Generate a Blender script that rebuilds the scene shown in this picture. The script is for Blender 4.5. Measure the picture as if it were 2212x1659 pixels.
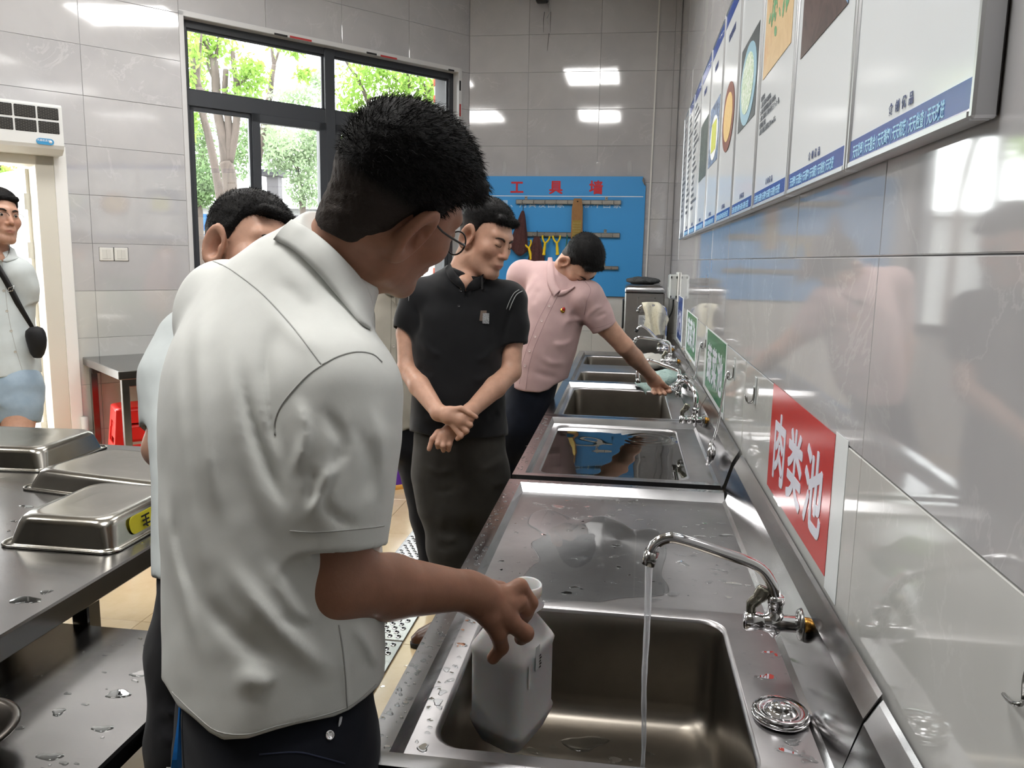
import bpy, math, random
import numpy as np
from mathutils import Matrix, Vector
for o in list(bpy.data.objects): bpy.data.objects.remove(o, do_unlink=True)
SC = bpy.context.scene
COL = SC.collection
random.seed(7); np.random.seed(7)
# ------------------------------------------------------------------ camera
FPX, CX, CY, ROLL, VPY, EYE = 1730.0, 1106.0, 829.5, 0.0172, (1357.0, 564.0), 1.467
_y = np.array([VPY[0]-CX, VPY[1]-CY, FPX]); _y /= np.linalg.norm(_y)
_n = np.cross(np.array([1, ROLL, 0.0]), _y); _n /= np.linalg.norm(_n)
if _n[1] < 0: _n = -_n
_z = -_n; _x = np.cross(_y, _z)
RW = np.stack([_x, _y, _z])            # rows: world axes seen in the camera
CAMP = np.array([0.0, 0.0, EYE])
def at_d(px, py, d):                   # world point on a sight line at a given distance along the lens axis
    r = RW @ np.array([px-CX, py-CY, FPX]); return CAMP + r*(d/FPX)
def at_z(px, py, z):
    r = RW @ np.array([px-CX, py-CY, FPX]); return CAMP + r*((z-EYE)/r[2])
def at_y(px, py, y):
    r = RW @ np.array([px-CX, py-CY, FPX]); return CAMP + r*(y/r[1])
def at_x(px, py, x):
    r = RW @ np.array([px-CX, py-CY, FPX]); return CAMP + r*(x/r[0])
cam = bpy.data.cameras.new('camera'); camo = bpy.data.objects.new('camera', cam); COL.objects.link(camo)
cam.sensor_width = 36.0; cam.lens = FPX/2212*36.0; cam.clip_start = 0.02; cam.clip_end = 200
_M = Matrix.Identity(4)
for i in range(3):
    _M[i][0] = RW[i][0]; _M[i][1] = -RW[i][1]; _M[i][2] = -RW[i][2]; _M[i][3] = CAMP[i]
camo.matrix_world = _M
SC.camera = camo
# ------------------------------------------------------------------ world, exposure
W = bpy.data.worlds.new('overcast'); SC.world = W; W.use_nodes = True
bg = W.node_tree.nodes['Background']; bg.inputs[0].default_value = (0.98, 0.995, 1.0, 1); bg.inputs[1].default_value = 10.0
SC.view_settings.view_transform = 'Standard'; SC.view_settings.look = 'None'
SC.view_settings.gamma = 1.0; SC.view_settings.use_curve_mapping = False
SC.view_settings.exposure = 0.0
LAMP = 24.0
SC.cycles.use_denoising = True
SC.cycles.max_bounces = 8; SC.cycles.glossy_bounces = 5; SC.cycles.transparent_max_bounces = 24
SC.cycles.caustics_reflective = False; SC.cycles.caustics_refractive = False
SC.cycles.sample_clamp_indirect = 6.0
# ------------------------------------------------------------------ materials
def srgb(h):
    if isinstance(h, str):
        h = h.lstrip('#'); h = tuple(int(h[i:i+2], 16)/255 for i in (0, 2, 4))
    return tuple((c/12.92 if c <= .04045 else ((c+.055)/1.055)**2.4) for c in h) + (1.0,)
MATS = {}
def mat(name, color='808080', rough=.5, metal=0., spec=.5, emit=None, estr=0., trans=0., ior=1.45, coat=0., sheen=0., sss=0., aniso=0., alpha=1.):
    if name in MATS: return MATS[name]
    m = bpy.data.materials.new(name); m.use_nodes = True; MATS[name] = m
    b = m.node_tree.nodes['Principled BSDF']; I = b.inputs
    I['Base Color'].default_value = srgb(color); I['Roughness'].default_value = rough; I['Metallic'].default_value = metal
    I['Specular IOR Level'].default_value = spec; I['IOR'].default_value = ior; I['Transmission Weight'].default_value = trans
    I['Coat Weight'].default_value = coat; I['Sheen Weight'].default_value = sheen; I['Anisotropic'].default_value = aniso
    I['Alpha'].default_value = alpha
    if sss: I['Subsurface Weight'].default_value = sss; I['Subsurface Radius'].default_value = (.012, .005, .003); I['Subsurface Scale'].default_value = 1.0
    if emit: I['Emission Color'].default_value = srgb(emit); I['Emission Strength'].default_value = estr
    return m
class NT:
    def __init__(s, m): s.t = m.node_tree; s.b = s.t.nodes.get('Principled BSDF')
    def n(s, typ, **kw):
        x = s.t.nodes.new(typ)
        for k, v in kw.items():
            if k.startswith('i_'):
                key = k[2:]; key = int(key) if key.isdigit() else key.replace('_', ' ')
                x.inputs[key].default_value = v
            else: setattr(x, k, v)
        return x
    def l(s, a, b): s.t.links.new(a, b)
    def ramp(s, fac, stops):
        r = s.n('ShaderNodeValToRGB'); e = r.color_ramp.elements
        while len(e) < len(stops): e.new(.5)
        for el, (p, c) in zip(e, stops): el.position = p; el.color = c if len(c) == 4 else tuple(c)+(1,)
        s.l(fac, r.inputs[0]); return r.outputs[0]
    def noise(s, vec, scale, detail=3, rough=.5, dist=0.):
        x = s.n('ShaderNodeTexNoise'); x.inputs['Scale'].default_value = scale; x.inputs['Detail'].default_value = detail
        x.inputs['Roughness'].default_value = rough; x.inputs['Distortion'].default_value = dist
        if vec is not None: s.l(vec, x.inputs['Vector'])
        return x.outputs[0]
    def bump(s, h, strength=.2, dist=.01, normal=None):
        x = s.n('ShaderNodeBump'); x.inputs['Strength'].default_value = strength; x.inputs['Distance'].default_value = dist
        s.l(h, x.inputs['Height'])
        if normal is not None: s.l(normal, x.inputs['Normal'])
        s.l(x.outputs[0], s.b.inputs['Normal']); return x.outputs[0]
    def coord(s, kind='Object', scale=None, rnd=False):
        c = s.n('ShaderNodeTexCoord').outputs[kind]
        if rnd:
            oi = s.n('ShaderNodeObjectInfo'); a = s.n('ShaderNodeVectorMath', operation='SCALE'); a.inputs[0].default_value = (17.3, 9.1, 5.7)
            s.l(oi.outputs['Random'], a.inputs['Scale']); b = s.n('ShaderNodeVectorMath', operation='ADD'); s.l(c, b.inputs[0]); s.l(a.outputs[0], b.inputs[1]); c = b.outputs[0]
        if scale:
            mp = s.n('ShaderNodeMapping'); mp.inputs['Scale'].default_value = scale; s.l(c, mp.inputs['Vector']); c = mp.outputs[0]
        return c
def marble(name, base, vein, dark, rough=.06):
    m = mat(name, base, rough, spec=.5, ior=2.05); t = NT(m); c = t.coord('Object', rnd=True)
    w = t.noise(c, 3.6, 6, .6, .9)
    big = t.noise(c, 2.6, 4, .55, .3)
    vein_f = t.ramp(w, [(.484, (0, 0, 0)), (.499, (1, 1, 1)), (.501, (1, 1, 1)), (.516, (0, 0, 0))])
    cl = t.ramp(big, [(.3, srgb(dark)), (.62, srgb(base))])
    gate = t.ramp(t.noise(c, 3.1, 2, .5), [(.45, (0, 0, 0)), (.62, (.6, .6, .6))])
    mul = t.n('ShaderNodeMix', data_type='RGBA', blend_type='MULTIPLY'); mul.inputs[0].default_value = 1
    t.l(vein_f, mul.inputs[6]); t.l(gate, mul.inputs[7])
    mx = t.n('ShaderNodeMix', data_type='RGBA'); t.l(mul.outputs[2], mx.inputs[0]); t.l(cl, mx.inputs[6]); mx.inputs[7].default_value = srgb(vein)
    t.l(mx.outputs[2], t.b.inputs['Base Color'])
    r = t.n('ShaderNodeMapRange'); r.inputs[3].default_value = rough*.6; r.inputs[4].default_value = rough*1.7
    t.l(t.noise(c, 7, 4), r.inputs[0]); t.l(r.outputs[0], t.b.inputs['Roughness'])
    t.bump(t.noise(c, 4, 2), .05, .004)
    return m
M_TILE = marble('grey_marble_tile', 'c1c0c1', 'cfcecf', 'b6b5b7', .045)
M_TILEL = marble('pale_marble_tile', 'd2d2cf', 'dcdcd9', 'cbccc8', .055)
M_GROUT = mat('grout', '98989a', .9)
def steel(name, color='b6b4b0', rough=.22, aniso=.5, brush=(1, 60, 60), wet=0.):
    m = mat(name, color, rough, 1.0, aniso=aniso); t = NT(m); c = t.coord('Object', brush)
    r = t.n('ShaderNodeMapRange'); r.inputs[3].default_value = rough*.75; r.inputs[4].default_value = rough*1.35
    c0 = t.coord('Object')
    mixn = t.n('ShaderNodeMath', operation='ADD'); t.l(t.noise(c, 9, 3), mixn.inputs[0]); t.l(t.noise(c0, 6, 5, .6), mixn.inputs[1])
    hl = t.n('ShaderNodeMath', operation='MULTIPLY'); hl.inputs[1].default_value = .5; t.l(mixn.outputs[0], hl.inputs[0])
    t.l(hl.outputs[0], r.inputs[0]); t.l(r.outputs[0], t.b.inputs['Roughness'])
    t.l(t.ramp(t.noise(c0, 3.5, 6, .65), [(.3, srgb(tuple(v*.86 for v in srgb_f(color)))), (.7, srgb(color))]), t.b.inputs['Base Color'])
    t.bump(t.noise(c, 12, 2), .05, .001)
    return m
def srgb_f(h): h = h.lstrip('#'); return tuple(int(h[i:i+2], 16)/255 for i in (0, 2, 4))
M_STEEL = steel('brushed_steel', 'aeacad', .31)
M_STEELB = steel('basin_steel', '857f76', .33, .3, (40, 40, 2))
M_STEELT = steel('table_steel', '969594', .21)
M_RIM = steel('rim_steel', 'bdbdbf', .2)
M_CHROME = mat('chrome', 'd6d6d8', .07, 1.0)
M_DARKCH = mat('worn_chrome', '8a8a88', .2, 1.0)
M_ALU = mat('aluminium', 'c9cacc', .32, 1.0)
M_BLACK = mat('black_plastic', '151516', .45)
M_WHITE = mat('white_paint', 'e6e6e2', .4)
M_WPLAS = mat('white_plastic', 'e4e3de', .35)
M_FRAME = mat('window_frame_grey', '3a3d42', .35)
M_RUBBER = mat('rubber', '101010', .6)
def fabric(name, color, color2=None, scale=900, bump=.15, rough=.85, sheen=.1, fuzz=None):
    m = mat(name, color, rough, spec=.25, sheen=sheen); t = NT(m); c = t.coord('Object')
    t.l(t.ramp(t.noise(c, 14, 4, .6), [(.3, srgb(color2 or tuple(v*.93 for v in srgb_f(color)))), (.7, srgb(color))]), t.b.inputs['Base Color'])
    h = t.noise(c, scale, 2)
    t.bump(h, bump, .0006)
    return m
def glass_like(name, tint=(1, 1, 1), rough=0.0, ior=1.45, glo=1.0):
    m = bpy.data.materials.new(name); m.use_nodes = True; t = m.node_tree; t.nodes.clear(); MATS[name] = m
    o = t.nodes.new('ShaderNodeOutputMaterial'); mx = t.nodes.new('ShaderNodeMixShader'); tr = t.nodes.new('ShaderNodeBsdfTransparent'); g = t.nodes.new('ShaderNodeBsdfGlossy'); fr = t.nodes.new('ShaderNodeFresnel')
    tr.inputs[0].default_value = tint+(1,); g.inputs['Roughness'].default_value = rough; fr.inputs[0].default_value = ior; g.inputs[0].default_value = (glo, glo, glo, 1)
    t.links.new(fr.outputs[0], mx.inputs[0]); t.links.new(tr.outputs[0], mx.inputs[1]); t.links.new(g.outputs[0], mx.inputs[2]); t.links.new(mx.outputs[0], o.inputs[0]); return m
M_GLASS = glass_like('window_glass', (.97, .985, .98), 0, 1.45)
# ------------------------------------------------------------------ mesh helpers
WL = {}                                # world position of every object made here
def _wl(p): return np.zeros(3) if p is None else WL[p.name]
def setp(o, label=None, cat=None, group=None, kind=None):
    if label: o['label'] = label
    if cat: o['category'] = cat
    if group: o['group'] = group
    if kind: o['kind'] = kind
    return o
def thing(name, label, cat, loc=(0, 0, 0), group=None):
    o = bpy.data.objects.new(name, None); COL.objects.link(o); o.empty_display_size = .05
    o.location = loc; WL[o.name] = np.array(loc, float); return setp(o, label, cat, group)
def link(name, me, parent=None, loc=None, m=None):
    o = bpy.data.objects.new(name, me); COL.objects.link(o)
    w = _wl(parent) if loc is None else np.array(loc, float)
    o.location = tuple(w - _wl(parent)) if parent is not None else tuple(w)
    if parent is not None: o.parent = parent
    WL[o.name] = w; return o
class MB:
    def __init__(s): s.v = []; s.f = []; s.nv = 0; s.mi = []; s.cur = 0; s.sm = []
    def add(s, v, f, smooth=False):
        v = np.asarray(v, float).reshape(-1, 3); n = s.nv
        s.v.append(v); s.f += [tuple(int(i)+n for i in q) for q in f]; s.mi += [s.cur]*len(f); s.sm += [smooth]*len(f); s.nv += len(v); return s
    def box(s, lo, hi, ch=0.0, R=None, c=None):
        lo = np.array(lo, float); hi = np.array(hi, float)
        if lo.size and (hi < lo).any(): lo, hi = np.minimum(lo, hi), np.maximum(lo, hi)
        ch = min(ch, .45*float((hi-lo).min()))
        if ch <= 0:
            v = np.array([[(lo, hi)[i][0], (lo, hi)[j][1], (lo, hi)[k][2]] for i in (0, 1) for j in (0, 1) for k in (0, 1)])
            f = [(0, 1, 3, 2), (4, 6, 7, 5), (0, 4, 5, 1), (2, 3, 7, 6), (0, 2, 6, 4), (1, 5, 7, 3)]
        else:
            v = []; idx = {}
            for i in (0, 1):
                for j in (0, 1):
                    for k in (0, 1):
                        sg = np.array([i, j, k]); base = np.where(sg, hi, lo); inn = np.where(sg, hi-ch, lo+ch)
                        for a in range(3):
                            p = inn.copy(); p[a] = base[a]; idx[(i, j, k, a)] = len(v); v.append(p)
            f = []
            for a in range(3):
                b, c_ = (a+1) % 3, (a+2) % 3
                for sgn in (0, 1):
                    q = []
                    for (x, y) in ((0, 0), (1, 0), (1, 1), (0, 1)):
                        t = [0, 0, 0]; t[a] = sgn; t[b] = x; t[c_] = y; q.append(idx[tuple(t)+(a,)])
                    f.append(tuple(q if sgn else q[::-1]))
                for x in (0, 1):
                    for y in (0, 1):
                        t0 = [0, 0, 0]; t0[b] = x; t0[c_] = y; t1 = list(t0); t1[a] = 1
                        q = [idx[tuple(t0)+(b,)], idx[tuple(t1)+(b,)], idx[tuple(t1)+(c_,)], idx[tuple(t0)+(c_,)]]
                        f.append(tuple(q if x != y else q[::-1]))
            for i in (0, 1):
                for j in (0, 1):
                    for k in (0, 1):
                        q = [idx[(i, j, k, a)] for a in range(3)]; f.append(tuple(q if (i+j+k) % 2 else q[::-1]))
            v = np.array(v)
        if R is not None:
            c0 = (lo+hi)/2 if c is None else np.array(c); v = (v-c0) @ np.array(R).T + c0
        return s.add(v, f)
    def tube(s, pts, rad, n=10, caps=True, closed=False, flat=None):
        pts = np.array(pts, float); m = len(pts); rad = np.broadcast_to(np.asarray(rad, float), (m,)) if np.ndim(rad) <= 1 else rad
        T = np.gradient(pts, axis=0) if not closed else np.roll(pts, -1, 0)-np.roll(pts, 1, 0)
        T /= np.linalg.norm(T, axis=1)[:, None]+1e-12
        up = np.array([0, 0, 1.0]) if abs(T[0][2]) < .9 else np.array([1.0, 0, 0])
        N = np.cross(T[0], up); N /= np.linalg.norm(N); V = []; a = np.arange(n)*2*np.pi/n
        for i in range(m):
            N = N-T[i]*(N@T[i]); N /= np.linalg.norm(N)+1e-12; B = np.cross(T[i], N)
            V.append(pts[i]+rad[i]*(np.cos(a)[:, None]*N+np.sin(a)[:, None]*B*(flat or 1.)))
        F = []
        for i in range(m if closed else m-1):
            j = (i+1) % m
            for k in range(n): F.append((i*n+k, i*n+(k+1) % n, j*n+(k+1) % n, j*n+k))
        if caps and not closed: F.append(tuple(range(n))[::-1]); F.append(tuple((m-1)*n+k for k in range(n)))
        return s.add(np.concatenate(V), F, True)
    def lathe(s, prof, c=(0, 0, 0), axis=(0, 0, 1), n=24, cap=True):
        ax = np.array(axis, float); ax /= np.linalg.norm(ax); up = np.array([0, 0, 1.]) if abs(ax[2]) < .9 else np.array([1., 0, 0])
        e1 = np.cross(up, ax); e1 /= np.linalg.norm(e1); e2 = np.cross(ax, e1); a = np.arange(n)*2*np.pi/n; V = []
        for r, h in prof: V.append(np.array(c)+ax*h+r*(np.cos(a)[:, None]*e1+np.sin(a)[:, None]*e2))
        F = []; m = len(prof)
        for i in range(m-1):
            for k in range(n): F.append((i*n+k, i*n+(k+1) % n, (i+1)*n+(k+1) % n, (i+1)*n+k))
        if cap: F.append(tuple(range(n))[::-1]); F.append(tuple((m-1)*n+k for k in range(n)))
        return s.add(np.concatenate(V), F, True)
    def prism(s, poly, axis_vec, smooth=False):
        p = np.array(poly, float); n = len(p); q = p+np.array(axis_vec, float)
        F = [tuple(range(n))[::-1], tuple(range(n, 2*n))]+[(i, (i+1) % n, n+(i+1) % n, n+i) for i in range(n)]
        return s.add(np.concatenate([p, q]), F, smooth)
    def quad(s, a, b, c, d): return s.add([a, b, c, d], [(0, 1, 2, 3)])
    def grid(s, P, smooth=True, wrap=False):
        P = np.asarray(P, float); m, n = P.shape[:2]; F = []
        for i in range(m-1):
            for j in range(n if wrap else n-1): F.append((i*n+j, i*n+(j+1) % n, (i+1)*n+(j+1) % n, (i+1)*n+j))
        return s.add(P.reshape(-1, 3), F, smooth)
    def ball(s, c, r, n=12, R=None):
        r = np.broadcast_to(np.array(r, float), (3,)); m = n//2+1; V = []
        for i in range(m):
            t = math.pi*i/(m-1)
            for k in range(n): a = 2*math.pi*k/n; V.append((math.sin(t)*math.cos(a), math.sin(t)*math.sin(a), math.cos(t)))
        V = np.array(V)*r
        if R is not None: V = V @ np.array(R).T
        F = [(i*n+k, i*n+(k+1) % n, (i+1)*n+(k+1) % n, (i+1)*n+k) for i in range(m-1) for k in range(n)]
        return s.add(V+np.array(c), [f[::-1] for f in F], True)
    def mesh(s, name, mats, off=(0, 0, 0), fixn=True):
        me = bpy.data.meshes.new(name); v = np.concatenate(s.v) if s.v else np.zeros((0, 3))
        me.from_pydata((v-np.array(off)).tolist(), [], s.f)
        for m in (mats if isinstance(mats, (list, tuple)) else [mats]): me.materials.append(m)
        me.polygons.foreach_set('material_index', s.mi); me.polygons.foreach_set('use_smooth', s.sm); me.validate(); me.update()
        if fixn:
            import bmesh
            b = bmesh.new(); b.from_mesh(me); bmesh.ops.recalc_face_normals(b, faces=b.faces); b.to_mesh(me); b.free()
        return me
    def obj(s, name, mats, parent=None, loc=None, fixn=True):
        w = _wl(parent) if loc is None else np.array(loc, float)
        return link(name, s.mesh(name, mats, w, fixn), parent, w)
def bez(pts, n=8):                     # smooth path through points (Catmull-Rom)
    p = np.array(pts, float); p = np.vstack([2*p[0]-p[1], p, 2*p[-1]-p[-2]]); out = []
    for i in range(1, len(p)-2):
        for t in np.linspace(0, 1, n, endpoint=False):
            out.append(.5*((2*p[i])+(-p[i-1]+p[i+1])*t+(2*p[i-1]-5*p[i]+4*p[i+1]-p[i+2])*t*t+(-p[i-1]+3*p[i]-3*p[i+1]+p[i+2])*t**3))
    out.append(p[-2]); return np.array(out)
def text(s, size, org, xd, yd, m, parent=None, name='lettering', ext=.0006, bold=0., xs=1., align='LEFT', ls=1., heavy=0.):
    cu = bpy.data.curves.new('txt', 'FONT'); cu.body = s; cu.size = size; cu.extrude = ext; cu.offset = bold; cu.align_x = align; cu.space_character = ls; cu.resolution_u = 3
    ob = bpy.data.objects.new('txt', cu); COL.objects.link(ob); dg = bpy.context.evaluated_depsgraph_get(); dg.update()
    me = bpy.data.meshes.new_from_object(ob.evaluated_get(dg)); bpy.data.objects.remove(ob); bpy.data.curves.remove(cu)
    n = len(me.vertices); co = np.zeros(n*3); me.vertices.foreach_get('co', co); co = co.reshape(-1, 3)
    xd = np.array(xd, float); yd = np.array(yd, float); xd /= np.linalg.norm(xd); yd /= np.linalg.norm(yd); zd = np.cross(xd, yd)
    w = _wl(parent); P = np.array(org)+co[:, :1]*xs*xd+co[:, 1:2]*yd+co[:, 2:3]*zd - w
    if heavy:
        fs = [tuple(p.vertices) for p in me.polygons]; V, F = [], []
        for q, (dx, dy) in enumerate(((0, 0), (1, 0), (-1, 0), (0, 1), (0, -1), (.7, .7), (-.7, .7), (.7, -.7), (-.7, -.7))):
            V.append(P+heavy*dx*xs*xd+heavy*dy*yd+zd*.00004*q); F += [tuple(i+n*q for i in f) for f in fs]
        me = bpy.data.meshes.new(name); me.from_pydata(np.concatenate(V).tolist(), [], F); me.materials.append(m); me.update(); return link(name, me, parent)
    me.vertices.foreach_set('co', P.ravel()); me.materials.clear(); me.materials.append(m); me.update(); me.name = name
    return link(name, me, parent)
def rotz(a): c, s_ = math.cos(a), math.sin(a); return np.array([[c, -s_, 0], [s_, c, 0], [0, 0, 1.]])
def rotx(a): c, s_ = math.cos(a), math.sin(a); return np.array([[1, 0, 0], [0, c, -s_], [0, s_, c]])
def roty(a): c, s_ = math.cos(a), math.sin(a); return np.array([[c, 0, s_], [0, 1, 0], [-s_, 0, c]])
# ================================================================== ROOM
XW, YF, ZC = .36, 7.0, 3.7
A41 = math.radians(41.0)
WP0 = np.array([-1.395, YF, 0.0]); WU = np.array([-math.sin(A41), -math.cos(A41), 0]); WN = np.array([math.cos(A41), -math.sin(A41), 0])
def wpt(s, z, off=0.0): return WP0+WU*s+WN*off+np.array([0, 0, z])
def at_w(px, py, off=0.0):
    r = RW @ np.array([px-CX, py-CY, FPX]); t = (WN @ (WP0+WN*off-CAMP))/(WN @ r); p = CAMP+r*t
    return (p-WP0) @ WU, p[2], p
TILE = {}
def tile_mesh(w, h, m):
    k = (round(w, 3), round(h, 3), m.name)
    if k not in TILE:
        g = .0009; c = .0014; th = .008; x0, x1, z0, z1 = g, w-g, g, h-g
        v = []
        for (i, y) in ((0, -th), (0, -c), (c, 0)):
            v += [(x0+i, y, z0+i), (x1-i, y, z0+i), (x1-i, y, z1-i), (x0+i, y, z1-i)]
        f = [(8, 9, 10, 11)]
        for a in (0, 4):
            for q in range(4): f.append((a+q, a+(q+1) % 4, a+4+(q+1) % 4, a+4+q))
        b = MB(); b.add(v, [t[::-1] for t in f]); TILE[k] = b.mesh('tile', m, fixn=False)
    return TILE[k]
def subtract(r, holes):
    out = [r]
    for (a0, a1, b0, b1) in holes:
        nx = []
        for (s0, s1, z0, z1) in out:
            if s1 <= a0+.002 or s0 >= a1-.002 or z1 <= b0+.002 or z0 >= b1-.002: nx.append((s0, s1, z0, z1)); continue
            if s0 < a0: nx.append((s0, a0, z0, z1))
            if s1 > a1: nx.append((a1, s1, z0, z1))
            m0, m1 = max(s0, a0), min(s1, a1)
            if z0 < b0: nx.append((m0, m1, z0, b0))
            if z1 > b1: nx.append((m0, m1, b1, z1))
        out = [q for q in nx if q[1]-q[0] > .006 and q[3]-q[2] > .006]
    return out
def wall(name, P0, u, n, s0, s1, z0, z1, holes=(), thick=.2):
    b = MB(); P0 = np.array(P0, float); u = np.array(u, float); n = np.array(n, float)
    ss = sorted({s0, s1, *[h[0] for h in holes], *[h[1] for h in holes]})
    for a, c in zip(ss[:-1], ss[1:]):
        for q in subtract((a, c, z0, z1), holes):
            base = [P0+u*q[0]-n*.004+np.array([0, 0, q[2]]), P0+u*q[1]-n*.004+np.array([0, 0, q[2]]), P0+u*q[1]-n*thick+np.array([0, 0, q[2]]), P0+u*q[0]-n*thick+np.array([0, 0, q[2]])]
            b.prism(base, (0, 0, q[3]-q[2]))
    o = b.obj(name, M_GROUT, None, (0, 0, 0)); o['kind'] = 'structure'; return o
def tile_wall(o, P0, u, n, s_edges, z_edges, holes, zborder):
    ang = math.atan2(u[1], u[0]); rr = random.Random(len(s_edges)*7+3)
    for a, c in zip(s_edges[:-1], s_edges[1:]):
        for z0, z1 in zip(z_edges[:-1], z_edges[1:]):
            for q in subtract((a, c, z0, z1), holes):
                m = M_TILEL if (q[2]+q[3])/2 < zborder else M_TILE
                p = np.array(P0)+np.array(u)*q[0]+np.array([0, 0, q[2]])+np.array(n)*rr.uniform(-.0006, .0002)
                t = link('tile', tile_mesh(q[1]-q[0], q[3]-q[2], m), o, p)
                t.rotation_euler = (rr.gauss(0, .0011), 0, ang+rr.gauss(0, .0011))
Z3 = np.array([0, 0, 1.])
# right wall
RP0, RU, RN = np.array([XW, -2.0, 0]), np.array([0, 1., 0]), np.array([-1., 0, 0])
w = wall('wall_right', RP0, RU, RN, 0, YF+2.2, -.05, ZC)
tile_wall(w, RP0, RU, RN, [v+2 for v in (-.56, .04, .64, 1.24, 1.84, 2.44, 3.04, 3.64, 4.24, 4.84, 5.44, 6.04, 6.64, YF-.008)], [.0, .28, .58, .88, 1.18, 1.48, 1.78, 2.08, 2.38, 2.68, 2.98, 3.28, 3.58, ZC-.01], [], 1.18)
# far wall
FP0, FU, FN = np.array([XW, YF, 0]), np.array([-1., 0, 0]), np.array([0, -1., 0])
w = wall('wall_far', FP0, FU, FN, -.2, XW+1.395+.3, -.05, ZC)
tile_wall(w, FP0, FU, FN, [.002, .05, .65, 1.25, XW+1.395], [0, .26, .56, .86, 1.16, 1.22, 1.52, 1.82, 2.12, 2.42, 2.72, 3.02, 3.32, 3.62, ZC-.01], [], 1.17)
# window wall (runs at 41 degrees)
WS0, WS1, WZ0, WZ1 = .105, 2.39, .92, 3.02
DS0, DS1, DZ1 = 3.2, 4.45, 2.08
holes = [(WS0, WS1, WZ0, WZ1), (DS0, DS1, -.1, DZ1)]
w = wall('wall_window', WP0, WU, WN, 0, 6.2, -.05, ZC, holes, .24)
tile_wall(w, WP0, WU, WN, [0.002, .61, 1.21, 1.81, 2.41, 3.01, 3.61, 4.21, 4.81], [0, .32, .62, .92, 1.22, 1.52, 1.82, 2.12, 2.42, 2.72, 3.02, 3.32, 3.62, ZC-.01], holes, 1.22)
# shell behind the camera
M_PLASTER = mat('pale_plaster', '767574', .6)
e6 = WP0+WU*6.2
def slabwall(name, a, c, z1=ZC):
    a = np.array(a, float); c = np.array(c, float); d = (c-a)/np.linalg.norm(c-a); nn = np.array([-d[1], d[0], 0])*.15
    b = MB(); b.prism([a, c, c+nn, a+nn], (0, 0, z1)); o = b.obj(name, M_PLASTER, None, (0, 0, 0)); o['kind'] = 'structure'
slabwall('wall_left', (e6[0], -3.0, 0), (e6[0], e6[1]+.1, 0)); slabwall('wall_back', (XW, -3.0, 0), (e6[0], -3.0, 0))
b = MB(); b.box((XW, -3.1, 0), (XW+.2, -2.0, ZC)); b.obj('wall_right_rear', M_PLASTER, None, (0, 0, 0))['kind'] = 'structure'
poly = [(XW+.2, -3.2, 0), (XW+.2, YF+.2, 0), (-1.395-.1, YF+.2, 0), tuple(e6+WU*.1-WN*.2), (e6[0]-.2, -3.2, 0)]
b = MB(); b.prism([(p[0], p[1], ZC) for p in poly], (0, 0, .12)); b.obj('ceiling', mat('ceiling_white', 'd8d8d6', .5), None, (0, 0, 0))['kind'] = 'structure'
b = MB(); b.prism([(p[0], p[1], -.008) for p in poly], (0, 0, -.12)); fl = b.obj('floor', mat('floor_grout', '8f8270', .8), None, (0, 0, 0)); fl['kind'] = 'structure'
m = mat('beige_floor_tile', 'cdb995', .16); t = NT(m); c = t.coord('Object', rnd=True)
t.l(t.ramp(t.noise(c, 3, 6, .7), [(.3, srgb('c3ad88')), (.7, srgb('d3c09e'))]), t.b.inputs['Base Color']); t.bump(t.noise(c, 30, 3), .04, .002)
M_FLOOR = m
fr = random.Random(4)
for i in range(8):
    for j in range(13):
        x = -.335-.6*(i+1)+.25; y = -.2+.6*j
        if (np.array([x, y, 0])-WP0) @ WN < -.1 and (np.array([x+.6, y, 0])-WP0) @ WN < .1: continue
        if x+.6 > XW or y+.6 > YF+.2: continue
        tl = link('tile', tile_mesh(.6, .6, M_FLOOR), fl, (x, y+.6*0, 0)); tl.rotation_euler = (-math.pi/2*-1, 0, 0) if False else (math.pi/2, 0, 0); tl.location = (x, y+.6, 0)
# ceiling lamps (real luminous panels, 0.62 x 0.92)
M_LAMP = mat('lamp_diffuser', 'ffffff', .5, emit='fffdfa', estr=LAMP)
lamp_names = {(-.52, 3.73): 'ceiling light panel over the third sink, nearest the far tool wall', (-.52, 1.06): 'ceiling light panel directly above the near sink', (-2.38, 3.73): 'ceiling light panel closest to the window', (-2.38, 1.06): 'ceiling light panel above the left steel table', (-4.24, 1.06): 'leftmost ceiling light panel, farthest from the sinks'}
for x in (-.52, -2.38, -4.24):
    for y in (3.73, 1.06):
        if (np.array([x, y, 0])-WP0) @ WN < .6: continue
        L = thing('ceiling_light', lamp_names.get((x, y), 'white ceiling light panel in the row behind the photographer'), 'lamp', (x, y, ZC), 'ceiling light panels')
        b = MB(); b.box((x-.34, y-.49, ZC-.022), (x+.34, y-.46, ZC)); b.box((x-.34, y+.46, ZC-.022), (x+.34, y+.49, ZC)); b.box((x-.34, y-.46, ZC-.022), (x-.31, y+.46, ZC)); b.box((x+.31, y-.46, ZC-.022), (x+.34, y+.46, ZC))
        b.obj('frame', M_WHITE, L)
        b = MB(); b.box((x-.31, y-.46, ZC-.016), (x+.31, y+.46, ZC-.002)); b.obj('diffuser', M_LAMP, L)
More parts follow.
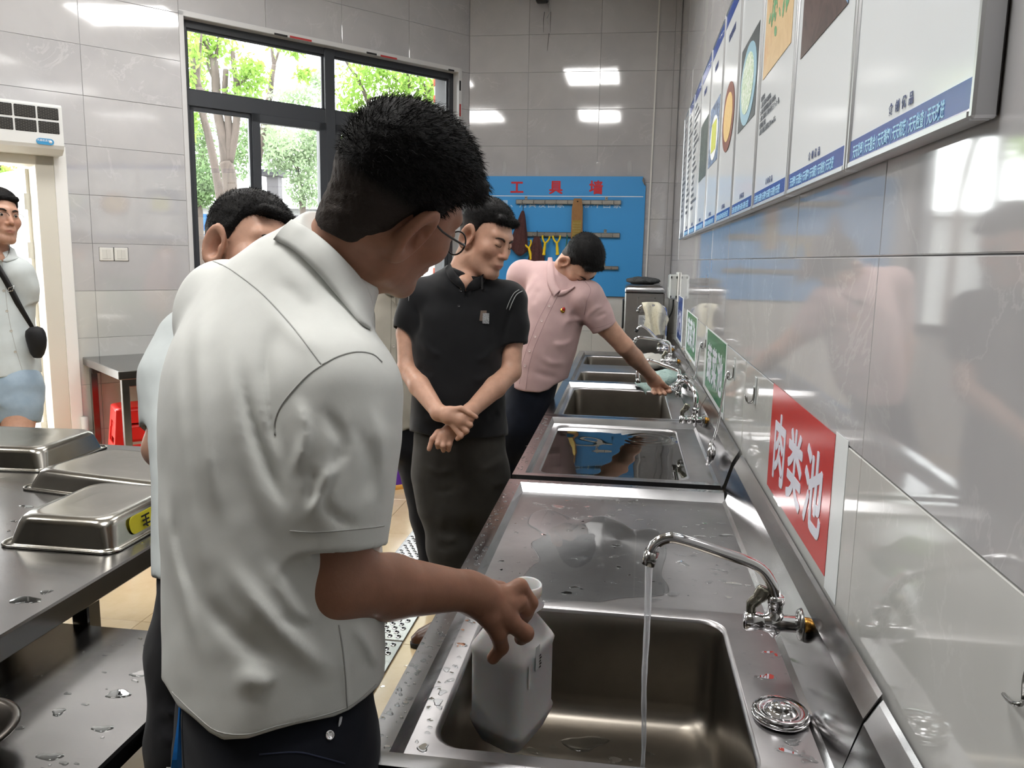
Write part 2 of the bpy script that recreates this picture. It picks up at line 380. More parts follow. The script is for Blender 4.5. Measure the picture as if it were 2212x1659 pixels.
# ------------------------------------------------------------------ window
def wbox(b, s0, s1, z0, z1, o0, o1, ch=.003):
    R = np.stack([WU, np.cross(Z3, WU), Z3], 1)      # local x along wall, y = inward normal, z up
    lo = np.array([min(s0, s1), min(o0, o1), min(z0, z1)]); hi = np.array([max(s0, s1), max(o0, o1), max(z0, z1)])
    q = MB(); q.box(lo, hi, ch); v = q.v[0] @ R.T+WP0; b.add(v, q.f); return b
wn = thing('window_1', None, None, wpt(1.25, WZ0)); wn['kind'] = 'structure'
F0, F1 = -.13, -.075
zt0, zt1 = at_w(560, 248, -.075)[1], at_w(560, 216, -.075)[1]
smid = at_w(712, 200, -.075)[0]
b = MB()
wbox(b, WS0, WS1, WZ1-.06, WZ1, F0, F1); wbox(b, WS0, WS1, WZ0, WZ0+.06, F0, F1)
wbox(b, WS0, WS0+.055, WZ0, WZ1, F0, F1); wbox(b, WS1-.055, WS1, WZ0, WZ1, F0, F1)
wbox(b, smid-.042, smid+.042, WZ0, WZ1, F0, F1+.01); wbox(b, WS0, WS1, zt0, zt1, F0, F1+.004)
b.obj('window_frame', M_FRAME, wn)
# sashes: left half = fixed light + casement, right half the same
def sash(s0, s1, z0, z1, o0, o1, wd, nm='sash'):
    b = MB()
    wbox(b, s0, s1, z1-wd, z1, o0, o1); wbox(b, s0, s1, z0, z0+wd, o0, o1); wbox(b, s0, s0+wd, z0, z1, o0, o1); wbox(b, s1-wd, s1, z0, z1, o0, o1)
    o = b.obj(nm, M_FRAME, wn); g = MB(); wbox(g, s0+wd-.004, s1-wd+.004, z0+wd-.004, z1-wd+.004, (o0+o1)/2-.003, (o0+o1)/2+.003, 0); g.obj('pane', M_GLASS, o)
sq = at_w(560, 330, -.075)[0]
sash(sq+.03, WS1-.05, WZ0+.055, zt0+.005, F0+.01, F1-.012, .035); sash(smid+.036, sq+.05, WZ0+.055, zt0+.005, F0+.012, F1+.012, .06)
sq2 = smid-(sq-smid)
sash(WS0+.05, sq2+.05, WZ0+.055, zt0+.005, F0+.01, F1-.012, .035) ; sash(sq2-.03+.03, smid-.036, WZ0+.055, zt0+.005, F0+.012, F1+.0, .06)
sash(smid+.036, WS1-.05, zt1-.005, WZ1-.055, F0+.015, F1-.02, .018); sash(WS0+.05, smid-.036, zt1-.005, WZ1-.055, F0+.015, F1-.02, .018)
b = MB(); wbox(b, WS0-.0, WS1, WZ0-.03, WZ0, -.2, .03); b.obj('sill', M_TILEL, wn)
tr = MB()
wbox(tr, WS1-.012, WS1+.02, WZ0, WZ1+.02, -.075, .006); wbox(tr, WS0-.022, WS0+.012, WZ0, WZ1+.02, -.075, .006); wbox(tr, WS0-.02, WS1+.02, WZ1-.012, WZ1+.024, -.075, .006)
tr = tr.obj('trim_1', mat('trim_white', 'd4d4d4', .35), None, wpt(1.2, WZ1)); tr['kind'] = 'structure'
M_REDP = mat('red_print', 'b23a3a', .6); M_BLKP = mat('black_print', '1c1c1e', .6)
for i, (px, py, wd, mm) in enumerate(((607, 76, .10, M_BLKP), (650, 84, .17, M_REDP), (803, 116, .09, M_BLKP), (840, 124, .15, M_REDP), (975, 152, .06, M_BLKP))):
    s_, z_, p_ = at_w(px, py, .007); b = MB(); wbox(b, s_-wd/2, s_+wd/2, z_-.006, z_+.008, .0062, .0072, 0); b.obj('film_print', mm, tr)
for py, h, mm in ((185, .08, M_BLKP), (238, .1, M_REDP)):
    s_, z_, p_ = at_w(994, py, .007); b = MB(); wbox(b, s_-.008, s_+.008, z_-h/2, z_+h/2, .0062, .0072, 0); b.obj('film_print', mm, tr)
# door
dr = thing('door_1', None, None, wpt(3.7, 0)); dr['kind'] = 'structure'
M_DOOR = mat('door_cream', 'd9d6cb', .38)
b = MB(); wbox(b, DS0, DS0+.10, 0, DZ1, -.2, .012); wbox(b, DS1-.10, DS1, 0, DZ1, -.2, .012); wbox(b, DS0, DS1, DZ1-.10, DZ1, -.2, .012); b.obj('door_frame', M_DOOR, dr)
b = MB(); wbox(b, DS0-.07, DS0, 0, DZ1+.02, -.05, .014); b.obj('casing', mat('white_gloss', 'eeeeec', .15), dr)
th = math.radians(83); hs = DS0+.075; hp = wpt(hs, 0, -.2)
ld = WU*math.cos(th)-WN*math.sin(th); ln = np.cross(Z3, ld)
b = MB(); base = [hp+ld*.0+ln*.0, hp+ld*.95, hp+ld*.95+ln*.045, hp+ln*.045]; b.prism([p+Z3*.02 for p in base], (0, 0, 1.95)); b.obj('door_leaf', M_DOOR, dr)
for pz in (1.77, 1.47, .62, .32):
    b = MB(); b.tube([hp+WN*.01+Z3*(pz-.05), hp+WN*.01+Z3*(pz+.05)], .009, 8); wbox(b, hs, hs+.0, 0, 0, 0, 0, 0) if False else None
    q = [hp+WN*.004+Z3*(pz-.05), hp+WN*.004+WU*.06+Z3*(pz-.05), hp+WN*.004+WU*.06+Z3*(pz+.05), hp+WN*.004+Z3*(pz+.05)]; b.prism(q, WN*.003)
    b.obj('hinge', mat('hinge_steel', 'cfcdc6', .3, .6), dr)
pp = thing('drain_pipe', 'short white plastic pipe standing at the foot of the door casing', 'pipe', wpt(3.13, 0))
b = MB(); b.tube([wpt(3.13, 0, .04), wpt(3.13, .42, .04)], .022, 12); b.obj('pipe', M_WPLAS, pp); b = MB(); b.tube([wpt(3.13, .24, .04), wpt(3.13, .29, .04)], .026, 12); b.obj('collar', M_WPLAS, pp)
# ------------------------------------------------------------------ sink units
def rrect(x0, x1, y0, y1, r, k=6):
    P = []
    for cx_, cy_, a0 in ((x1-r, y1-r, 0), (x0+r, y1-r, 90), (x0+r, y0+r, 180), (x1-r, y0+r, 270)):
        for i in range(k+1):
            a = math.radians(a0+90*i/k); P.append((cx_+r*math.cos(a), cy_+r*math.sin(a)))
    return np.array(P)
def orect(x0, x1, y0, y1, hx0, hx1, hy0, hy1, r, k=6):
    P = []
    for X, Y, cx_, cy_, a0 in ((x1, y1, hx1-r, hy1-r, 0), (x0, y1, hx0+r, hy1-r, 90), (x0, y0, hx0+r, hy0+r, 180), (x1, y0, hx1-r, hy0+r, 270)):
        for i in range(k+1):
            f = i/k; first = (X, cy_) if a0 in (0, 180) else (cx_, Y); last = (cx_, Y) if a0 in (0, 180) else (X, cy_)
            P.append(tuple(np.array(first)*(1-2*f)+np.array((X, Y))*2*f) if f < .5 else tuple(np.array((X, Y))*(2-2*f)+np.array(last)*(2*f-1)))
    return np.array(P)
M_UPS = steel('upstand_steel', 'b0aeae', .17)
RX0, RX1, ZR, ZD = -.335, .30, .80, .776
def sink_unit(nm, label, Y0, Y1, basins, depth, decks, U0=None, U1=None):
    U0 = Y0 if U0 is None else U0; U1 = Y1 if U1 is None else U1
    U = thing(nm, label, 'sink', (0, (Y0+Y1)/2, 0), 'steel sink units along the right wall')
    # rim: left rail, near rail, far rail, with sloped inner faces
    b = MB()
    def rail(prof, a, c):                       # prof in (across, z); a,c end points
        pass
    wl = .038; sl = .011
    b.prism([(RX0, Y0, ZR), (RX0+wl, Y0, ZR), (RX0+wl+sl, Y0, ZD-.002), (RX0+wl+sl, Y0, ZD-.05), (RX0, Y0, ZD-.05)], (0, 0, 0)) if False else b.prism([(RX0, Y0+.03, ZR), (RX0+wl, Y0+.03, ZR), (RX0+wl+sl, Y0+.03, ZD-.002), (RX0+wl+sl, Y0+.03, ZD-.05), (RX0, Y0+.03, ZD-.05)], (0, Y1-Y0-.06, 0))
    we = .03
    b.obj('rim', M_RIM, U); b = MB(); b.prism([(RX0, Y0+.0005, ZR), (RX0, Y0+we, ZR), (RX0, Y0+we+.012, ZD-.002), (RX0, Y0+we+.012, ZD-.05), (RX0, Y0+.0005, ZD-.05)], (RX1+.004-RX0, 0, 0))
    b.obj('rim', M_RIM, U); b = MB(); b.prism([(RX0, Y1-.0005, ZR), (RX0, Y1-we, ZR), (RX0, Y1-we-.022, ZD-.002), (RX0, Y1-we-.022, ZD-.05), (RX0, Y1-.0005, ZD-.05)], (RX1+.004-RX0, 0, 0))
    b.obj('rim', M_RIM, U)
    for (y0, y1, hole) in decks:
        b = MB()
        if hole is None: b.box((RX0+.04, y0, ZD-.004), (RX1, y1, ZD))
        else:
            hx0, hx1, hy0, hy1, hz = hole; r = .045
            O = orect(RX0+.04, RX1, y0, y1, hx0, hx1, hy0, hy1, r); H = rrect(hx0, hx1, hy0, hy1, r)
            rings = [np.c_[O, np.full(len(O), ZD)], np.c_[H, np.full(len(H), ZD)]]
            for ins, dz in ((.002, -.0006), (.005, -.003), (.007, -.008)):
                H2 = rrect(hx0+ins, hx1-ins, hy0+ins, hy1-ins, r); rings.append(np.c_[H2, np.full(len(H2), ZD+dz)])
            g = MB(); g.grid(np.array(rings), True, True); g.obj('deck', M_STEEL, U)
            rings = [rings[-1]]
            for ins, z in ((.012, -.03), (.014, -hz+.05), (.018, -hz+.03), (.028, -hz+.012), (.045, -hz+.003), (.07, -hz)):
                H2 = rrect(hx0+ins, hx1-ins, hy0+ins, hy1-ins, max(.02, r)); rings.append(np.c_[H2, np.full(len(H2), ZD+z)])
            cxm, cym = (hx0+hx1)/2, (hy0+hy1)/2
            rings.append(np.c_[np.full(len(H), cxm)+(H[:, 0]-cxm)*.06, np.full(len(H), cym)+(H[:, 1]-cym)*.06, np.full(len(H), ZD-hz-.004)])
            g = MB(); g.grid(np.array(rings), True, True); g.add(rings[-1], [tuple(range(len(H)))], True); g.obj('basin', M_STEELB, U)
            continue
        b.obj('deck', M_STEEL, U)
    b = MB(); zo = -.006 if Y0 < .5 else 0; b.prism([(RX1-.002, U0, ZD), (RX1-.002, U0, ZD-.004), (.352, U0, ZD-.004), (.352, U0, .912+zo), (.3475, U0, .9045+zo), (.331, U0, .874+zo), (.306, U0, .786)], (0, U1-U0, 0)); b.obj('upstand', M_UPS, U)
    b = MB(); b.box((RX0+.004, Y0+.01, ZD-.13), (RX0+.014, Y1-.01, ZD-.05), .002); b.obj('apron', M_STEELT, U)
    b = MB(); b.box((RX0+.004, Y0+.012, ZD-.10), (RX1, Y0+.024, ZD-.05)); b.obj('end_panel', M_STEELT, U)
    for x in (RX0+.05, .27):
        for y in (Y0+.06, Y1-.06):
            b = MB(); b.tube([(x, y, .02), (x, y, ZD-.05)], .019, 12); b.lathe([(.012, 0), (.024, .0), (.024, .02), (.015, .035)], (x, y, 0)); b.obj('leg', M_STEELT, U)
    return U
sink_unit('steel_worktop', 'plain steel worktop at the camera end of the sink row, mostly below the frame', -.10, .932, 0, 0, [(-.06, .90, None)], None, 1.034)
sink_unit('sink_unit', 'nearest steel sink unit with a wet drainboard and one empty deep basin', .94, 2.365, 1, .25, [(.98, 1.56, (-.257, .213, 1.028, 1.525, .225)), (1.56, 2.325, None)], 1.036)
u2 = sink_unit('sink_unit', 'second steel sink unit, its basin brimming with still water', 2.415, 3.405, 1, .25, [(2.455, 3.365, (-.268, .226, 2.54, 3.335, .25))])
sink_unit('sink_unit', 'third steel sink unit with one wide basin in front of the pink shirt', 3.412, 4.42, 1, .25, [(3.45, 4.38, (-.272, .225, 3.52, 4.35, .25))])
sink_unit('sink_unit', 'farthest steel sink unit with two basins, before the steel boiler', 4.43, 5.96, 2, .25, [(4.47, 5.2, (-.275, .2, 4.58, 5.03, .25)), (5.2, 5.92, (-.28, .21, 5.36, 5.88, .25))])
# ================================================================== THINGS ON THE RIGHT WALL
M_PANEL = mat('board_white', 'e9eef1', .12, spec=.4); M_BLUE = mat('band_blue', '2c4c9c', .2); M_BLUET = mat('text_blue', '27386e', .4)
M_CYAN = mat('text_pale_blue', '9fd0ea', .4); M_TXTG = mat('text_grey', '5b5f66', .5); M_WTXT = mat('text_white', 'eef1f4', .4)
def noise_mat(name, cols, scale, rough=.4, bump=0., dist=1., stretch=None):
    m = mat(name, cols[0], rough); t = NT(m); c = t.coord('Object', stretch)
    n = t.noise(c, scale, 4, .65, dist); k = len(cols)
    t.l(t.ramp(n, [(.28+.44*i/(k-1), srgb(v)) for i, v in enumerate(cols)]), t.b.inputs['Base Color'])
    if bump: t.bump(n, bump, .01)
    return m
M_MEAT = noise_mat('meat_print', ['2a2020', '4a3534', '5c4744', '332828'], 9)
M_SKYP = noise_mat('blue_print', ['5f86b4', '8fb3d8', '3d6594'], 8)
M_WOODP = noise_mat('board_print', ['c9a878', 'd9bd92', 'c08a5c'], 7)
M_VEGP = noise_mat('vegetable_print', ['1f5c3a', '3f8c58', '86b98c', '2a6b46'], 40)
M_DARKP = noise_mat('dark_print', ['33383c', '454b50', '2a2d30'], 12)
M_PLATE = mat('plate_print', '9dc4d6', .3); M_SHRED = noise_mat('shredded_print', ['dfe8d6', 'a9c69a', 'f0f4ec', '7ba06e'], 55)
M_BROWNP = mat('brown_plate_print', '7d4436', .4); M_FRIES = noise_mat('fries_print', ['d9ae62', 'e8c987', 'b8843c'], 30, stretch=(1, 8, 1))
M_CAKE = noise_mat('cake_print', ['d4d96a', 'c3c94c', 'e6eaa0'], 20); M_CLOTHP = noise_mat('cloth_print', ['31476b', '8fa4c4', '22304c', 'c7d2e2'], 26)
M_GREENP = noise_mat('grey_green_print', ['5b6a64', '3f4a47', '77857d'], 16)
YD, ZD_ = np.array([0, -1., 0]), np.array([0, 0, 1.])
def plate_on_wall(b, y0, y1, z0, z1, x, th=.0008): b.box((x-th, min(y0, y1), z0), (x, max(y0, y1), z1)); return b
def disc_on_wall(b, yc, zc, ry, rz, x, th=.0008, n=28, a0=0.):
    P = [(x, yc+ry*math.cos(a)*math.cos(a0)-rz*math.sin(a)*math.sin(a0), zc+rz*math.sin(a)*math.cos(a0)+ry*math.cos(a)*math.sin(a0)) for a in np.arange(n)*2*math.pi/n]
    b.prism(P, (-th, 0, 0)); return b
blab = ['nearest white wall board, blank above its blue slogan band', 'second wall board from the camera, with a dark meat picture', 'wall board with chopped greens on a chopping board', 'wall board with a pale plate of shredded vegetable', 'wall board with fries on an oval brown plate', 'wall board with yellow cubes on a blue cloth', 'wall board with one narrow dark green picture', 'far white wall board filled with lines of small print', 'last white wall board, next to the grey one', 'grey framed wall board at the far end of the row']
YB = [.885, 1.37, 1.862, 2.355, 2.842, 3.333, 3.825, 4.32, 4.79, 5.19, 5.62]
ZB0, ZB1 = 1.614, 2.405
BX = XW-.022
for i in range(10):
    y0, y1 = YB[i]+.002, YB[i+1]-.002
    B = thing('display_board', blab[i], 'board', (XW, (y0+y1)/2, ZB0), 'framed display boards high on the right wall')
    grey = i == 9
    b = MB(); fw = .012
    for q in ((y0, y0+fw, ZB0, ZB1), (y1-fw, y1, ZB0, ZB1), (y0+fw, y1-fw, ZB0, ZB0+fw), (y0+fw, y1-fw, ZB1-fw, ZB1)): b.box((BX-.004, q[0], q[2]), (XW-.001, q[1], q[3]), .003)
    b.obj('frame', M_ALU, B)
    b = MB(); b.box((BX, y0+fw-.002, ZB0+fw-.002), (XW-.002, y1-fw+.002, ZB1-fw+.002)); b.obj('panel', mat('board_grey', 'a9abb0', .25) if grey else M_PANEL, B)
    band = MB(); plate_on_wall(band, y0+fw, y1-fw, ZB0+fw, 1.657, BX-.0002); band.obj('band', mat('band_grey', '77797e', .3) if grey else M_BLUE, B)
    if i >= 1: band = MB(); plate_on_wall(band, y0+fw, y1-fw, 2.345, ZB1-fw, BX-.0002); band.obj('band', M_BLUE if not grey else MATS['band_grey'], B)
    ym = (y0+y1)/2; tx = BX-.0012
    if not grey:
        text('天天处理 | 天天整合 | 天天清扫 | 天天规范 | 天天检查 | 天天改进', .0212, (tx, y1-.030, 1.6305), YD, ZD_, M_CYAN, B, 'slogan_lettering', .0002, .0004, xs=(y1-y0-.07)/.668)
        for k, ch in enumerate('食创优品'): text(ch, .0165, (tx, ym+.046-.026*k, 1.6655), YD, ZD_, M_BLUET, B, 'name_lettering', .0002, .0004)
    if i == 1:
        b = MB(); plate_on_wall(b, 1.44, 1.81, 1.886, 2.15, BX-.0004); b.obj('picture', M_MEAT, B)
        b = MB(); b.prism([(BX-.0014, 1.44, 1.886), (BX-.0014, 1.54, 1.95), (BX-.0014, 1.56, 2.15), (BX-.0014, 1.44, 2.15)], (-.0004, 0, 0)); b.obj('picture_sky', M_SKYP, B)
        b = MB(); b.prism([(BX-.002, 1.545, 1.945), (BX-.002, 1.552, 1.945), (BX-.002, 1.572, 2.15), (BX-.002, 1.562, 2.15)], (-.0004, 0, 0)); b.obj('picture_streak', M_CYAN, B)
    if i == 2:
        b = MB(); plate_on_wall(b, 1.93, 2.31, 1.950, 2.2, BX-.0004); b.obj('picture', M_WOODP, B)
        b = MB(); rr = random.Random(3)
        for k in range(60):
            t_ = rr.random(); yy = 2.0+.2*t_+rr.gauss(0, .035); zz = 1.975+.2*(1-abs(t_-.5))+rr.gauss(0, .03); yy = min(max(yy, 1.95), 2.28); zz = min(max(zz, 1.97), 2.18)
            disc_on_wall(b, yy, zz, rr.uniform(.008, .022), rr.uniform(.004, .012), BX-.0014-.0002*rr.random(), .0003, 8, rr.uniform(0, 3))
        b.obj('picture_greens', M_VEGP, B)
        for k, (s_, dy) in enumerate((('切配要求:', 0), ('1. 清洗: 选择外表新鲜的。', 0), ('2. 去根: 将根部切除后清洗干净控水。', 0), ('3. 切片: 清洗沥干, 切出小段长三寸一片一段。', 0), ('蔬菜切配, 盛用,', 0), ('4. 操作: 切配后分别装盆, 厚2-3cm左右。', 0))):
            text(s_, .0155, (tx, 2.315, 1.895-.0175*k), YD, ZD_, M_TXTG, B, 'paragraph_lettering', .0002, .0002, xs=.95)
    if i == 3:
        b = MB(); plate_on_wall(b, 2.425, 2.782, 1.882, 2.135, BX-.0004); b.obj('picture', M_DARKP, B)
        b = MB(); disc_on_wall(b, 2.60, 2.0, .165, .118, BX-.0014); b.obj('picture_plate', M_PLATE, B)
        b = MB(); disc_on_wall(b, 2.605, 2.003, .125, .088, BX-.0024); b.obj('picture_food', M_SHRED, B)
    if i == 4:
        b = MB(); disc_on_wall(b, 3.08, 1.985, .168, .12, BX-.0014); b.obj('picture_plate', M_BROWNP, B)
        b = MB(); disc_on_wall(b, 3.08, 1.985, .125, .085, BX-.0024); b.obj('picture_food', M_FRIES, B)
    if i == 5:
        b = MB(); plate_on_wall(b, 3.405, 3.775, 1.88, 2.13, BX-.0004); b.obj('picture', M_CLOTHP, B)
        b = MB(); disc_on_wall(b, 3.57, 1.985, .15, .09, BX-.0014); b.obj('picture_plate', M_WTXT, B)
        b = MB(); plate_on_wall(b, 3.48, 3.66, 1.93, 2.05, BX-.0024); b.obj('picture_food', M_CAKE, B)
    if i == 6:
        b = MB(); plate_on_wall(b, 3.88, 4.26, 1.865, 2.135, BX-.0004); b.obj('picture', M_GREENP, B)
    if 3 <= i <= 6: text(['', '', '', '凉拌三丝标准', '薯条切配标准图', '冬瓜切配图', '青菜切配图'][i], .027, (tx, ym+.105, 2.27), YD, ZD_, M_BLUET, B, 'title_lettering', .0002, .0005)
    if i >= 7:
        b = MB(); rr = random.Random(i)
        for k in range(17):
            z = 2.30-.034*k; L = rr.uniform(.12, .36) if k % 4 else .14
            y_ = y1-.05
            while L > 0: w_ = rr.uniform(.012, .02); plate_on_wall(b, y_, y_-w_, z, z+.016, BX-.0008, .0002); y_ -= w_+.006; L -= w_+.006
        b.obj('small_print', M_TXTG, B)
    if 1 <= i <= 8:
        b = MB(); y_ = y0+.11; b.tube([(tx, y_+.09, 2.372), (tx, y_+.03, 2.372), (tx, y_+.02, 2.365), (tx, y_-.05, 2.365)], .0016, 5); b.obj('arrow_line', M_WTXT, B)
# area signs stuck on the lower tiles
def area_sign(y0, y1, z0, z1, colr, s, label, bandc=None, white=None):
    S = thing('area_sign', label, 'sign', (XW-.0005, (y0+y1)/2, z0))
    if white:
        b = MB(); plate_on_wall(b, white[0], white[1], z0-.02, z1+.006, XW-.0004); b.obj('backing_paper', mat('sign_paper', 'dfe3e4', .3), S)
    b = MB(); plate_on_wall(b, y0, y1, z0, z1, XW-.0014); b.obj('sheet', colr, S)
    n = len(s); w_ = (y1-y0-.08)/n
    for k, ch in enumerate(s):
        text(ch, .165, (XW-.0026, y1-.04-w_*(k+.5)+.0, z0+.055), YD, ZD_, M_SGNW, S, 'lettering', .0003, 0, xs=w_/.172*.92, align='CENTER', heavy=.0045)
    return S
M_SGNW = mat('sign_white', 'd9dae6', .3)
area_sign(1.388, 1.975, .932, 1.183, mat('sign_red', 'c2322c', .22), '肉类池', 'red pool sign with white lettering on the lower tiles above the near sink', white=(1.312, 1.388))
M_SGRN = mat('sign_green', '2c7a4f', .22)
area_sign(2.93, 3.60, .93, 1.178, M_SGRN, '蔬菜池', 'larger green sign with a curling lower edge behind the second tap', white=(2.9, 3.7))
area_sign(4.19, 4.80, .96, 1.182, M_SGRN, '蔬菜池', 'smaller green sign, between the curling green one and the blue one', white=(4.15, 4.90))
area_sign(5.30, 5.72, .95, 1.235, mat('sign_blue', '2f4f94', .25), '水产池', 'blue and white sign at the far end of the lower tiles', white=(5.2, 5.80))
M_FLAP = M_SGRN
# wall hooks and hanging ladles
def hook(y, z, label):
    H = thing('wall_hook', label, 'hook', (XW, y, z))
    b = MB(); b.box((XW-.003, y-.012, z-.03), (XW-.0005, y+.012, z+.045), .001); b.obj('plate', mat('clear_plastic', 'cfd4d4', .1), H)
    for s_ in (-.008, .008): b = MB(); b.tube(bez([(XW-.004, y+s_, z+.02), (XW-.006, y+s_, z-.02), (XW-.02, y+s_*1.6, z-.026), (XW-.026, y+s_*2, z-.008)], 4), .0016, 6); b.obj('prong', M_DARKCH, H)
hook(3.64, 1.115, 'wall hook between the two green signs'); hook(2.68, 1.115, 'wall hook with the steel ladle, right of the larger green sign'); hook(2.24, 1.115, 'empty wall hook left of the red sign')
def ladle(y, zt, zb, label, r=.045):
    L = thing('ladle', label, 'ladle', (XW-.03, y, zt))
    b = MB(); b.tube(bez([(XW-.02, y, zt-.012), (XW-.018, y, zt+.006), (XW-.028, y, zt-.005), (XW-.045, y-.01, zt-.15), (XW-.06, y-.02, zb+.09)], 6), .0035, 7); b.obj('handle', M_CHROME, L)
    b = MB(); c = (XW-.068, y-.022, zb+.045); b.lathe([(.002, -.018), (r*.5, -.014), (r*.85, -.004), (r, .008), (r*.96, .008), (r*.8, 0), (r*.45, -.009), (.002, -.012)], c, (-1, .15, .1), 20); b.obj('bowl', M_CHROME, L)
ladle(2.665, 1.105, .80, 'steel ladle hanging by its long handle, right of the larger green sign')
ladle(3.63, 1.105, .88, 'thin steel skimmer hanging between the two green signs', .03)
q_ = at_x(2192, 1512, XW); wh = thing('wire_hook', 'small dark wire hook on the wall at the right edge of the picture', 'hook', (XW, q_[1], q_[2]))
b = MB(); b.tube(bez([at_x(2168, 1500, XW-.004), at_x(2178, 1512, XW-.012), at_x(2190, 1520, XW-.018), at_x(2204, 1521, XW-.016), at_x(2212, 1514, XW-.01)], 4), .0022, 6); b.obj('wire', M_DARKCH, wh); b = MB(); b.tube(bez([at_x(2222, 1440, XW-.004), at_x(2214, 1470, XW-.006), at_x(2212, 1514, XW-.01)], 4), .0022, 6); b.obj('stem', M_DARKCH, wh)
# electrical box and cable
E_ = thing('socket_box', 'white plastic weatherproof socket box at the far end of the right wall', 'socket', (XW, 5.85, 1.2))
b = MB(); b.box((XW-.07, 5.75, 1.205), (XW-.004, 5.95, 1.38), .012); b.obj('cover', mat('milky_plastic', 'cdd0cc', .25, trans=.25), E_)
b = MB(); b.box((XW-.012, 5.73, 1.19), (XW-.0005, 5.97, 1.395), .004); b.obj('back_plate', M_WPLAS, E_)
for dz in (1.225, 1.36):
    for dx in (-.018, -.055): b = MB(); b.box((XW+dx-.004, 5.744, dz-.008), (XW+dx+.004, 5.752, dz+.008)); b.obj('screw', M_BLACK, E_)
b = MB(); b.tube(bez([(XW-.03, 5.85, 1.205), (XW-.035, 5.86, 1.12), (XW-.07, 5.95, 1.02), (XW-.06, 6.0, .93)], 6), .006, 8); b.obj('cable', M_RUBBER, E_)
# ------------------------------------------------------------------ taps
M_BRASS = mat('brass', 'b98a45', .3, 1.0)
def tap(Y, z, sp, label, lever=1, body=.11, x0=.331, dz=0., dy=0., spin=0., bare=False):
    T = thing('tap', label, 'tap', (x0, Y, z), 'wall taps over the sinks')
    e = np.array([x0, Y, z]); h = np.array([x0-body, Y+dy, z+dz]); d = (h-e)/np.linalg.norm(h-e)
    b = MB(); b.lathe([(.006, 0), (.013, 0), (.013, .018), (.006, .02)], e-d*.004, d, 16); b.obj('inlet', M_BRASS, T)
    b = MB(); b.lathe([(.012, .012), (.028, .014), (.026, .019), (.014, .024)], e, d, 24); b.obj('flange', M_DARKCH, T)
    L = np.linalg.norm(h-e)
    b = MB(); b.lathe([(.013, .02), (.0145, .024), (.0145, L*.45), (.017, L*.47), (.017, L*.66), (.0155, L*.68), (.0155, L*.74), (.0165, L*.75), (.0165, L-.004), (.013, L), (.003, L+.001)], e, d, 24); b.obj('body', M_CHROME, T)
    if lever:
        q = e+d*(L-.012)
        b = MB(); b.tube(bez([q+Z3*.012, q+Z3*.03-d*.0, q+Z3*.045-d*.012, q+Z3*.062-d*.02], 5), [.006]*5+[.0075]*5+[.009]*5+[.007], 10, flat=1.4); b.obj('lever', mat('lever_worn', '8f8c80', .25, .9), T)
    if sp is not None:
        sp = np.array(sp, float)
        b = MB(); b.lathe([(.004, -.03), (.012, -.018), (.015, -.006), (.015, .012), (.0125, .014), (.0125, .03), (.0145, .032), (.0145, .044), (.010, .046)], sp[0], (0, 0, 1), 20); b.obj('swivel_collar', M_CHROME, T)
        P = bez(np.vstack([sp[0]+Z3*.03, sp[1:]]), 7); b = MB(); b.tube(P, .0098, 14); b.obj('spout', M_CHROME, T)
        dd = P[-1]-P[-2]; dd /= np.linalg.norm(dd); b = MB(); b.lathe([(.007, -.016), (.0125, -.018), (.0125, .008), (.0095, .009), (.0085, .004)], P[-1], dd, 18); b.obj('aerator', M_DARKCH, T)
    return T
Y1 = 1.348
tap(Y1, .858, [(.272, Y1, .862), (.2715, Y1, .905), (.262, Y1, .93), (.236, Y1, .958), (.17, Y1, .979), (.108, Y1, .996), (.083, Y1, .996), (.064, Y1, .982), (.056, Y1, .955)], 'nearest chrome tap with a thin stream of water falling from its spout')
Y2 = 3.144
tap(Y2, .858, [(.282, Y2, .862), (.283, Y2, .93), (.278, 3.165, .965), (.262, 3.21, .986), (.246, 3.265, .990), (.233, 3.305, .976), (.227, 3.325, .945), (.226, 3.33, .925)], 'chrome tap over the brimming basin, its spout swung toward the far wall')
tap(4.255, .862, [(.288, 4.215, .845), (.287, 4.25, .90), (.272, 4.262, .905), (.21, 4.27, .926), (.15, 4.27, .946), (.12, 4.27, .948), (.088, 4.27, .925), (.072, 4.27, .885), (.078, 4.27, .835)], 'chrome tap with its drooping handle held by the man in pink', lever=0, body=.10, dz=-.045, dy=-.10)
Y4 = 4.946
tap(Y4, .868, [(.274, Y4, .872), (.273, Y4, .94), (.268, Y4, .972), (.24, Y4, .99), (.17, Y4, 1.0), (.1, Y4, 1.008), (.07, Y4, 1.002), (.05, Y4, .975)], 'chrome tap over the far basins, above a crumpled white bag')
Y5 = 5.62
tap(Y5, .868, [(.272, Y5, .872), (.272, Y5, 1.08), (.266, Y5, 1.14), (.24, Y5, 1.162), (.17, Y5, 1.168), (.12, Y5, 1.172), (.09, Y5, 1.15), (.08, Y5, 1.125)], 'tall chrome tap with the cream towel hung over its spout')
b5 = thing('tap', 'low chrome tap with a short black nozzle beneath the cream towel', 'tap', (.33, 5.45, .9), 'wall taps over the sinks')
b = MB(); b.tube(bez([(.33, 5.45, .90), (.24, 5.45, .93), (.14, 5.45, 1.02), (.10, 5.45, 1.035), (.075, 5.45, 1.01)], 6), .0095, 10); b.obj('spout', M_CHROME, b5); b = MB(); b.lathe([(.008, 0), (.013, 0), (.012, .02), (.004, .021)], (.078, 5.45, 1.014), (-.5, 0, -.8), 12); b.obj('nozzle', M_BLACK, b5)
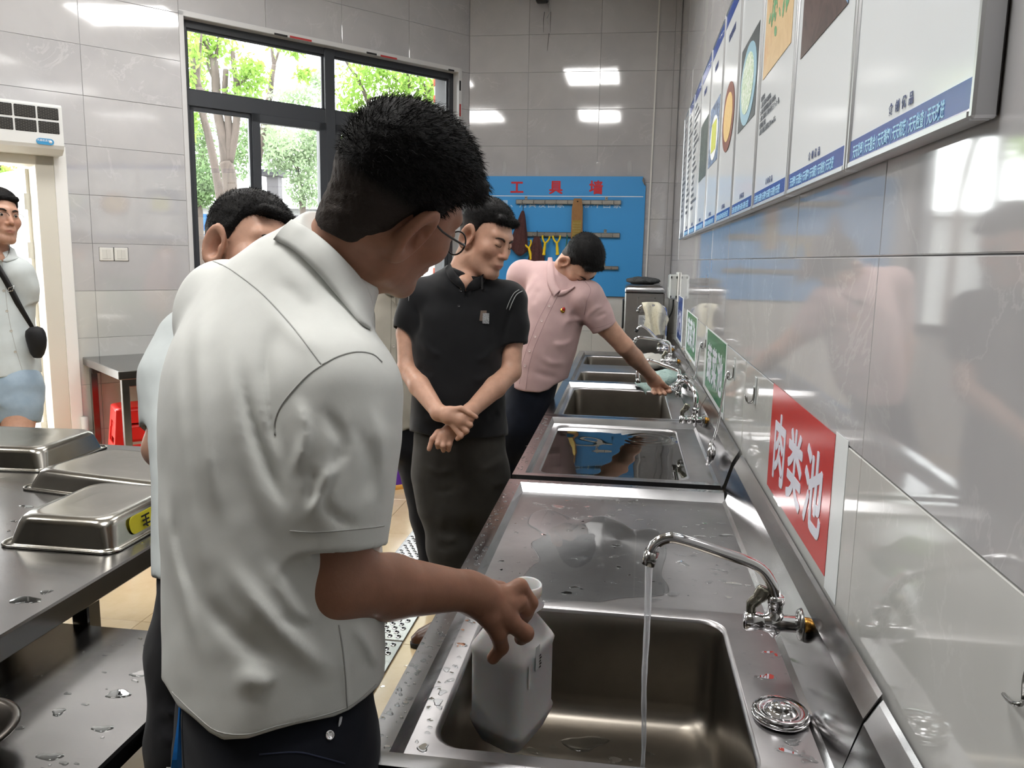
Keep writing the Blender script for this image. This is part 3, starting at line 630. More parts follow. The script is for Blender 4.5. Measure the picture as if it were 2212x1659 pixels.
# running water
M_WATER = glass_like('water', (.97, .985, .985), .0, 1.33)
ws = thing('water_stream', 'thin stream of water falling from the nearest tap into the basin', 'water', (.056, Y1, .55))
rr = random.Random(2); P = []; R = []
for k in range(60):
    f = k/59; z = .946-f*(.946-.553); P.append((.056+.0022*math.sin(f*9)*f+.004*f, Y1+.002*math.sin(f*13+1)*f, z)); R.append(.0068*(1-.45*f)*(1+.12*math.sin(f*40)*f))
M_STREAM = glass_like('stream_water', (.95, .97, .98), .03, 1.5)
t_ = M_STREAM.node_tree; _o = [n for n in t_.nodes if n.type == 'OUTPUT_MATERIAL'][0]; _mx = [n for n in t_.nodes if n.type == 'MIX_SHADER'][0]; _d = t_.nodes.new('ShaderNodeBsdfTranslucent'); _d.inputs[0].default_value = (.9, .92, .95, 1); _m2 = t_.nodes.new('ShaderNodeMixShader'); _m2.inputs[0].default_value = .35; t_.links.new(_mx.outputs[0], _m2.inputs[1]); t_.links.new(_d.outputs[0], _m2.inputs[2]); t_.links.new(_m2.outputs[0], _o.inputs[0])
b = MB(); b.tube(P, R, 10); b.obj('stream', M_STREAM, ws)
# strainer
S_ = thing('sink_strainer', 'round steel sink strainer lying on the deck beside the near basin', 'strainer', (.258, 1.185, ZD+.001))
b = MB(); b.lathe([(.004, .0), (.036, .0), (.043, .004), (.043, .009), (.04, .0095), (.0395, .006), (.033, .005), (.04, .0125), (.0415, .0145), (.039, .016), (.027, .0125), (.021, .012), (.0185, .0155), (.0165, .0155), (.016, .022), (.0145, .0245), (.003, .026)], (.258, 1.185, ZD+.0012), (0, 0, 1), 40); b.obj('plug', M_CHROME, S_)
# ------------------------------------------------------------------ far machine, rags, towel, bag
M_BOIL = steel('boiler_steel', 'a8a6a3', .3, .5, (60, 60, 1))
mc = thing('water_boiler', 'steel box shaped boiler at the end of the sinks, under a dark rag', 'boiler', (.13, 6.5, 0))
b = MB(); b.box((-.015, 6.2, .06), (.285, 6.8, 1.235), .01); b.obj('body', M_BOIL, mc)
b = MB(); pr = [(-.012+.0, 6.185, 1.238), (-.012, 6.185, 1.255), (-.006, 6.19, 1.275), (.006, 6.2, 1.287), (.03, 6.21, 1.292)]
g = []
for z, ins in ((1.237, 0), (1.255, 0), (1.272, .006), (1.284, .018), (1.29, .04)):
    H2 = rrect(-.018+ins, .288-ins, 6.185+ins, 6.81-ins, .02); g.append(np.c_[H2, np.full(len(H2), z)])
b.grid(np.array(g), True, True); b.add(g[-1], [tuple(range(len(g[-1])))]); b.add(g[0], [tuple(range(len(g[0])))[::-1]]); b.obj('lid', M_RIM, mc)
b = MB(); b.box((.08, 6.194, 1.08), (.22, 6.2, 1.2), .002); b.obj('plate', M_BOIL, mc)
for x in (.088, .212):
    for z in (1.088, 1.192): b = MB(); b.ball((x, 6.193, z), .004, 8); b.obj('screw', M_DARKCH, mc)
b = MB(); b.box((.095, 6.197, .985), (.15, 6.2, 1.06)); lb = b.obj('rating_label', mat('label_grey', 'c4c6c8', .4), mc)
for k in range(6): b = MB(); b.box((.1, 6.196, .995+.01*k), (.145-.008*(k % 3), 6.1975, .999+.01*k)); b.obj('print_line', M_TXTG, lb)
b = MB(); b.box((-.032, 6.24, .95), (-.016, 6.5, 1.17), .006); b.obj('handle', M_BLACK, mc)
for x in (.01, .26):
    for y in (6.25, 6.75): b = MB(); b.tube([(x, y, 0), (x, y, .06)], .018, 10); b.obj('foot', M_BLACK, mc)
# ================================================================== TOOL WALL
TB = thing('tool_board', 'bright blue tool board with red heading on the far wall', 'board', (-.64, YF-.02, 1.164))
M_TB = mat('tool_board_blue', '3f9bdf', .35); M_RED = mat('heading_red', 'c9202c', .4); M_PALE = mat('pale_lettering', 'b9d7ee', .4)
YT = YF-.026
b = MB(); b.prism([(-1.388, YT, 1.164), (.118, YT, 1.164), (.122, YT, 2.09), (.098, YT, 2.168), (-1.388, YT, 2.168)], (0, .02, 0)); b.obj('panel', M_TB, TB)
b = MB(); b.prism([(.122, YT-.002, 2.09), (.098, YT-.002, 2.168), (.09, YT-.014, 2.135), (.105, YT-.018, 2.105)], (0, .002, 0)); b.obj('peeled_corner', mat('grey_backing', '8a8783', .7), TB)
b = MB(); b.box((-1.388, YT-.001, 2.0), (.105, YT, 2.006)); b.obj('white_line', M_WTXT, TB)
for ch, x in zip('工具墙', (-.968, -.633, -.293)): text(ch, .118, (x, YT-.0015, 2.033), (1, 0, 0), ZD_, M_RED, TB, 'heading_lettering', .0005, 0, align='CENTER', heavy=.0035)
for ch, px in zip('工具、用具没回家人就不回家', (1071, 1091, 1110, 1130, 1150, 1171, 1191, 1211, 1250, 1270, 1290, 1311, 1333)):
    text(ch, .066, (at_y(px, 445, YT)[0], YT-.0015, 1.913), (1, 0, 0), ZD_, M_PALE, TB, 'slogan_lettering', .0004, .001, align='CENTER')
M_RAIL = steel('rail_steel', 'b0aca4', .35)
def rail(x0, x1, z0, z1, label):
    R_ = thing('hook_rail', label, 'rail', ((x0+x1)/2, YT, z0), 'steel hook rails on the blue board')
    b = MB(); b.box((x0, YT-.030, z0), (x1, YT-.002, z1), .004); b.obj('bar', M_RAIL, R_)
    n = 9
    for k in range(n):
        x = x0+.06+(x1-x0-.12)*k/(n-1)
        b = MB(); b.tube(bez([(x, YT-.03, z1-.008), (x-.002, YT-.046, z1-.012), (x+.001, YT-.052, z0+.004), (x-.004, YT-.056, z0+.018)], 3), .0025, 5); b.obj('hook', M_DARKCH, R_)
    for x in (x0+.085, x1-.125):
        b = MB(); b.box((x-.012, YT-.006, z1-.004), (x+.012, YT-.002, z1+.028), .003); br = b.obj('bracket', M_RAIL, R_); b = MB(); b.ball((x, YT-.007, z1+.018), (.006, .003, .006), 8); b.obj('screw', M_DARKCH, br)
rail(-.972, -.078, 1.934, 1.972, 'topmost steel hook rail on the blue board'); rail(-.972, -.078, 1.661, 1.701, 'middle steel hook rail on the blue board'); rail(-.972, -.080, 1.393, 1.422, 'lowest steel hook rail, mostly behind the man in pink')
M_TOWEL = noise_mat('brown_towel', ['4a2f2f', '5a3a39', '3c2526'], 60, .95, .3)
def hung_cloth(nm, label, m, x, z0, z1, w0, w1, y, group=None, folds=5, seed=1, skew=0.):
    T = thing(nm, label, 'towel', (x, y, z1), group); rr = random.Random(seed); G = []; n = 26; mrows = 16
    ph = rr.random()*6
    for i in range(mrows):
        f = i/(mrows-1); z = z0+(z1-z0)*f; w = w0+(w1-w0)*f**.8; row = []
        for k in range(n+1):
            u = k/n*2-1; yy = y-.012-.014*f**.5*math.cos(u*folds*math.pi/1.0+ph+f*1.3)*(.4+.6*abs(u)) - .012*(1-u*u)
            row.append((x+skew*f+u*w/2, yy, z-(.035*math.cos(u*2.5+ph)*f)))
        G.append(row)
    G = np.array(G); back = G.copy(); back[:, :, 1] += .006
    b = MB(); b.grid(np.concatenate([G, back[::-1]], 0), True); b.obj('cloth', m, T)
    b = MB(); b.tube([(x, y-.006, z0+.05), (x+.002, y-.008, z0+.02), (x, y-.010, z0-.03)], .003, 6); b.obj('loop', M_BLACK, T)
    return T
hung_cloth('kitchen_towel', 'dark brown towel hanging longest from the topmost rail', M_TOWEL, -.905, 1.875, 1.53, .02, .17, YT-.05, 'brown towels on the tool board', 3, 2, -.035)
hung_cloth('kitchen_towel', 'dark brown towel gathered on the middle rail, behind the yellow peelers', M_TOWEL, -.78, 1.66, 1.36, .045, .19, YT-.05, 'brown towels on the tool board', 3, 5)
# grater
G_ = thing('wooden_grater', 'long wooden grater with gold plate hanging across two rails', 'grater', (-.44, YT-.065, 1.58))
b = MB(); pr = [(-.472, 1.98), (-.407, 1.98), (-.395, 1.90), (-.392, 1.58), (-.490, 1.58), (-.487, 1.90)]; b.prism([(x, YT-.075, z) for x, z in pr], (0, .014, 0)); b.obj('board', noise_mat('grater_wood', ['8a6236', '9b7040', '7a5530'], 14, .5, 0, 1, (12, 12, 1)), G_)
b = MB(); b.lathe([(.006, 0), (.006, .002)], (-.44, YT-.0765, 1.955), (0, 1, 0), 10); b.obj('hanging_hole', M_BLACK, G_)
gp = MB(); gp.box((-.478, YT-.0775, 1.60), (-.404, YT-.0748, 1.80), .001); gp = gp.obj('grater_plate', mat('gold_plate', 'c9ae62', .25, .9), G_)
for k in range(8):
    b = MB(); z = 1.615+.022*k
    for q in range(6): b.box((-.470+q*.0105, YT-.081, z), (-.463+q*.0105, YT-.0772, z+.012), .001)
    b.obj('tooth_row', mat('gold_pale', 'e8d79a', .2, .8), gp)
# peelers
M_YEL = mat('peeler_yellow', 'f2cf1f', .35)
def peeler(x, z, label, lean=0.):
    T = thing('peeler', label, 'peeler', (x, YT-.055, z), 'yellow peelers on the middle rail')
    def q(dx, dz): return (x+dx*math.cos(lean)+dz*math.sin(lean), YT-.062, z+dz*math.cos(lean)-dx*math.sin(lean))
    b = MB(); b.tube(bez([q(0, -.055), q(.0, -.10), q(0, -.15), q(0, -.165)], 5), [.011]*5+[.013]*5+[.016]*5+[.012], 10); b.obj('handle', M_YEL, T)
    b = MB(); b.tube(bez([q(-.030, .0), q(-.028, -.025), q(-.013, -.05), q(0, -.06), q(.013, -.05), q(.028, -.025), q(.030, 0)], 4), .0078, 8); b.obj('fork', M_YEL, T)
    b = MB(); b.box((q(-.03, 0)[0], YT-.066, z-.007), (q(.03, 0)[0], YT-.058, z-.001), .001); b.obj('blade', M_DARKCH, T)
    b = MB(); b.lathe([(.0065, 0), (.0065, .001)], np.array(q(0, -.148))-np.array([0, .0085, 0]), (0, 1, 0), 10); b.obj('hole', mat('hole_shade', '3a78a8', .5), T)
peeler(-.862, 1.625, 'leftmost yellow peeler, against the long brown towel', -.25); peeler(-.700, 1.668, 'middle yellow peeler on the middle rail', .12); peeler(-.612, 1.672, 'rightmost yellow peeler on the middle rail', -.08)
gt = thing('green_tool', 'thin dark green handled tool hanging left of the grater', 'tool', (-.52, YT-.05, 1.55)); b = MB(); b.tube(bez([(-.522, YT-.055, 1.68), (-.525, YT-.057, 1.62), (-.54, YT-.058, 1.5)], 5), .006, 8); b.obj('handle', mat('tool_green', '2d6e6a', .4), gt); b = MB(); b.tube(bez([(-.54, YT-.058, 1.5), (-.545, YT-.058, 1.45)], 3), .003, 6); b.obj('shank', M_DARKCH, gt)
# cable trunking, tape, camera
ct = thing('cable_trunking', 'slim vertical white cable trunking beside the blue board', 'trunking', (.155, YF, .6)); b = MB(); b.prism([(.145, YF-.014, .6), (.157, YF-.014, .6), (.157, YF-.001, .6), (.145, YF-.001, .6)], (.02, 0, ZC-.62)); b.obj('cover', M_WPLAS, ct)
M_TAPE = mat('clear_tape', 'd9d9da', .08, alpha=.55)
tp = thing('tape_scraps', 'clear tape scraps stuck along the top edge of the blue board', 'tape', (-.6, YF, 2.16)); 
for px, py in ((1090, 366), (1160, 372), (1292, 368), (1360, 366)):
    p = at_y(px, py, YF-.002); b = MB(); rr = random.Random(px)
    b.grid([[(p[0]-.018+.012*j+rr.gauss(0, .002), YF-.0015-.004*rr.random(), p[2]-.045+.028*i) for j in range(4)] for i in range(5)], True); b.obj('tape_strip', M_TAPE, tp)
cv = thing('security_camera', 'small black camera fixed high on the far wall above the board', 'camera', (-.77, YF, 3.58)); p = at_y(1171, -2, YF-.06)
b = MB(); b.box((p[0]-.05, YF-.11, p[2]-.03), (p[0]+.05, YF-.03, p[2]+.1), .012); b.obj('housing', M_BLACK, cv); b = MB(); b.lathe([(.02, 0), (.018, .006), (.004, .008)], (p[0], YF-.11, p[2]+.02), (0, -1, 0), 14); b.obj('lens', mat('lens_glass', '08080c', .05), cv)
b = MB(); b.tube(bez([(p[0]+.05, YF-.03, p[2]+.03), (p[0]+.09, YF-.02, p[2]+.06), (p[0]+.16, YF-.012, p[2]+.05)], 4), .01, 8); b.obj('bracket', M_WPLAS, cv)
cd = thing('sealant_smear', 'white sealant smear with dark drips below the black camera', 'sealant', (-.72, YF, 3.3))
b = MB(); P_ = [(1186, 8), (1188, 25), (1180, 40), (1184, 52)]; b.tube([at_y(x, y, YF-.004) for x, y in P_], [.028, .022, .016, .006], 8, flat=.3); b.obj('sealant', mat('sealant_white', 'c9c8c6', .6), cd)
for L in ([(1176, 26), (1174, 44), (1174, 70)], [(1190, 26), (1189, 48), (1189, 70)], [(1186, 72), (1184, 92), (1182, 110)]): b = MB(); b.tube([at_y(x, y, YF-.003) for x, y in L], [.006, .005, .002], 6, flat=.3); b.obj('drip', mat('drip_dark', '4a4848', .7), cd)
# ================================================================== LEFT SIDE
sw = thing('light_switch', 'pair of white rocker switches recessed in the window wall', 'switch', wpt(2.887, 1.41))
b = MB(); wbox(b, 2.796, 2.977, 1.408, 1.500, -.004, .0012); b.obj('recess', mat('recess_dark', '4b4b4d', .8), sw)
for s0 in (2.802, 2.890):
    b = MB(); wbox(b, s0, s0+.083, 1.412, 1.496, .0, .007); pl_ = b.obj('switch_plate', M_WPLAS, sw)
    for k in (0, 1): b = MB(); wbox(b, s0+.016+.0265*k, s0+.041+.0265*k, 1.424, 1.484, .007, .0095); b.obj('rocker', mat('rocker_white', 'd8d7d2', .3), pl_)
ac = thing('air_curtain', 'white air curtain with dark grilles fixed above the doorway', 'appliance', wpt(3.6, 2.03))
S0, S1, A0, A1 = 3.17, 4.15, 2.035, 2.32
R_ = np.stack([WU, np.cross(Z3, WU), Z3], 1)
def wprism(b, prof, s0, s1): b.prism([wpt(s0, z, o) for o, z in prof], WU*(s1-s0))
b = MB(); wprism(b, [(.0, A0), (.11, A0), (.16, A0+.03), (.17, A0+.05), (.165, A1-.015), (.15, A1), (0, A1)], S0, S1); b.obj('housing', mat('appliance_white', 'd9dad8', .35), ac)
M_GRL = mat('grille_dark', '1d1c1c', .6)
for row, (z0, z1) in enumerate(((A0+.195, A0+.262), (A0+.115, A0+.182))):
    for k in range(8):
        s0 = S0+.02+.118*k; b = MB(); wbox(b, s0, s0+.108, z0, z1, .163, .1715); g = b.obj('grille', M_GRL, ac)
        b = MB()
        for q in range(1, 9): wbox(b, s0, s0+.108, z0+q*.0072, z0+q*.0072+.0015, .1715, .1735, 0)
        rr = random.Random(k+row*9)
        for q in range(9):
            for j in range(4): ss = s0+.012+.026*j+.013*(q % 2); wbox(b, ss, ss+.0018, z0+q*.0072, z0+q*.0072+.0072, .1715, .1732, 0)
        o = b.obj('louvre_mesh', mat('louvre_grey', '63605b', .5), g); o['kind'] = 'stuff'
lb = MB(); sc_, zc_ = 3.27, A0+.066
P_ = []
for a in np.arange(24)*2*math.pi/24: P_.append(wpt(sc_+.028*np.sign(math.cos(a))*(1 if abs(math.cos(a)) > .3 else .9)+.018*math.cos(a), zc_+.018*math.sin(a), .1745))
lb.prism(P_, -WN*.006); lb = lb.obj('maker_badge', mat('badge_blue', '3d8fc0', .3), ac)
text('风幕机系列', .014, wpt(3.312, zc_+.001, .1753), -WU, ZD_, M_WTXT, lb, 'lettering', .0003); b = MB(); b.lathe([(.009, 0), (.009, .001)], wpt(3.242, zc_, .1745), WN, 16); b.obj('badge_dot', M_WTXT, lb)
# steel tables
def steel_table(nm, label, x0, x1, y0, y1, z, R=None, legs=True, fas=.05, shelf=None, group=None, lower=True, mid=None):
    c0 = np.array([(x0+x1)/2, (y0+y1)/2, 0])
    T = thing(nm, label, 'table', c0, group); R = np.eye(3) if R is None else R
    def add(name, fn, m):
        b = MB(); fn(b); 
        b.v = [(v-c0) @ R.T+c0 for v in b.v]; return b.obj(name, m, T)
    add('tabletop', lambda b: b.box((x0, y0, z-fas), (x1, y1, z), .004), M_STEELT)
    for x in (x0+.045, x1-.045)+((x1-.25,) if mid else ()):
        for y in ((y0+.055, y1-.055)+((mid,) if mid else ())) if x != x1-.25 else (mid,):
            lg = add('leg', lambda b: b.box((x-.02, y-.02, .03), (x+.02, y+.02, z-fas), .003), M_STEELT)
            b = MB(); b.box((x-.018, y-.018, 0), (x+.018, y+.018, .03), .004); b.v = [(v-c0) @ R.T+c0 for v in b.v]; b.obj('foot', M_BLACK, lg)
    if lower: add('cross_rail', lambda b: b.box((x0+.03, y0+.05, z-fas-.05), (x1-.03, y0+.08, z-fas), .003), M_STEELT); add('cross_rail', lambda b: b.box((x0+.03, y1-.08, z-fas-.05), (x1-.03, y1-.05, z-fas), .003), M_STEELT)
    if shelf: add('undershelf', lambda b: b.box((x0+.03, y0+.04, shelf-.02), (x1-.03, y1-.04, shelf), .003), M_STEELT)
    return T
steel_table('steel_table', 'long steel table holding three upturned pans, at the left', -2.40, -1.062, -.35, 2.52, .80, mid=1.458)
steel_table('steel_trolley', 'lower steel table pushed under the long one, with water puddles', -1.58, -.757, -.25, 1.432, .70, lower=False, fas=.035, group=None)
ft = np.linalg.norm
sc0 = wpt(2.2, 0, .40)
c0 = np.array([sc0[0], sc0[1], 0]); hl, hw = .91, .40
R_t = np.stack([WU, WN, Z3], 1)
steel_table('steel_table', 'small steel table against the window wall, over the red stools', c0[0]-hl, c0[0]+hl, c0[1]-hw, c0[1]+hw, .80, R_t)
# pans
M_PAN = steel('pan_steel', 'aaa79f', .2, .2, (8, 8, 8))
def pan(x0, y0, w, l, h, ang, z, label, stickr=False):
    T = thing('steel_pan', label, 'pan', (x0, y0, z), 'upturned steel food pans on the long table'); R = rotz(ang); c = np.array([x0, y0, z])
    def tr(P): P = np.asarray(P, float); return (P @ R.T)+c
    rings = []
    for ins, zz, r in ((-.013, .001, .03), (-.013, .003, .03), (.0, .004, .028), (.002, .008, .028), (.012, h-.018, .036), (.016, h-.008, .04), (.024, h-.001, .045), (.04, h, .05)):
        H = rrect(-w/2+ins, w/2-ins, -l/2+ins, l/2-ins, r); rings.append(np.c_[H, np.full(len(H), zz)])
    cc = rings[-1].copy(); cc[:, :2] *= .5; cc[:, 2] = h-.0015; rings.append(cc)
    b = MB(); b.grid(tr(np.array(rings).reshape(-1, 3)).reshape(len(rings), -1, 3), True, True); b.add(tr(rings[-1]), [tuple(range(len(rings[-1])))], True); b.obj('shell', M_PAN, T)
    b = MB(); b.tube(tr(np.c_[rrect(-w/2-.012, w/2+.012, -l/2-.012, l/2+.012, .032), np.full(28, .0035)]), .0033, 6, closed=True); b.obj('rolled_rim', M_PAN, T)
    if stickr:
        nx = np.array([1, 0, .16]); nx /= np.linalg.norm(nx); P_ = []
        for q in rrect(-.075, .075, -.021, .021, .018): P_.append(tr([[w/2-.004-.16*(q[1])*.9, q[0]-.01, h*.5+q[1]]])[0])
        s = MB(); s.prism(P_, (R @ nx)*.0012); s = s.obj('label', mat('label_yellow', 'd9cf3a', .35), T)
        for k, ch in enumerate('主食'): text(ch, .034, tr([[w/2-.0015+.012*.16, -.052+.062*k+.04, h*.5+.0125]])[0], R @ np.array([0, -1., 0]), R @ np.array([.16, 0, -1.]), M_BLACK, s, 'lettering', .0004, .0008)
    return T
pan(-1.255, 1.735, .265, .325, .068, 0, .80, 'nearest upturned pan, with a yellow label on its side', True)
pan(-1.395, 2.10, .50, .32, .055, -.16, .80, 'flattest upturned pan, between the other two'); pan(-2.005, 2.30, .50, .325, .068, .06, .80, 'farthest upturned pan, with a wet top')
bw = thing('steel_bowl', 'dark rimmed steel bowl on the low table, in the bottom left corner', 'bowl', (-1.0, .985, .701))
b = MB(); b.lathe([(r_*.72, h_*.55) for r_, h_ in [(.05, .001), (.075, .004), (.11, .04), (.125, .075), (.136, .078), (.14, .074), (.142, .079), (.134, .085), (.122, .081), (.107, .044), (.07, .009), (.003, .006)]], (-1.0, .985, .701), (0, 0, 1), 40); b.obj('basin', mat('dark_bowl', '56514c', .3, .9), bw)
# red stools
M_RSTOOL = mat('red_plastic', 'e0261f', .3)
def stool(c, h, ang, label, group='red plastic stools', stack=0):
    T = thing('plastic_stool', label, 'stool', (c[0], c[1], stack), group); R = rotz(ang); c3 = np.array([c[0], c[1], stack])
    def tr(P): return np.asarray(P, float) @ R.T+c3
    wt, wb = .125, .17
    rings = []
    for ww, z in ((wt-.02, h-.001), (wt, h-.006), (wt+.004, h-.02)): H = rrect(-ww, ww, -ww, ww, .04); rings.append(tr(np.c_[H, np.full(len(H), z)]))
    b = MB(); b.grid(np.array(rings), True, True); b.add(rings[0], [tuple(range(len(rings[0])))]); b.obj('seat', M_RSTOOL, T)
    for k in range(4):
        A = rotz(k*math.pi/2); b = MB()
        def side(u, z): w_ = wt+(wb-wt)*(1-z/h); return tr(A @ np.array([w_, u*w_, z]))
        def slab(us, zs):
            o = tr(A @ np.array([0, 0, 0])); q = [side(us[0], zs[0]), side(us[1], zs[0]), side(us[1], zs[1]), side(us[0], zs[1])]; n_ = (R @ A @ np.array([-.006, 0, 0])); b.prism(q, n_)
        slab((-.97, .97), (h*.80, h-.012)); slab((-.97, -.62), (0, h*.80)); slab((.62, .97), (0, h*.80)); slab((-.62, .62), (h*.42, h*.52))
        slab((-.62, -.45), (h*.70, h*.80)); slab((.45, .62), (h*.70, h*.80)); b.obj('leg_panel', M_RSTOOL, T)
    return T
cst = at_z(292, 872, .46)
cs = np.array([-2.93, 4.42])
stool(cs, .46, .72, 'red plastic stool standing under the small table by the window'); stool(cs+np.array([.004, .0]), .46, .72, 'red plastic stool stacked on top of the one under the table', stack=.10)
stool(at_d(1083, 1010, 4.75)[:2]+np.array([-.02, 0]), .50, .2, 'red plastic stool behind the man in black and the man in pink')
# floor drain with perforated cover
dg_ = thing('drain_grate', 'perforated steel drain cover strip along the sinks', 'drain', (-.95, 3.2, 0))
for k in range(6):
    y0 = 1.57+.62*k; b = MB(); b.box((-1.10, y0, .0015), (-.80, y0+.612, .008), .002); pl_ = b.obj('grate_plate', M_STEELT, dg_)
    h_ = MB(); r_ = MB()
    for j in range(17):
        yy = y0+.03+.0345*j
        for i in range(8):
            xx = -1.075+.035*i+(.0175 if j % 2 else 0)
            if xx > -.82: continue
            r_.lathe([(.0125, 0), (.0105, .003), (.0075, .0032)], (xx, yy, .008), (0, 0, 1), 8, cap=False); h_.lathe([(.0075, 0), (.0072, .0004)], (xx, yy, .0082), (0, 0, 1), 8)
    o = r_.obj('raised_collar', M_CHROME, pl_); o['kind'] = 'stuff'; o = h_.obj('drain_hole', M_BLACK, pl_); o['kind'] = 'stuff'
# purple boots
M_PUR = mat('purple_rubber', '5a2aa0', .3); M_SOLE = mat('boot_sole', 'd9a552', .5)
def boot(c, ang, label):
    T = thing('rubber_boot', label, 'boot', (c[0], c[1], 0), 'pair of purple boots'); R = rotz(ang)
    def ring(cy, z, rx, ry): a = np.arange(18)*2*np.pi/18; return np.c_[rx*np.cos(a), cy+ry*np.sin(a), np.full(18, z)] @ R.T+np.array([c[0], c[1], 0])
    b = MB(); b.grid([ring(.05, .03, .045, .135), ring(.05, .06, .047, .132), ring(.035, .09, .044, .11), ring(.005, .13, .043, .065), ring(-.02, .2, .045, .052), ring(-.025, .3, .056, .062), ring(-.025, .37, .06, .066), ring(-.025, .372, .055, .061), ring(-.025, .3, .05, .056)], True, True); b.obj('shaft', M_PUR, T)
    b = MB(); b.grid([ring(.05, 0, .046, .137), ring(.05, .028, .048, .14), ring(.05, .032, .045, .135), ring(.05, .033, .01, .05)], True, True); b.add(ring(.05, 0, .046, .137), [tuple(range(18))[::-1]]); b.obj('sole', M_SOLE, T)
boot(at_z(868, 1052, 0)[:2], -.5, 'purple rubber boot with tan sole, right one of the pair'); boot(at_z(800, 1068, 0)[:2], -.3, 'purple rubber boot with tan sole, left one mostly behind white sleeve')
# jug in the basin
M_JUG = mat('jug_plastic', 'fafbfd', .35, trans=.30, sss=.35, ior=1.15)
jg = thing('plastic_jug', 'empty translucent white plastic jug held in the near basin', 'jug', (-.165, 1.26, .632))
_e1 = RW[:, 0].copy(); _up = np.array([-.02, .10, 1.0]); _up /= np.linalg.norm(_up)
_ea = -.088*RW[:, 0]; _f2 = RW[:, 2].copy(); _f2[2] = 0; _f2 /= np.linalg.norm(_f2); _r2 = RW[:, 0].copy(); _r2[2] = 0; _r2 /= np.linalg.norm(_r2)
JA = -_r2*.086+_f2*.070; JB = _r2*.066+_f2*.125
JC = at_d(1118, 1655, 1.27)
def jring(z, ins, circ=None, sh=(0., 0.)):
    a, b_ = np.linalg.norm(JA), np.linalg.norm(JB); ua, ub = JA/a, JB/b_
    Q = rrect(ins, a-ins, ins, b_-ins, .022 if circ is None else .022)
    if circ is not None:
        c_ = np.array([a/2+sh[0], b_/2+sh[1]]); ang = np.concatenate([np.linspace(k*90, k*90+90, 7) for k in range(4)]); ang = np.radians(ang*28/28)
        ang = np.concatenate([np.linspace(k*math.pi/2+.0, (k+1)*math.pi/2-.2, 7) for k in range(4)])
        Q = c_+circ*np.c_[np.cos(ang), np.sin(ang)]
    return JC+Q[:, :1]*ua+Q[:, 1:2]*ub+Z3*z
rings = [jring(.0, .022), jring(.004, .012), jring(.03, .001), jring(.040, -.0015), jring(.046, .001), jring(.152, .001), jring(.163, -.0015), jring(.170, .002), jring(.212, .028), jring(.226, 0, .032, (-.016, .02)), jring(.231, 0, .0265, (-.016, .02)), jring(.235, 0, .0275, (-.016, .02)), jring(.239, 0, .0245, (-.016, .02)), jring(.243, 0, .0255, (-.016, .02)), jring(.247, 0, .028, (-.016, .02)), jring(.260, 0, .0275, (-.016, .02)), jring(.262, 0, .0255, (-.016, .02)), jring(.260, 0, .0235, (-.016, .02)), jring(.225, 0, .0225, (-.016, .02))]
b = MB(); b.grid(np.array(rings), True, True); b.add(rings[0], [tuple(range(28))[::-1]]); jb = b.obj('bottle', M_JUG, jg)
ub_ = JB/np.linalg.norm(JB); nb_ = -JA/np.linalg.norm(JA)
def jmark(u, z, w_, h_, m, nm):
    q = JC+ub_*u+Z3*z+nb_*.0012; b = MB(); b.prism([q, q+ub_*w_, q+ub_*w_+Z3*h_, q+Z3*h_], nb_*.0006); b.obj(nm, m, jb)
jmark(.055, .135, .014, .042, mat('jug_tape', 'dfe2e4', .2), 'tape_piece'); jmark(.030, .115, .006, .04, MATS['jug_tape'], 'tape_piece')
for k in range(5): jmark(.066+.002*(k % 2), .135+.005*k, .008, .0028, M_BLKP, 'print_mark')
# far rags
M_CREAM = noise_mat('cream_towel', ['c9c3ac', 'ddd8c3', 'b7b098'], 30, .95, .4)
def drape(nm, label, cat, m, P, seed, amp=.012, w=.12, thick=.01):
    T = thing(nm, label, cat, tuple(np.array(P).mean(0))); P = bez(P, 6); rr = random.Random(seed); ph = rr.random()*6; G = []
    for i, p in enumerate(P):
        row = []
        for k in range(15):
            u = k/14*2-1; row.append(p+np.array([.0, u*w/2, 0])+np.array([amp*math.sin(u*5+ph+i*.25), 0, amp*.6*math.cos(u*6+i*.4)]))
        G.append(row)
    G = np.array(G); d = G.copy(); d[:, :, 0] += thick*.4; d[:, :, 2] -= thick
    b = MB(); b.grid(np.concatenate([G, d[::-1]], 0), True); b.obj('cloth', m, T); return T
T = thing('kitchen_towel', 'cream towel draped over the tall far tap', 'towel', (.19, 5.6, 1.1)); G = []
for i in range(25):
    f = i/24; row = []
    for k in range(17):
        u = k/16; x = .115+.165*u+.012*math.sin(f*9+u*4); zt = 1.186-.35*max(0, u-.55)**1.5-.03*max(0, .2-u)
        yy = 5.62+(-.022 if f < .5 else .022)*min(1, abs(f-.5)*10)*(1+.5*math.sin(u*11)); dr = (.20+.06*math.sin(u*3.1)-.12*abs(u-.35)) if f < .5 else .15
        row.append((x-.03*(u-.5)*abs(f-.5), yy+.010*math.sin(u*14+f*3), zt-dr*max(0, abs(f-.5)*2-.06)))
    G.append(row)
G = np.array(G); d = G.copy(); d[:13, :, 1] -= .006; d[13:, :, 1] += .006; d[8:17, :, 2] += .006
b = MB(); b.grid(np.concatenate([G, d[::-1]], 0), True); b.obj('cloth', M_CREAM, T)
def crumple(nm, label, cat, m, c, r, seed, n=22):
    T = thing(nm, label, cat, (c[0], c[1], c[2]-r[2])); b = MB(); b.ball((0, 0, 0), 1, n); v = b.v[0]; rr = np.random.RandomState(seed)
    d = np.ones(len(v))
    for k in range(9): w_ = rr.randn(3)*3.2; d += .09*np.abs(np.sin(v @ w_+rr.rand()*6))-.045
    v = v*d[:, None]*np.array(r)+np.array(c); v[:, 2] = np.maximum(v[:, 2], c[2]-r[2]*.98); b.v[0] = v; b.obj('cloth', m, T); return T
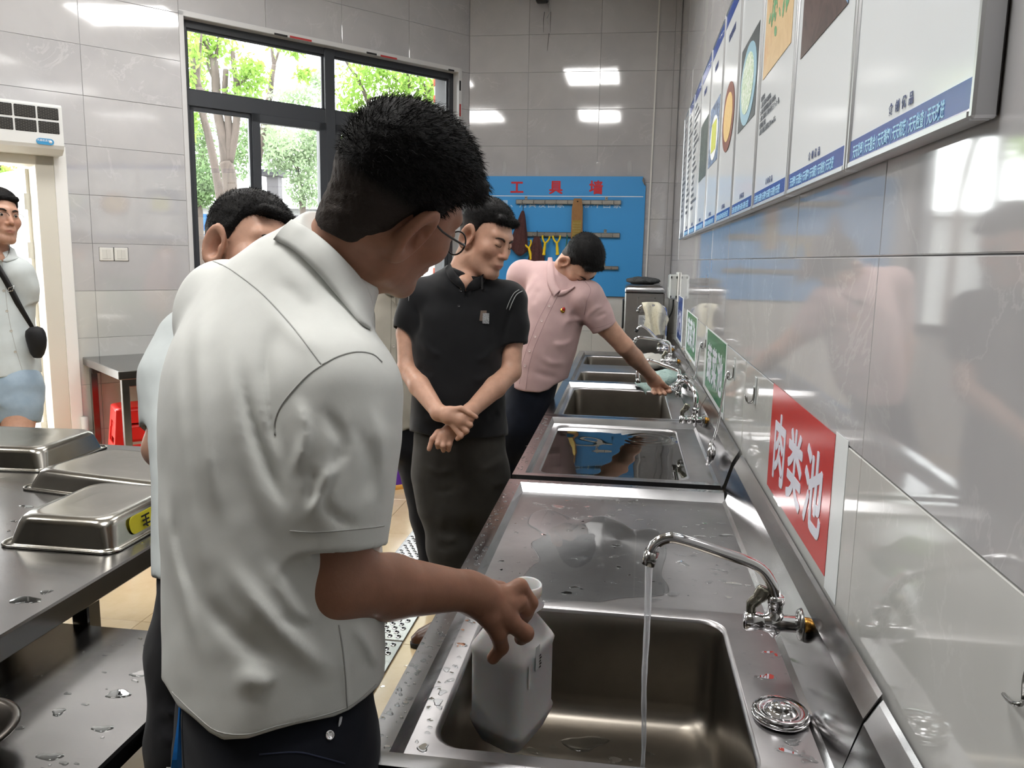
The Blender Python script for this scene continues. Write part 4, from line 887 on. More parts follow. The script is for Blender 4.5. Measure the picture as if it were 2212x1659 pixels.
crumple('plastic_bag', 'crumpled white plastic bag on the deck by the far tap', 'bag', mat('bag_white', 'd5d3cc', .35, trans=.2), (.185, 5.19, ZD+.05), (.10, .10, .05), 3)
crumple('cleaning_rag', 'dark grey rag crumpled on top of the steel boiler', 'rag', noise_mat('dark_rag', ['3f4244', '57595a', '2c2e30'], 30, .95, .4), (.12, 6.4, 1.317), (.115, .08, .028), 8)
crumple('cleaning_cloth', 'pale teal cloth bundled by the valve the man in pink holds', 'cloth', noise_mat('teal_cloth', ['8fa6a2', 'a3b8b3', '6f8784'], 24, .95, .3), (.235, 4.5, ZD+.045), (.09, .12, .045), 12)
TT = thing('cleaning_cloth', 'pale teal cloth hanging over the basin edge beneath the reaching hand', 'cloth', (.1, 4.36, .72))
G = []
for i in range(9):
    f = i/8; row = []
    for k in range(9):
        u = k/8; p = (np.array([.06, 4.40, .806])*(1-u)+np.array([.225, 4.40, .806])*u); dn = f*(.03+.15*math.sin(u*math.pi)**1.2*(.4+.6*u)); row.append(p+np.array([f*.05*(1-u), -.025-.03*min(1, f*4)-.006*math.sin(u*9), -dn+.006*(1-f)]))
    G.append(row)
G = np.array(G); d = G.copy(); d[:, :, 1] += .004; d[:, :, 2] += .002
b = MB(); b.grid(np.concatenate([G, d[::-1]], 0), True); b.obj('cloth', MATS['teal_cloth'], TT)
# water lying about: brimming basin, puddles, drops
wt = thing('basin_water', 'still water filling the second basin to the brim', 'water', (-.02, 2.94, .76)); rr = np.random.RandomState(5)
nx, ny = 70, 110; X, Y = np.meshgrid(np.linspace(-.262, .22, nx), np.linspace(2.546, 3.329, ny)); Zw = np.full_like(X, ZD-.006)
rd = np.hypot(X-.10, Y-3.17); Zw += .0007*np.sin(rd*150)*np.exp(-(rd/.10)**2)+.0005*np.sin(X*40+Y*22)*np.exp(-((X+.08)/.12)**2-((Y-3.15)/.10)**2)+.00012*np.sin(X*31+Y*17)+.0001*np.sin(X*12-Y*43)
b = MB(); b.grid(np.stack([X, Y, Zw], -1), True); b.obj('surface', glass_like('pool_water', (.72, .76, .76), .0, 1.45), wt)
def in_rect_noise(): pass
M_DROP = glass_like('drop_water', (.93, .95, .95), .0, 1.33)
def puddle(b, outline, z, h=.0016):
    o = np.array(outline, float)[:, :2]; c = o.mean(0); nrm = np.roll(o, -1, 0)-np.roll(o, 1, 0); nrm = np.c_[nrm[:, 1], -nrm[:, 0]]; nrm /= np.linalg.norm(nrm, axis=1)[:, None]+1e-9
    if ((o-c)*nrm).sum() < 0: nrm = -nrm
    rings = [np.c_[o, np.full(len(o), z)], np.c_[o-nrm*.0005, np.full(len(o), z+h*.5)], np.c_[o-nrm*.0015, np.full(len(o), z+h*.85)], np.c_[o-nrm*.0035, np.full(len(o), z+h)]]
    b.grid(np.array(rings), True, True); b.add(rings[-1], [tuple(range(len(o)))], True)
def blob(b, c, a, bb, ang, z, rr, h=.0014, n=14):
    t = np.arange(n)*2*math.pi/n; r = 1+.25*np.sin(2*t+rr.rand()*6)+.18*np.sin(3*t+rr.rand()*6); P = np.c_[a*r*np.cos(t), bb*r*np.sin(t)]; R2 = np.array([[math.cos(ang), -math.sin(ang)], [math.sin(ang), math.cos(ang)]])
    P = P @ R2.T+np.array(c)[:2]; C0 = np.array([c[0], c[1]])
    rings = [np.c_[P, np.full(n, z)], np.c_[C0+(P-C0)*.93, np.full(n, z+h*.6)], np.c_[C0+(P-C0)*.7, np.full(n, z+h)]]
    b.grid(np.array(rings), True, True); b.add(rings[-1], [tuple(range(n))], True)
pd = thing('water_puddle', 'wide thin puddle on the drainboard of the near sink unit', 'water', (0, 1.75, ZD))
out = [(1121, 1265), (1129, 1245), (1150, 1222), (1165, 1212), (1158, 1195), (1148, 1180), (1150, 1170), (1172, 1158), (1160, 1145), (1140, 1132), (1150, 1110), (1185, 1100), (1215, 1112), (1250, 1123), (1300, 1115), (1345, 1130), (1370, 1145), (1400, 1142), (1425, 1150), (1440, 1190), (1432, 1225), (1430, 1245), (1442, 1262), (1444, 1280), (1420, 1288), (1380, 1290), (1340, 1293), (1295, 1300), (1250, 1298), (1200, 1300), (1165, 1300), (1135, 1290)]
b = MB(); puddle(b, [at_z(x, y, ZD) for x, y in bez([(x, y, 0) for x, y in out], 4)[:, :2]], ZD+.0002, .0015); o = b.obj('water', M_DROP, pd); o['kind'] = 'stuff'
def drops(nm, label, x0, x1, y0, y1, z, n, s0, s1, seed, el=1.8, avoid=None, h=.0014):
    T = thing(nm, label, 'water', ((x0+x1)/2, (y0+y1)/2, z)); rr = np.random.RandomState(seed); b = MB()
    for k in range(n):
        c = (x0+(x1-x0)*rr.rand(), y0+(y1-y0)*rr.rand())
        if avoid and avoid(*c): continue
        s_ = s0+(s1-s0)*rr.rand()**3; blob(b, c, s_*(1+rr.rand()*(el-1)), s_, rr.rand()*.8-.4, z+.0001, rr, min(h, s_*.5))
    o = b.obj('water', M_DROP, T); o['kind'] = 'stuff'; T['kind'] = 'stuff'; return T
drops('water_drops', 'water drops scattered on the near drainboard', -.27, .29, 1.58, 2.29, ZD, 240, .0015, .010, 1, 2.4)
drops('water_drops', 'water drops along the front rail of the nearest sink', RX0+.004, RX0+.034, .97, 2.33, ZR, 190, .0012, .0045, 2, 1.3)
drops('water_drops', 'water drops along the front rail of the second sink', RX0+.004, RX0+.034, 2.43, 3.38, ZR, 60, .0015, .006, 3, 1.6)
drops('water_drops', 'water drops on the far rail of the nearest sink', -.29, .28, 2.337, 2.36, ZR, 50, .0012, .004, 4, 1.4)
drops('water_drops', 'water drops beside the strainer on the near deck', .228, .295, 1.0, 1.5, ZD, 26, .002, .012, 6, 2.5)
drops('water_drops', 'water streaks between the basin and the front rail', -.283, -.262, 1.0, 1.55, ZD, 36, .003, .012, 7, 1.2)
drops('water_drops', 'water drops on the long steel table with the pans', -2.1, -1.08, 1.0, 2.1, .80, 60, .003, .022, 8, 2.4, lambda x, y: (abs(x+1.255) < .16 and abs(y-1.735) < .19) or (abs(x+1.395) < .3 and abs(y-2.1) < .24) or (abs(x+2.0) < .3 and abs(y-2.3) < .2))
drops('water_drops', 'water drops on the low steel table', -1.05, -.78, .92, 1.40, .70, 46, .002, .014, 9, 2.4)
drops('water_drops', 'water lying in the bottom of the near basin', -.17, .15, 1.1, 1.45, ZD-.2255, 30, .004, .03, 10, 2.2, None, .002)
drops('water_drops', 'wet patches on the beige floor by the drain cover', -.79, -.42, 1.1, 2.9, .0, 60, .004, .05, 11, 2.2, None, .0015)
# ================================================================== PEOPLE: signed-distance modelling
def smin(a, b, k):
    h = np.clip(.5+.5*(b-a)/k, 0, 1); return b*(1-h)+a*h-k*h*(1-h)
def smax(a, b, k): return -smin(-a, -b, k)
def d_ell(P, c, r, R=None):
    q = P-np.asarray(c, P.dtype)
    if R is not None: q = q @ np.asarray(R, P.dtype)
    r = np.asarray(r, P.dtype); k0 = np.sqrt(((q/r)**2).sum(1)); k1 = np.sqrt(((q/r**2)**2).sum(1))+1e-9
    return k0*(k0-1)/k1
def d_cone(P, a, b, ra, rb):
    a = np.asarray(a, P.dtype); ba = np.asarray(b, P.dtype)-a; q = P-a; t = np.clip((q @ ba)/(ba @ ba+1e-12), 0, 1)
    return np.sqrt(((q-t[:, None]*ba)**2).sum(1))-(ra+(rb-ra)*t)
def d_chain(P, pts, rs, k=.0):
    d = None
    for i in range(len(pts)-1):
        e = d_cone(P, pts[i], pts[i+1], rs[i], rs[i+1]); d = e if d is None else (np.minimum(d, e) if k <= 0 else smin(d, e, k))
    return d
class Prim:
    def __init__(s, f, c, r, k=.02, op='u'): s.f, s.c, s.r, s.k, s.op = f, np.asarray(c, float), r, k, op
def cone(a, b, ra, rb, k=.02, op='u'):
    a, b = np.asarray(a, float), np.asarray(b, float)
    return Prim(lambda P: d_cone(P, a, b, ra, rb), (a+b)/2, np.linalg.norm(a-b)/2+max(ra, rb), k, op)
def ell(c, r, R=None, k=.02, op='u'): return Prim(lambda P: d_ell(P, c, r, R), c, max(r), k, op)
def chain(pts, rs, k=.02, kk=.01, op='u'):
    pts = np.asarray(pts, float); c = pts.mean(0); return Prim(lambda P: d_chain(P, pts, rs, kk), c, np.linalg.norm(pts-c, axis=1).max()+max(rs), k, op)
def loft(secs, r, f, ztop=.03, zbot=.0, k=.03, pw=2.3, kb=.004):       # secs: (center xyz, a, b); horizontal slices
    secs = sorted(secs, key=lambda s: s[0][2]); Z = np.array([s[0][2] for s in secs]); Cx = np.array([s[0][0] for s in secs]); Cy = np.array([s[0][1] for s in secs]); A = np.array([s[1] for s in secs]); B = np.array([s[2] for s in secs])
    Zs = np.linspace(Z[0], Z[-1], 64); w_ = np.hanning(13); w_ /= w_.sum()
    def _sm(v): q = np.interp(Zs, Z, v); e = np.r_[2*q[0]-q[6:0:-1], q, 2*q[-1]-q[-2:-8:-1]]; return np.convolve(e, w_, 'valid')
    Cx, Cy, A, B = _sm(Cx), _sm(Cy), np.maximum(_sm(A), .02), np.maximum(_sm(B), .02); Z = Zs
    r, f = np.asarray(r, float)[:2], np.asarray(f, float)[:2]; r = r/np.linalg.norm(r); f = f/np.linalg.norm(f)
    def fn(P):
        z = P[:, 2]; x = P[:, 0]-np.interp(z, Z, Cx); y = P[:, 1]-np.interp(z, Z, Cy); a = np.interp(z, Z, A); b = np.interp(z, Z, B)
        q = (np.abs((x*r[0]+y*r[1])/a)**pw+np.abs((x*f[0]+y*f[1])/b)**pw)**(1/pw)
        d = (q-1)*np.minimum(a, b); return smax(smax(d, z-Z[-1]-ztop, .03), Z[0]-zbot-z, kb)
    c = np.array([Cx.mean(), Cy.mean(), Z.mean()]); R = max(np.hypot(np.hypot(Cx-c[0], Cy-c[1])+np.maximum(A, B)*1.15, np.abs(Z-c[2])))+ztop+.02
    return Prim(fn, c, R, k)
def sdf(prims, P, post=None, blk=None):
    d = np.full(len(P), 1e3, P.dtype)
    for p in prims:
        e = p.f(P)
        if p.op == 'u': d = smin(d, e, p.k) if p.k > 0 else np.minimum(d, e)
        elif p.op == 's': d = smax(d, -e, p.k) if p.k > 0 else np.maximum(d, -e)
        else: d = smax(d, e, p.k) if p.k > 0 else np.maximum(d, e)
    return post(P, d) if post else d
def surface(prims, vox, post=None, pad=.02, clip=None):
    us = [p for p in prims if p.op == 'u']; lo = np.min([p.c-p.r for p in us], 0)-pad; hi = np.max([p.c+p.r for p in us], 0)+pad
    if clip is not None: lo = np.maximum(lo, clip[0]); hi = np.minimum(hi, clip[1])
    B = 8; nb = np.ceil((hi-lo)/(vox*B)).astype(int); N = nb*B+1
    D = np.ones(N, np.float32); hd = vox*B*math.sqrt(3)/2
    gi = np.stack(np.meshgrid(*[np.arange(n) for n in nb], indexing='ij'), -1).reshape(-1, 3)
    ctr = lo+(gi+.5)*vox*B; dc = sdf(prims, ctr.astype(np.float32), None)
    inside = dc < 0
    I4 = D[:-1, :-1, :-1].reshape(nb[0], B, nb[1], B, nb[2], B)
    sg = np.where(inside.reshape(nb), -1., 1.).astype(np.float32); D[:-1, :-1, :-1] = np.repeat(np.repeat(np.repeat(sg, B, 0), B, 1), B, 2)
    keep = np.abs(dc) < hd*1.35+.012; G = gi[keep]; CT = ctr[keep]
    off = np.stack(np.meshgrid(*[np.arange(B+1)]*3, indexing='ij'), -1).reshape(-1, 3); n3 = len(off)
    for s0 in range(0, len(G), 400):
        g = G[s0:s0+400]; ct = CT[s0:s0+400]; nbk = len(g); P = (lo+(g[:, None, :]*B+off[None])*vox).astype(np.float32)
        d = np.full((nbk, n3), 1e3, np.float32)
        for p in prims:
            lb = np.linalg.norm(ct-p.c, axis=1)-p.r-hd
            m = lb < 2*hd+p.k+.01 if p.op != 'i' else np.ones(nbk, bool)
            if not m.any(): continue
            e = p.f(P[m].reshape(-1, 3)).reshape(-1, n3).astype(np.float32); cur = d[m]
            if p.op == 'u': d[m] = smin(cur, e, p.k) if p.k > 0 else np.minimum(cur, e)
            elif p.op == 's': d[m] = smax(cur, -e, p.k) if p.k > 0 else np.maximum(cur, -e)
            else: d[m] = smax(cur, e, p.k) if p.k > 0 else np.maximum(cur, e)
        if post: d = post(P.reshape(-1, 3), d.reshape(-1)).reshape(nbk, n3)
        idx = g[:, None, :]*B+off[None]; D[idx[..., 0], idx[..., 1], idx[..., 2]] = d
    S = D < 0; c = [S[i:N[0]-1+i, j:N[1]-1+j, k:N[2]-1+k] for i in (0, 1) for j in (0, 1) for k in (0, 1)]
    al = c[0].copy(); an = c[0].copy()
    for q in c[1:]: al &= q; an |= q
    cells = np.argwhere(an & ~al); vid = np.full(np.array(N)-1, -1, np.int32); vid[tuple(cells.T)] = np.arange(len(cells))
    acc = np.zeros((len(cells), 3)); cnt = np.zeros(len(cells))
    cor = [(i, j, k) for i in (0, 1) for j in (0, 1) for k in (0, 1)]; cv = {q: D[cells[:, 0]+q[0], cells[:, 1]+q[1], cells[:, 2]+q[2]] for q in cor}
    for a in cor:
        for ax in range(3):
            if a[ax]: continue
            b = list(a); b[ax] = 1; b = tuple(b); va, vb = cv[a], cv[b]; m = (va < 0) != (vb < 0); t = np.where(m, va/np.where(m, va-vb, 1), 0)
            p = np.zeros((len(cells), 3)); p += a; p[:, ax] += t; acc[m] += p[m]; cnt[m] += 1
    V = lo+(cells+acc/cnt[:, None])*vox; F = []
    for ax in range(3):
        s0 = [slice(None)]*3; s1 = [slice(None)]*3; s0[ax] = slice(0, N[ax]-1); s1[ax] = slice(1, N[ax]); e = np.argwhere(S[tuple(s0)] != S[tuple(s1)])
        u, w = (ax+1) % 3, (ax+2) % 3; e = e[(e[:, u] > 0) & (e[:, w] > 0) & (e[:, u] < N[u]-1) & (e[:, w] < N[w]-1)]
        q = []
        for du, dw in ((-1, -1), (0, -1), (0, 0), (-1, 0)): t = e.copy(); t[:, u] += du; t[:, w] += dw; q.append(vid[tuple(t.T)])
        q = np.stack(q, 1); neg = ~S[tuple(e.T)]; q[neg] = q[neg][:, ::-1]; F.append(q)
    F = np.concatenate(F); F = F[(F >= 0).all(1)]
    return V, F
def mesh_np(name, V, F, mats, parent, col=None, smooth=True):
    w = _wl(parent); me = bpy.data.meshes.new(name); me.vertices.add(len(V)); me.vertices.foreach_set('co', (V-w).astype(np.float32).ravel())
    me.loops.add(F.size); me.loops.foreach_set('vertex_index', F.astype(np.int32).ravel()); me.polygons.add(len(F)); k = F.shape[1]
    me.polygons.foreach_set('loop_start', np.arange(len(F), dtype=np.int32)*k)
    me.polygons.foreach_set('use_smooth', np.full(len(F), smooth)); me.update(calc_edges=True); me.validate()
    for m in (mats if isinstance(mats, list) else [mats]): me.materials.append(m)
    if col is not None:
        a = me.color_attributes.new('tint', 'FLOAT_COLOR', 'POINT'); a.data.foreach_set('color', np.c_[col, np.ones(len(col))].astype(np.float32).ravel())
    return link(name, me, parent)
# cheap coherent noise
_rs = np.random.RandomState(11); _K = _rs.randn(40, 3); _K /= np.linalg.norm(_K, axis=1)[:, None]; _PH = _rs.rand(40)*6.28
def wob(P, sc, n=6, o=0):
    d = np.zeros(len(P), P.dtype)
    for i in range(n): d += np.sin((P @ _K[(i+o) % 40].astype(P.dtype))*sc*(1+.35*i)+_PH[(i*3+o) % 40]).astype(P.dtype)/(1+.3*i)
    return d/n
def proj_px(P):
    q = (P-CAMP) @ RW; return CX+FPX*q[:, 0]/q[:, 2], CY+FPX*q[:, 1]/q[:, 2]
def folds(P, d, L, base=.0):                      # L: (polyline px, width px, height m)
    m = np.abs(d) < .03
    if not m.any(): return d
    X, Y = proj_px(P[m].astype(float)); o = np.zeros(m.sum())
    for pl, wd, h in L:
        pl = bez([(x, y, 0) for x, y in pl], 4)[:, :2]; best = np.full(len(X), 1e9); sb = np.zeros(len(X)); n_ = len(pl)-1
        for i, ((x0, y0), (x1, y1)) in enumerate(zip(pl[:-1], pl[1:])):
            dx, dy = x1-x0, y1-y0; t = np.clip(((X-x0)*dx+(Y-y0)*dy)/(dx*dx+dy*dy+1e-9), 0, 1); q = (X-x0-t*dx)**2+(Y-y0-t*dy)**2; c_ = q < best; best = np.where(c_, q, best); sb = np.where(c_, (i+t)/n_, sb)
        tp = np.clip(np.minimum(sb, 1-sb)/.35, 0, 1); tp = tp*tp*(3-2*tp); o += h*tp*np.exp(-best/wd**2)
    d = d.copy(); d[m] -= o.astype(d.dtype); return d
# ------------------------------------------------------------------ head
def head_frame(px, py, D, psi, pitch, roll=0., sc=1.):          # psi: turn toward the camera from image right (deg); pitch: nod down
    ps, p = math.radians(psi), math.radians(pitch)
    f = np.array([math.cos(ps)*math.cos(p), math.sin(p), -math.sin(ps)*math.cos(p)]); u = np.array([math.cos(ps)*math.sin(p), -math.cos(p), -math.sin(ps)*math.sin(p)])
    r = np.cross(f, u); ro = math.radians(roll); u2 = u*math.cos(ro)+r*math.sin(ro); r2 = r*math.cos(ro)-u*math.sin(ro)
    R = np.stack([RW @ r2, RW @ f, RW @ u2], 1); return dict(o=at_d(px, py, D), R=R, s=sc)
def to_head(H, P): return ((P-H['o'].astype(P.dtype)) @ H['R'].astype(P.dtype))/H['s']
def from_head(H, L): return np.asarray(L, float)*H['s'] @ H['R'].T+H['o']
def ear_d(P, s):
    c = np.array([s*.081, -.016, -.004], P.dtype); q = P-c
    R = rotz(s*.40) @ rotx(-.15) @ roty(s*.12); q = (q @ R.astype(P.dtype))/P.dtype.type(1.28)
    d = d_ell(q, (0, 0, 0), (.0085, .0185, .0315)); t = np.arctan2(q[:, 2]/.0285, q[:, 1]/.0155)
    rim = np.sqrt((np.sqrt((q[:, 1]/.0155)**2+(q[:, 2]/.0285)**2)-1)**2*(.017**2)+(q[:, 0]-s*.006)**2)-.0046
    d = smin(d, rim, .003); d = smax(d, -d_ell(q, (s*.0095, .0035, -.002), (.0125, .0110, .0200)), .002)
    d = smin(d, d_ell(q, (s*.002, .006, -.029), (.006, .0085, .0085)), .006); return smin(d, d_ell(q, (s*.004, .0125, -.003), (.005, .0045, .007)), .004)
def head_d(P, eye=.0035, jaw=1., age=0.):
    ax = np.abs(P[:, 0]); Q = P.copy(); Q[:, 0] = ax
    d = d_ell(P, (0, -.018, .045), (.0765, .097, .084))
    d = smin(d, d_ell(P, (0, .030, -.02), (.0665, .062, .088)), .03)
    d = smin(d, d_cone(Q, (.045*jaw, .0, -.072), (.016, .072, -.100), .022, .020), .03)
    d = smin(d, d_ell(P, (0, .074, -.098), (.022, .017, .017)), .02)
    d = smin(d, d_ell(Q, (.043, .060, -.018), (.024, .022, .022)), .022)
    d = smin(d, d_cone(Q, (.0, .083, .03), (.042, .068, .034), .012, .010), .018)
    d = smax(d, -d_ell(Q, (.031, .1, .010), (.017, .018, .012)), .014)
    d = smin(d, d_ell(Q, (.031, .0765, .009), (.0165, .0135, .0125)), .006)
    d = smin(d, d_cone(P, (0, .088, .018), (0, .108, -.026), .0075, .0115), .010); d = smin(d, d_ell(Q, (.0125, .097, -.031), (.0085, .0105, .0075)), .005)
    d = smax(d, -d_ell(Q, (.007, .1035, -.0375), (.0042, .006, .0035)), .002)
    d = smin(d, d_ell(P, (0, .082, -.058), (.030, .018, .022)), .014)
    d = smin(d, d_ell(P, (0, .0965, -.0605), (.0225, .0065, .0052)), .004); d = smin(d, d_ell(P, (0, .0945, -.0705), (.019, .0068, .0062)), .004)
    d = smax(d, -d_ell(P, (0, .1035, -.0655), (.024, .006, .0013)), .0015)
    if eye > 0: d = smax(d, -d_ell(Q, (.0315, .0905, .008), (.0125, .010, eye)), .002)
    d = smin(d, ear_d(P, 1), .002); return smin(d, ear_d(P, -1), .002)
def head_prim(H, **kw):
    return Prim(lambda P: head_d(to_head(H, P), **kw)*H['s'], H['o'], .155*H['s'], .02)
def hair_d(P, top=.016, side=.006, fringe=.0, line=None, seed=0, temple=.0, tuft=0.):
    x, y, z = P[:, 0], P[:, 1], P[:, 2]; ph = np.degrees(np.arctan2(np.abs(x), y+.018))
    base = d_ell(P, (0, -.018, .045), (.0765, .097, .084)); base = smin(base, d_ell(P, (0, .03, -.02), (.0665, .062, .088)), .03); base = smin(base, d_cone(P, (0, -.035, -.045), (0, -.05, -.13), .0595, .0595), .03)
    zl = np.interp(ph, [0, 25, 42, 52, 62, 72, 80, 88, 97, 110, 140, 180], line or [.083, .080, .068, .060, .030, .008, -.012, .004, .022, -.012, -.048, -.058])
    th = np.clip((z-zl)/.07, 0, 1); th = .0012+(side*np.clip((z-zl)/.03, 0, 1)) + (top-side)*np.clip((z-.055)/.06, 0, 1)
    n = wob(P, 190, 6, seed)*.0022+wob(P, 520, 5, seed+7)*.0016
    d = base-th-n*np.clip(th/.008, .1, 1)
    d = smax(d, zl-z+wob(P, 420, 5, seed+3)*.003, .004)
    if fringe > 0:
        fr = d_cone(P, (-.045, .066, .088), (.045, .066, .088), fringe, fringe); d = smin(d, smax(fr, .074-z, .004)-n, .012)
    return d
def hairline_px(): pass
M_HAIR = mat('black_hair', '0b0a0a', .55, spec=.18)
t = NT(M_HAIR); _a = t.n('ShaderNodeAttribute', attribute_name='tint'); t.l(t.ramp(_a.outputs['Fac'], [(0., (.032, .024, .020)), (.75, (.0035, .003, .003))]), t.b.inputs['Base Color']); t.bump(t.noise(t.coord('Object'), 260, 3, .7), .6, .003)
M_STUB = mat('cropped_hair', '1b1816', .7, spec=.2)
def skin(name, color, rough=.42):
    m = mat(name, color, rough, spec=.4, sss=.12); t = NT(m); a = t.n('ShaderNodeAttribute', attribute_name='tint'); c = t.coord('Object')
    mx = t.n('ShaderNodeMix', data_type='RGBA', blend_type='MULTIPLY'); mx.inputs[0].default_value = 1
    t.l(t.ramp(t.noise(c, 45, 4, .6), [(.3, srgb(tuple(v*.93 for v in srgb_f(color)))), (.7, srgb(color))]), mx.inputs[6]); t.l(a.outputs['Color'], mx.inputs[7]); t.l(mx.outputs[2], t.b.inputs['Base Color'])
    t.bump(t.noise(c, 420, 2), .10, .0012); return m
def face_tint(H, V):
    P = to_head(H, V); c = np.ones((len(V), 3)); ax = np.abs(P[:, 0]); near = (np.abs(P) < .2).all(1)
    lip = np.exp(-((P[:, 0]/.021)**2+((P[:, 2]+.0655)/.0085)**2)**2)*(P[:, 1] > .07)*near; c *= 1-lip[:, None]*np.array([.18, .38, .34])
    flush = (np.exp(-(((ax-.045)/.03)**2+((P[:, 2]+.025)/.03)**2))*(P[:, 1] > .02)+np.exp(-((ax-.085)/.02)**2-((P[:, 1]+.01)/.03)**2-((P[:, 2])/.04)**2)+np.exp(-((P[:, 1]-.11)/.02)**2-((P[:, 2]+.028)/.02)**2))*near
    c *= 1-flush[:, None]*np.array([0., .07, .08])
    st = np.exp(-((P[:, 2]+.09)/.03)**2)*(P[:, 1] > .03)*near*.10; c *= 1-st[:, None]*np.array([1., .9, .75]); return c
M_EYEW = mat('eye_white', 'd8cfc6', .2); M_IRIS = mat('eye_dark', '1d120d', .1)
def face_parts(H, root, eye=True, brow=.0042, browz=.026, look=(0, 0, 0)):
    for s in (1, -1):
        if eye is True:
            b = MB(); b.ball((0, 0, 0), .0118, 14); v = b.v[0]; b.v[0] = from_head(H, v+np.array([s*.031, .0775, .008])); o = b.obj('eye', M_EYEW, root)
            b = MB(); b.ball((0, 0, 0), (.006, .0028, .006), 12); b.v[0] = from_head(H, b.v[0]+np.array([s*.031+look[0], .0885, .0075+look[2]])); b.obj('iris', M_IRIS, o)
        if not eye or eye == 'lash':
            P = bez([(s*.0175, .0885, .0035), (s*.026, .0925, .0005), (s*.036, .0895, .001), (s*.0445, .082, .004)], 4); b = MB(); b.tube([from_head(H, p) for p in P], .0011*H['s'], 6); b.obj('eyelashes', M_HAIR, root)
        pts = [(s*.014, .0935, browz), (s*.026, .0925, browz+.006), (s*.040, .083, browz+.006), (s*.050, .070, browz-.001)]
        b = MB(); P = bez(pts, 5); b.tube([from_head(H, p) for p in P], np.interp(np.linspace(0, 1, len(P)), [0, .3, 1], [brow*.8, brow, brow*.35])*H['s'], 8); b.obj('eyebrow', M_HAIR, root)
def hair_mesh(H, root, vox=.003, strands=0, sl=.014, rseed=1, m=None, spread=.5, fade=0., **kw):
    p = Prim(lambda P: hair_d(to_head(H, P), **kw)*H['s'], from_head(H, (0, -.01, .05)), .145*H['s'], 0)
    V, F = surface([p], vox); L = to_head(H, V.astype(np.float64))
    fd = np.ones(len(V)) if fade <= 0 else np.clip((L[:, 2]-.012+.35*(np.abs(L[:, 1])*0))/fade+.12+wob(L, 300, 5)*.12, 0, 1)**1.3
    o = mesh_np('hair', V, F, m or M_HAIR, root, np.repeat(fd[:, None], 3, 1))
    if strands:
        rr = np.random.RandomState(rseed); ce = np.array([0, -.018, .03]); ok = np.where(((L[:, 2] > .02) | (L[:, 1] < -.02)) & (fd > .7))[0]; ok = ok[np.linalg.norm((L[ok]-np.array([0, -.018, .045]))/np.array([.0765, .097, .084]), axis=1) > 1.0]
        idx = rr.choice(ok, strands); base = L[idx]; nrm = (base-ce)/np.array([.0765, .097, .084])**2; nrm /= np.linalg.norm(nrm, axis=1)[:, None]
        flow = np.array([0, .75, -.25]); tan = flow-nrm*(nrm @ flow)[:, None]; dirn = nrm*(1-spread)+tan*spread+rr.randn(strands, 3)*.22; dirn /= np.linalg.norm(dirn, axis=1)[:, None]
        ln = sl*(.45+.8*rr.rand(strands))*np.clip((base[:, 2]+.04)/.09, .25, 1.2); sd = np.cross(dirn, rr.randn(strands, 3)); sd /= np.linalg.norm(sd, axis=1)[:, None]; w_ = .00042
        b0 = base-nrm*.003; m1 = b0+dirn*ln[:, None]*.6; tp = b0+(dirn*.9+tan*.25)*ln[:, None]; Q = np.stack([b0-sd*w_, b0+sd*w_, m1+sd*w_*.8, m1-sd*w_*.8, tp], 1); VV = from_head(H, Q.reshape(-1, 3)); n = np.arange(strands)*5
        Ff = np.concatenate([np.stack([n, n+1, n+2], 1), np.stack([n, n+2, n+3], 1), np.stack([n+3, n+2, n+4], 1)]); s_ = mesh_np('hair_strands', VV, Ff, M_HAIR, o, np.ones((len(VV), 3)), smooth=False); s_['kind'] = 'stuff'
    return o
def body_mesh(root, prims, vox, H, m, post=None, tintf=None):
    V, F = surface(prims, vox, post); c = face_tint(H, V) if H is not None else np.ones((len(V), 3))
    if tintf is not None: c = tintf(V, c)
    return mesh_np('body', V, F, m, root, c)
def cloth_mesh(name, root, prims, vox, m, post=None): V, F = surface(prims, vox, post); return mesh_np(name, V, F, m, root)
from mathutils.bvhtree import BVHTree
def bvh_of(o):
    me = o.data; n = len(me.vertices); co = np.zeros(n*3); me.vertices.foreach_get('co', co); co = co.reshape(-1, 3)+WL[o.name]
    return BVHTree.FromPolygons(co.tolist(), [tuple(p.vertices) for p in me.polygons])
def hit(bv, px, py, lift=.001):
    r = RW @ np.array([px-CX, py-CY, FPX]); r /= np.linalg.norm(r); h = bv.ray_cast(Vector(CAMP), Vector(r), 20)
    if h[0] is None: return None, None
    n = np.array(h[1]); n = -n if n @ r > 0 else n; return np.array(h[0])+n*lift, n
def seam(bv, pts, rad, m, parent, name='seam', lift=.0, step=4):
    P = bez([(x, y, 0) for x, y in pts], step)[:, :2]; Q = [hit(bv, x, y, lift)[0] for x, y in P]; Q = [q for q in Q if q is not None]
    Q2 = [Q[0]] if Q else []
    for q in Q[1:]:
        if np.linalg.norm(q-Q2[-1]) < .06: Q2.append(q)
    if len(Q2) < 2: return None
    b = MB(); b.tube(Q2, rad, 6); return b.obj(name, m, parent)
def button(bv, px, py, r, m, parent):
    p, n = hit(bv, px, py, .0)
    if p is None: return
    b = MB(); b.lathe([(r*.3, -.001), (r, 0), (r, .0016), (r*.8, .0022), (r*.7, .0014), (r*.1, .0014)], p, n, 14); b.obj('button', m, parent)
def patch(bv, quad, m, parent, name, th=.0012, n=4):
    a, b_, c, d = [np.array(q, float) for q in quad]; G = []
    for i in range(n+1):
        row = []
        for j in range(n+1):
            u, v = j/n, i/n; q = (a*(1-u)+b_*u)*(1-v)+(d*(1-u)+c*u)*v; h, nn = hit(bv, q[0], q[1], th)
            if h is None: return None
            row.append(h)
        G.append(row)
    b = MB(); b.grid(np.array(G)); return b.obj(name, m, parent)
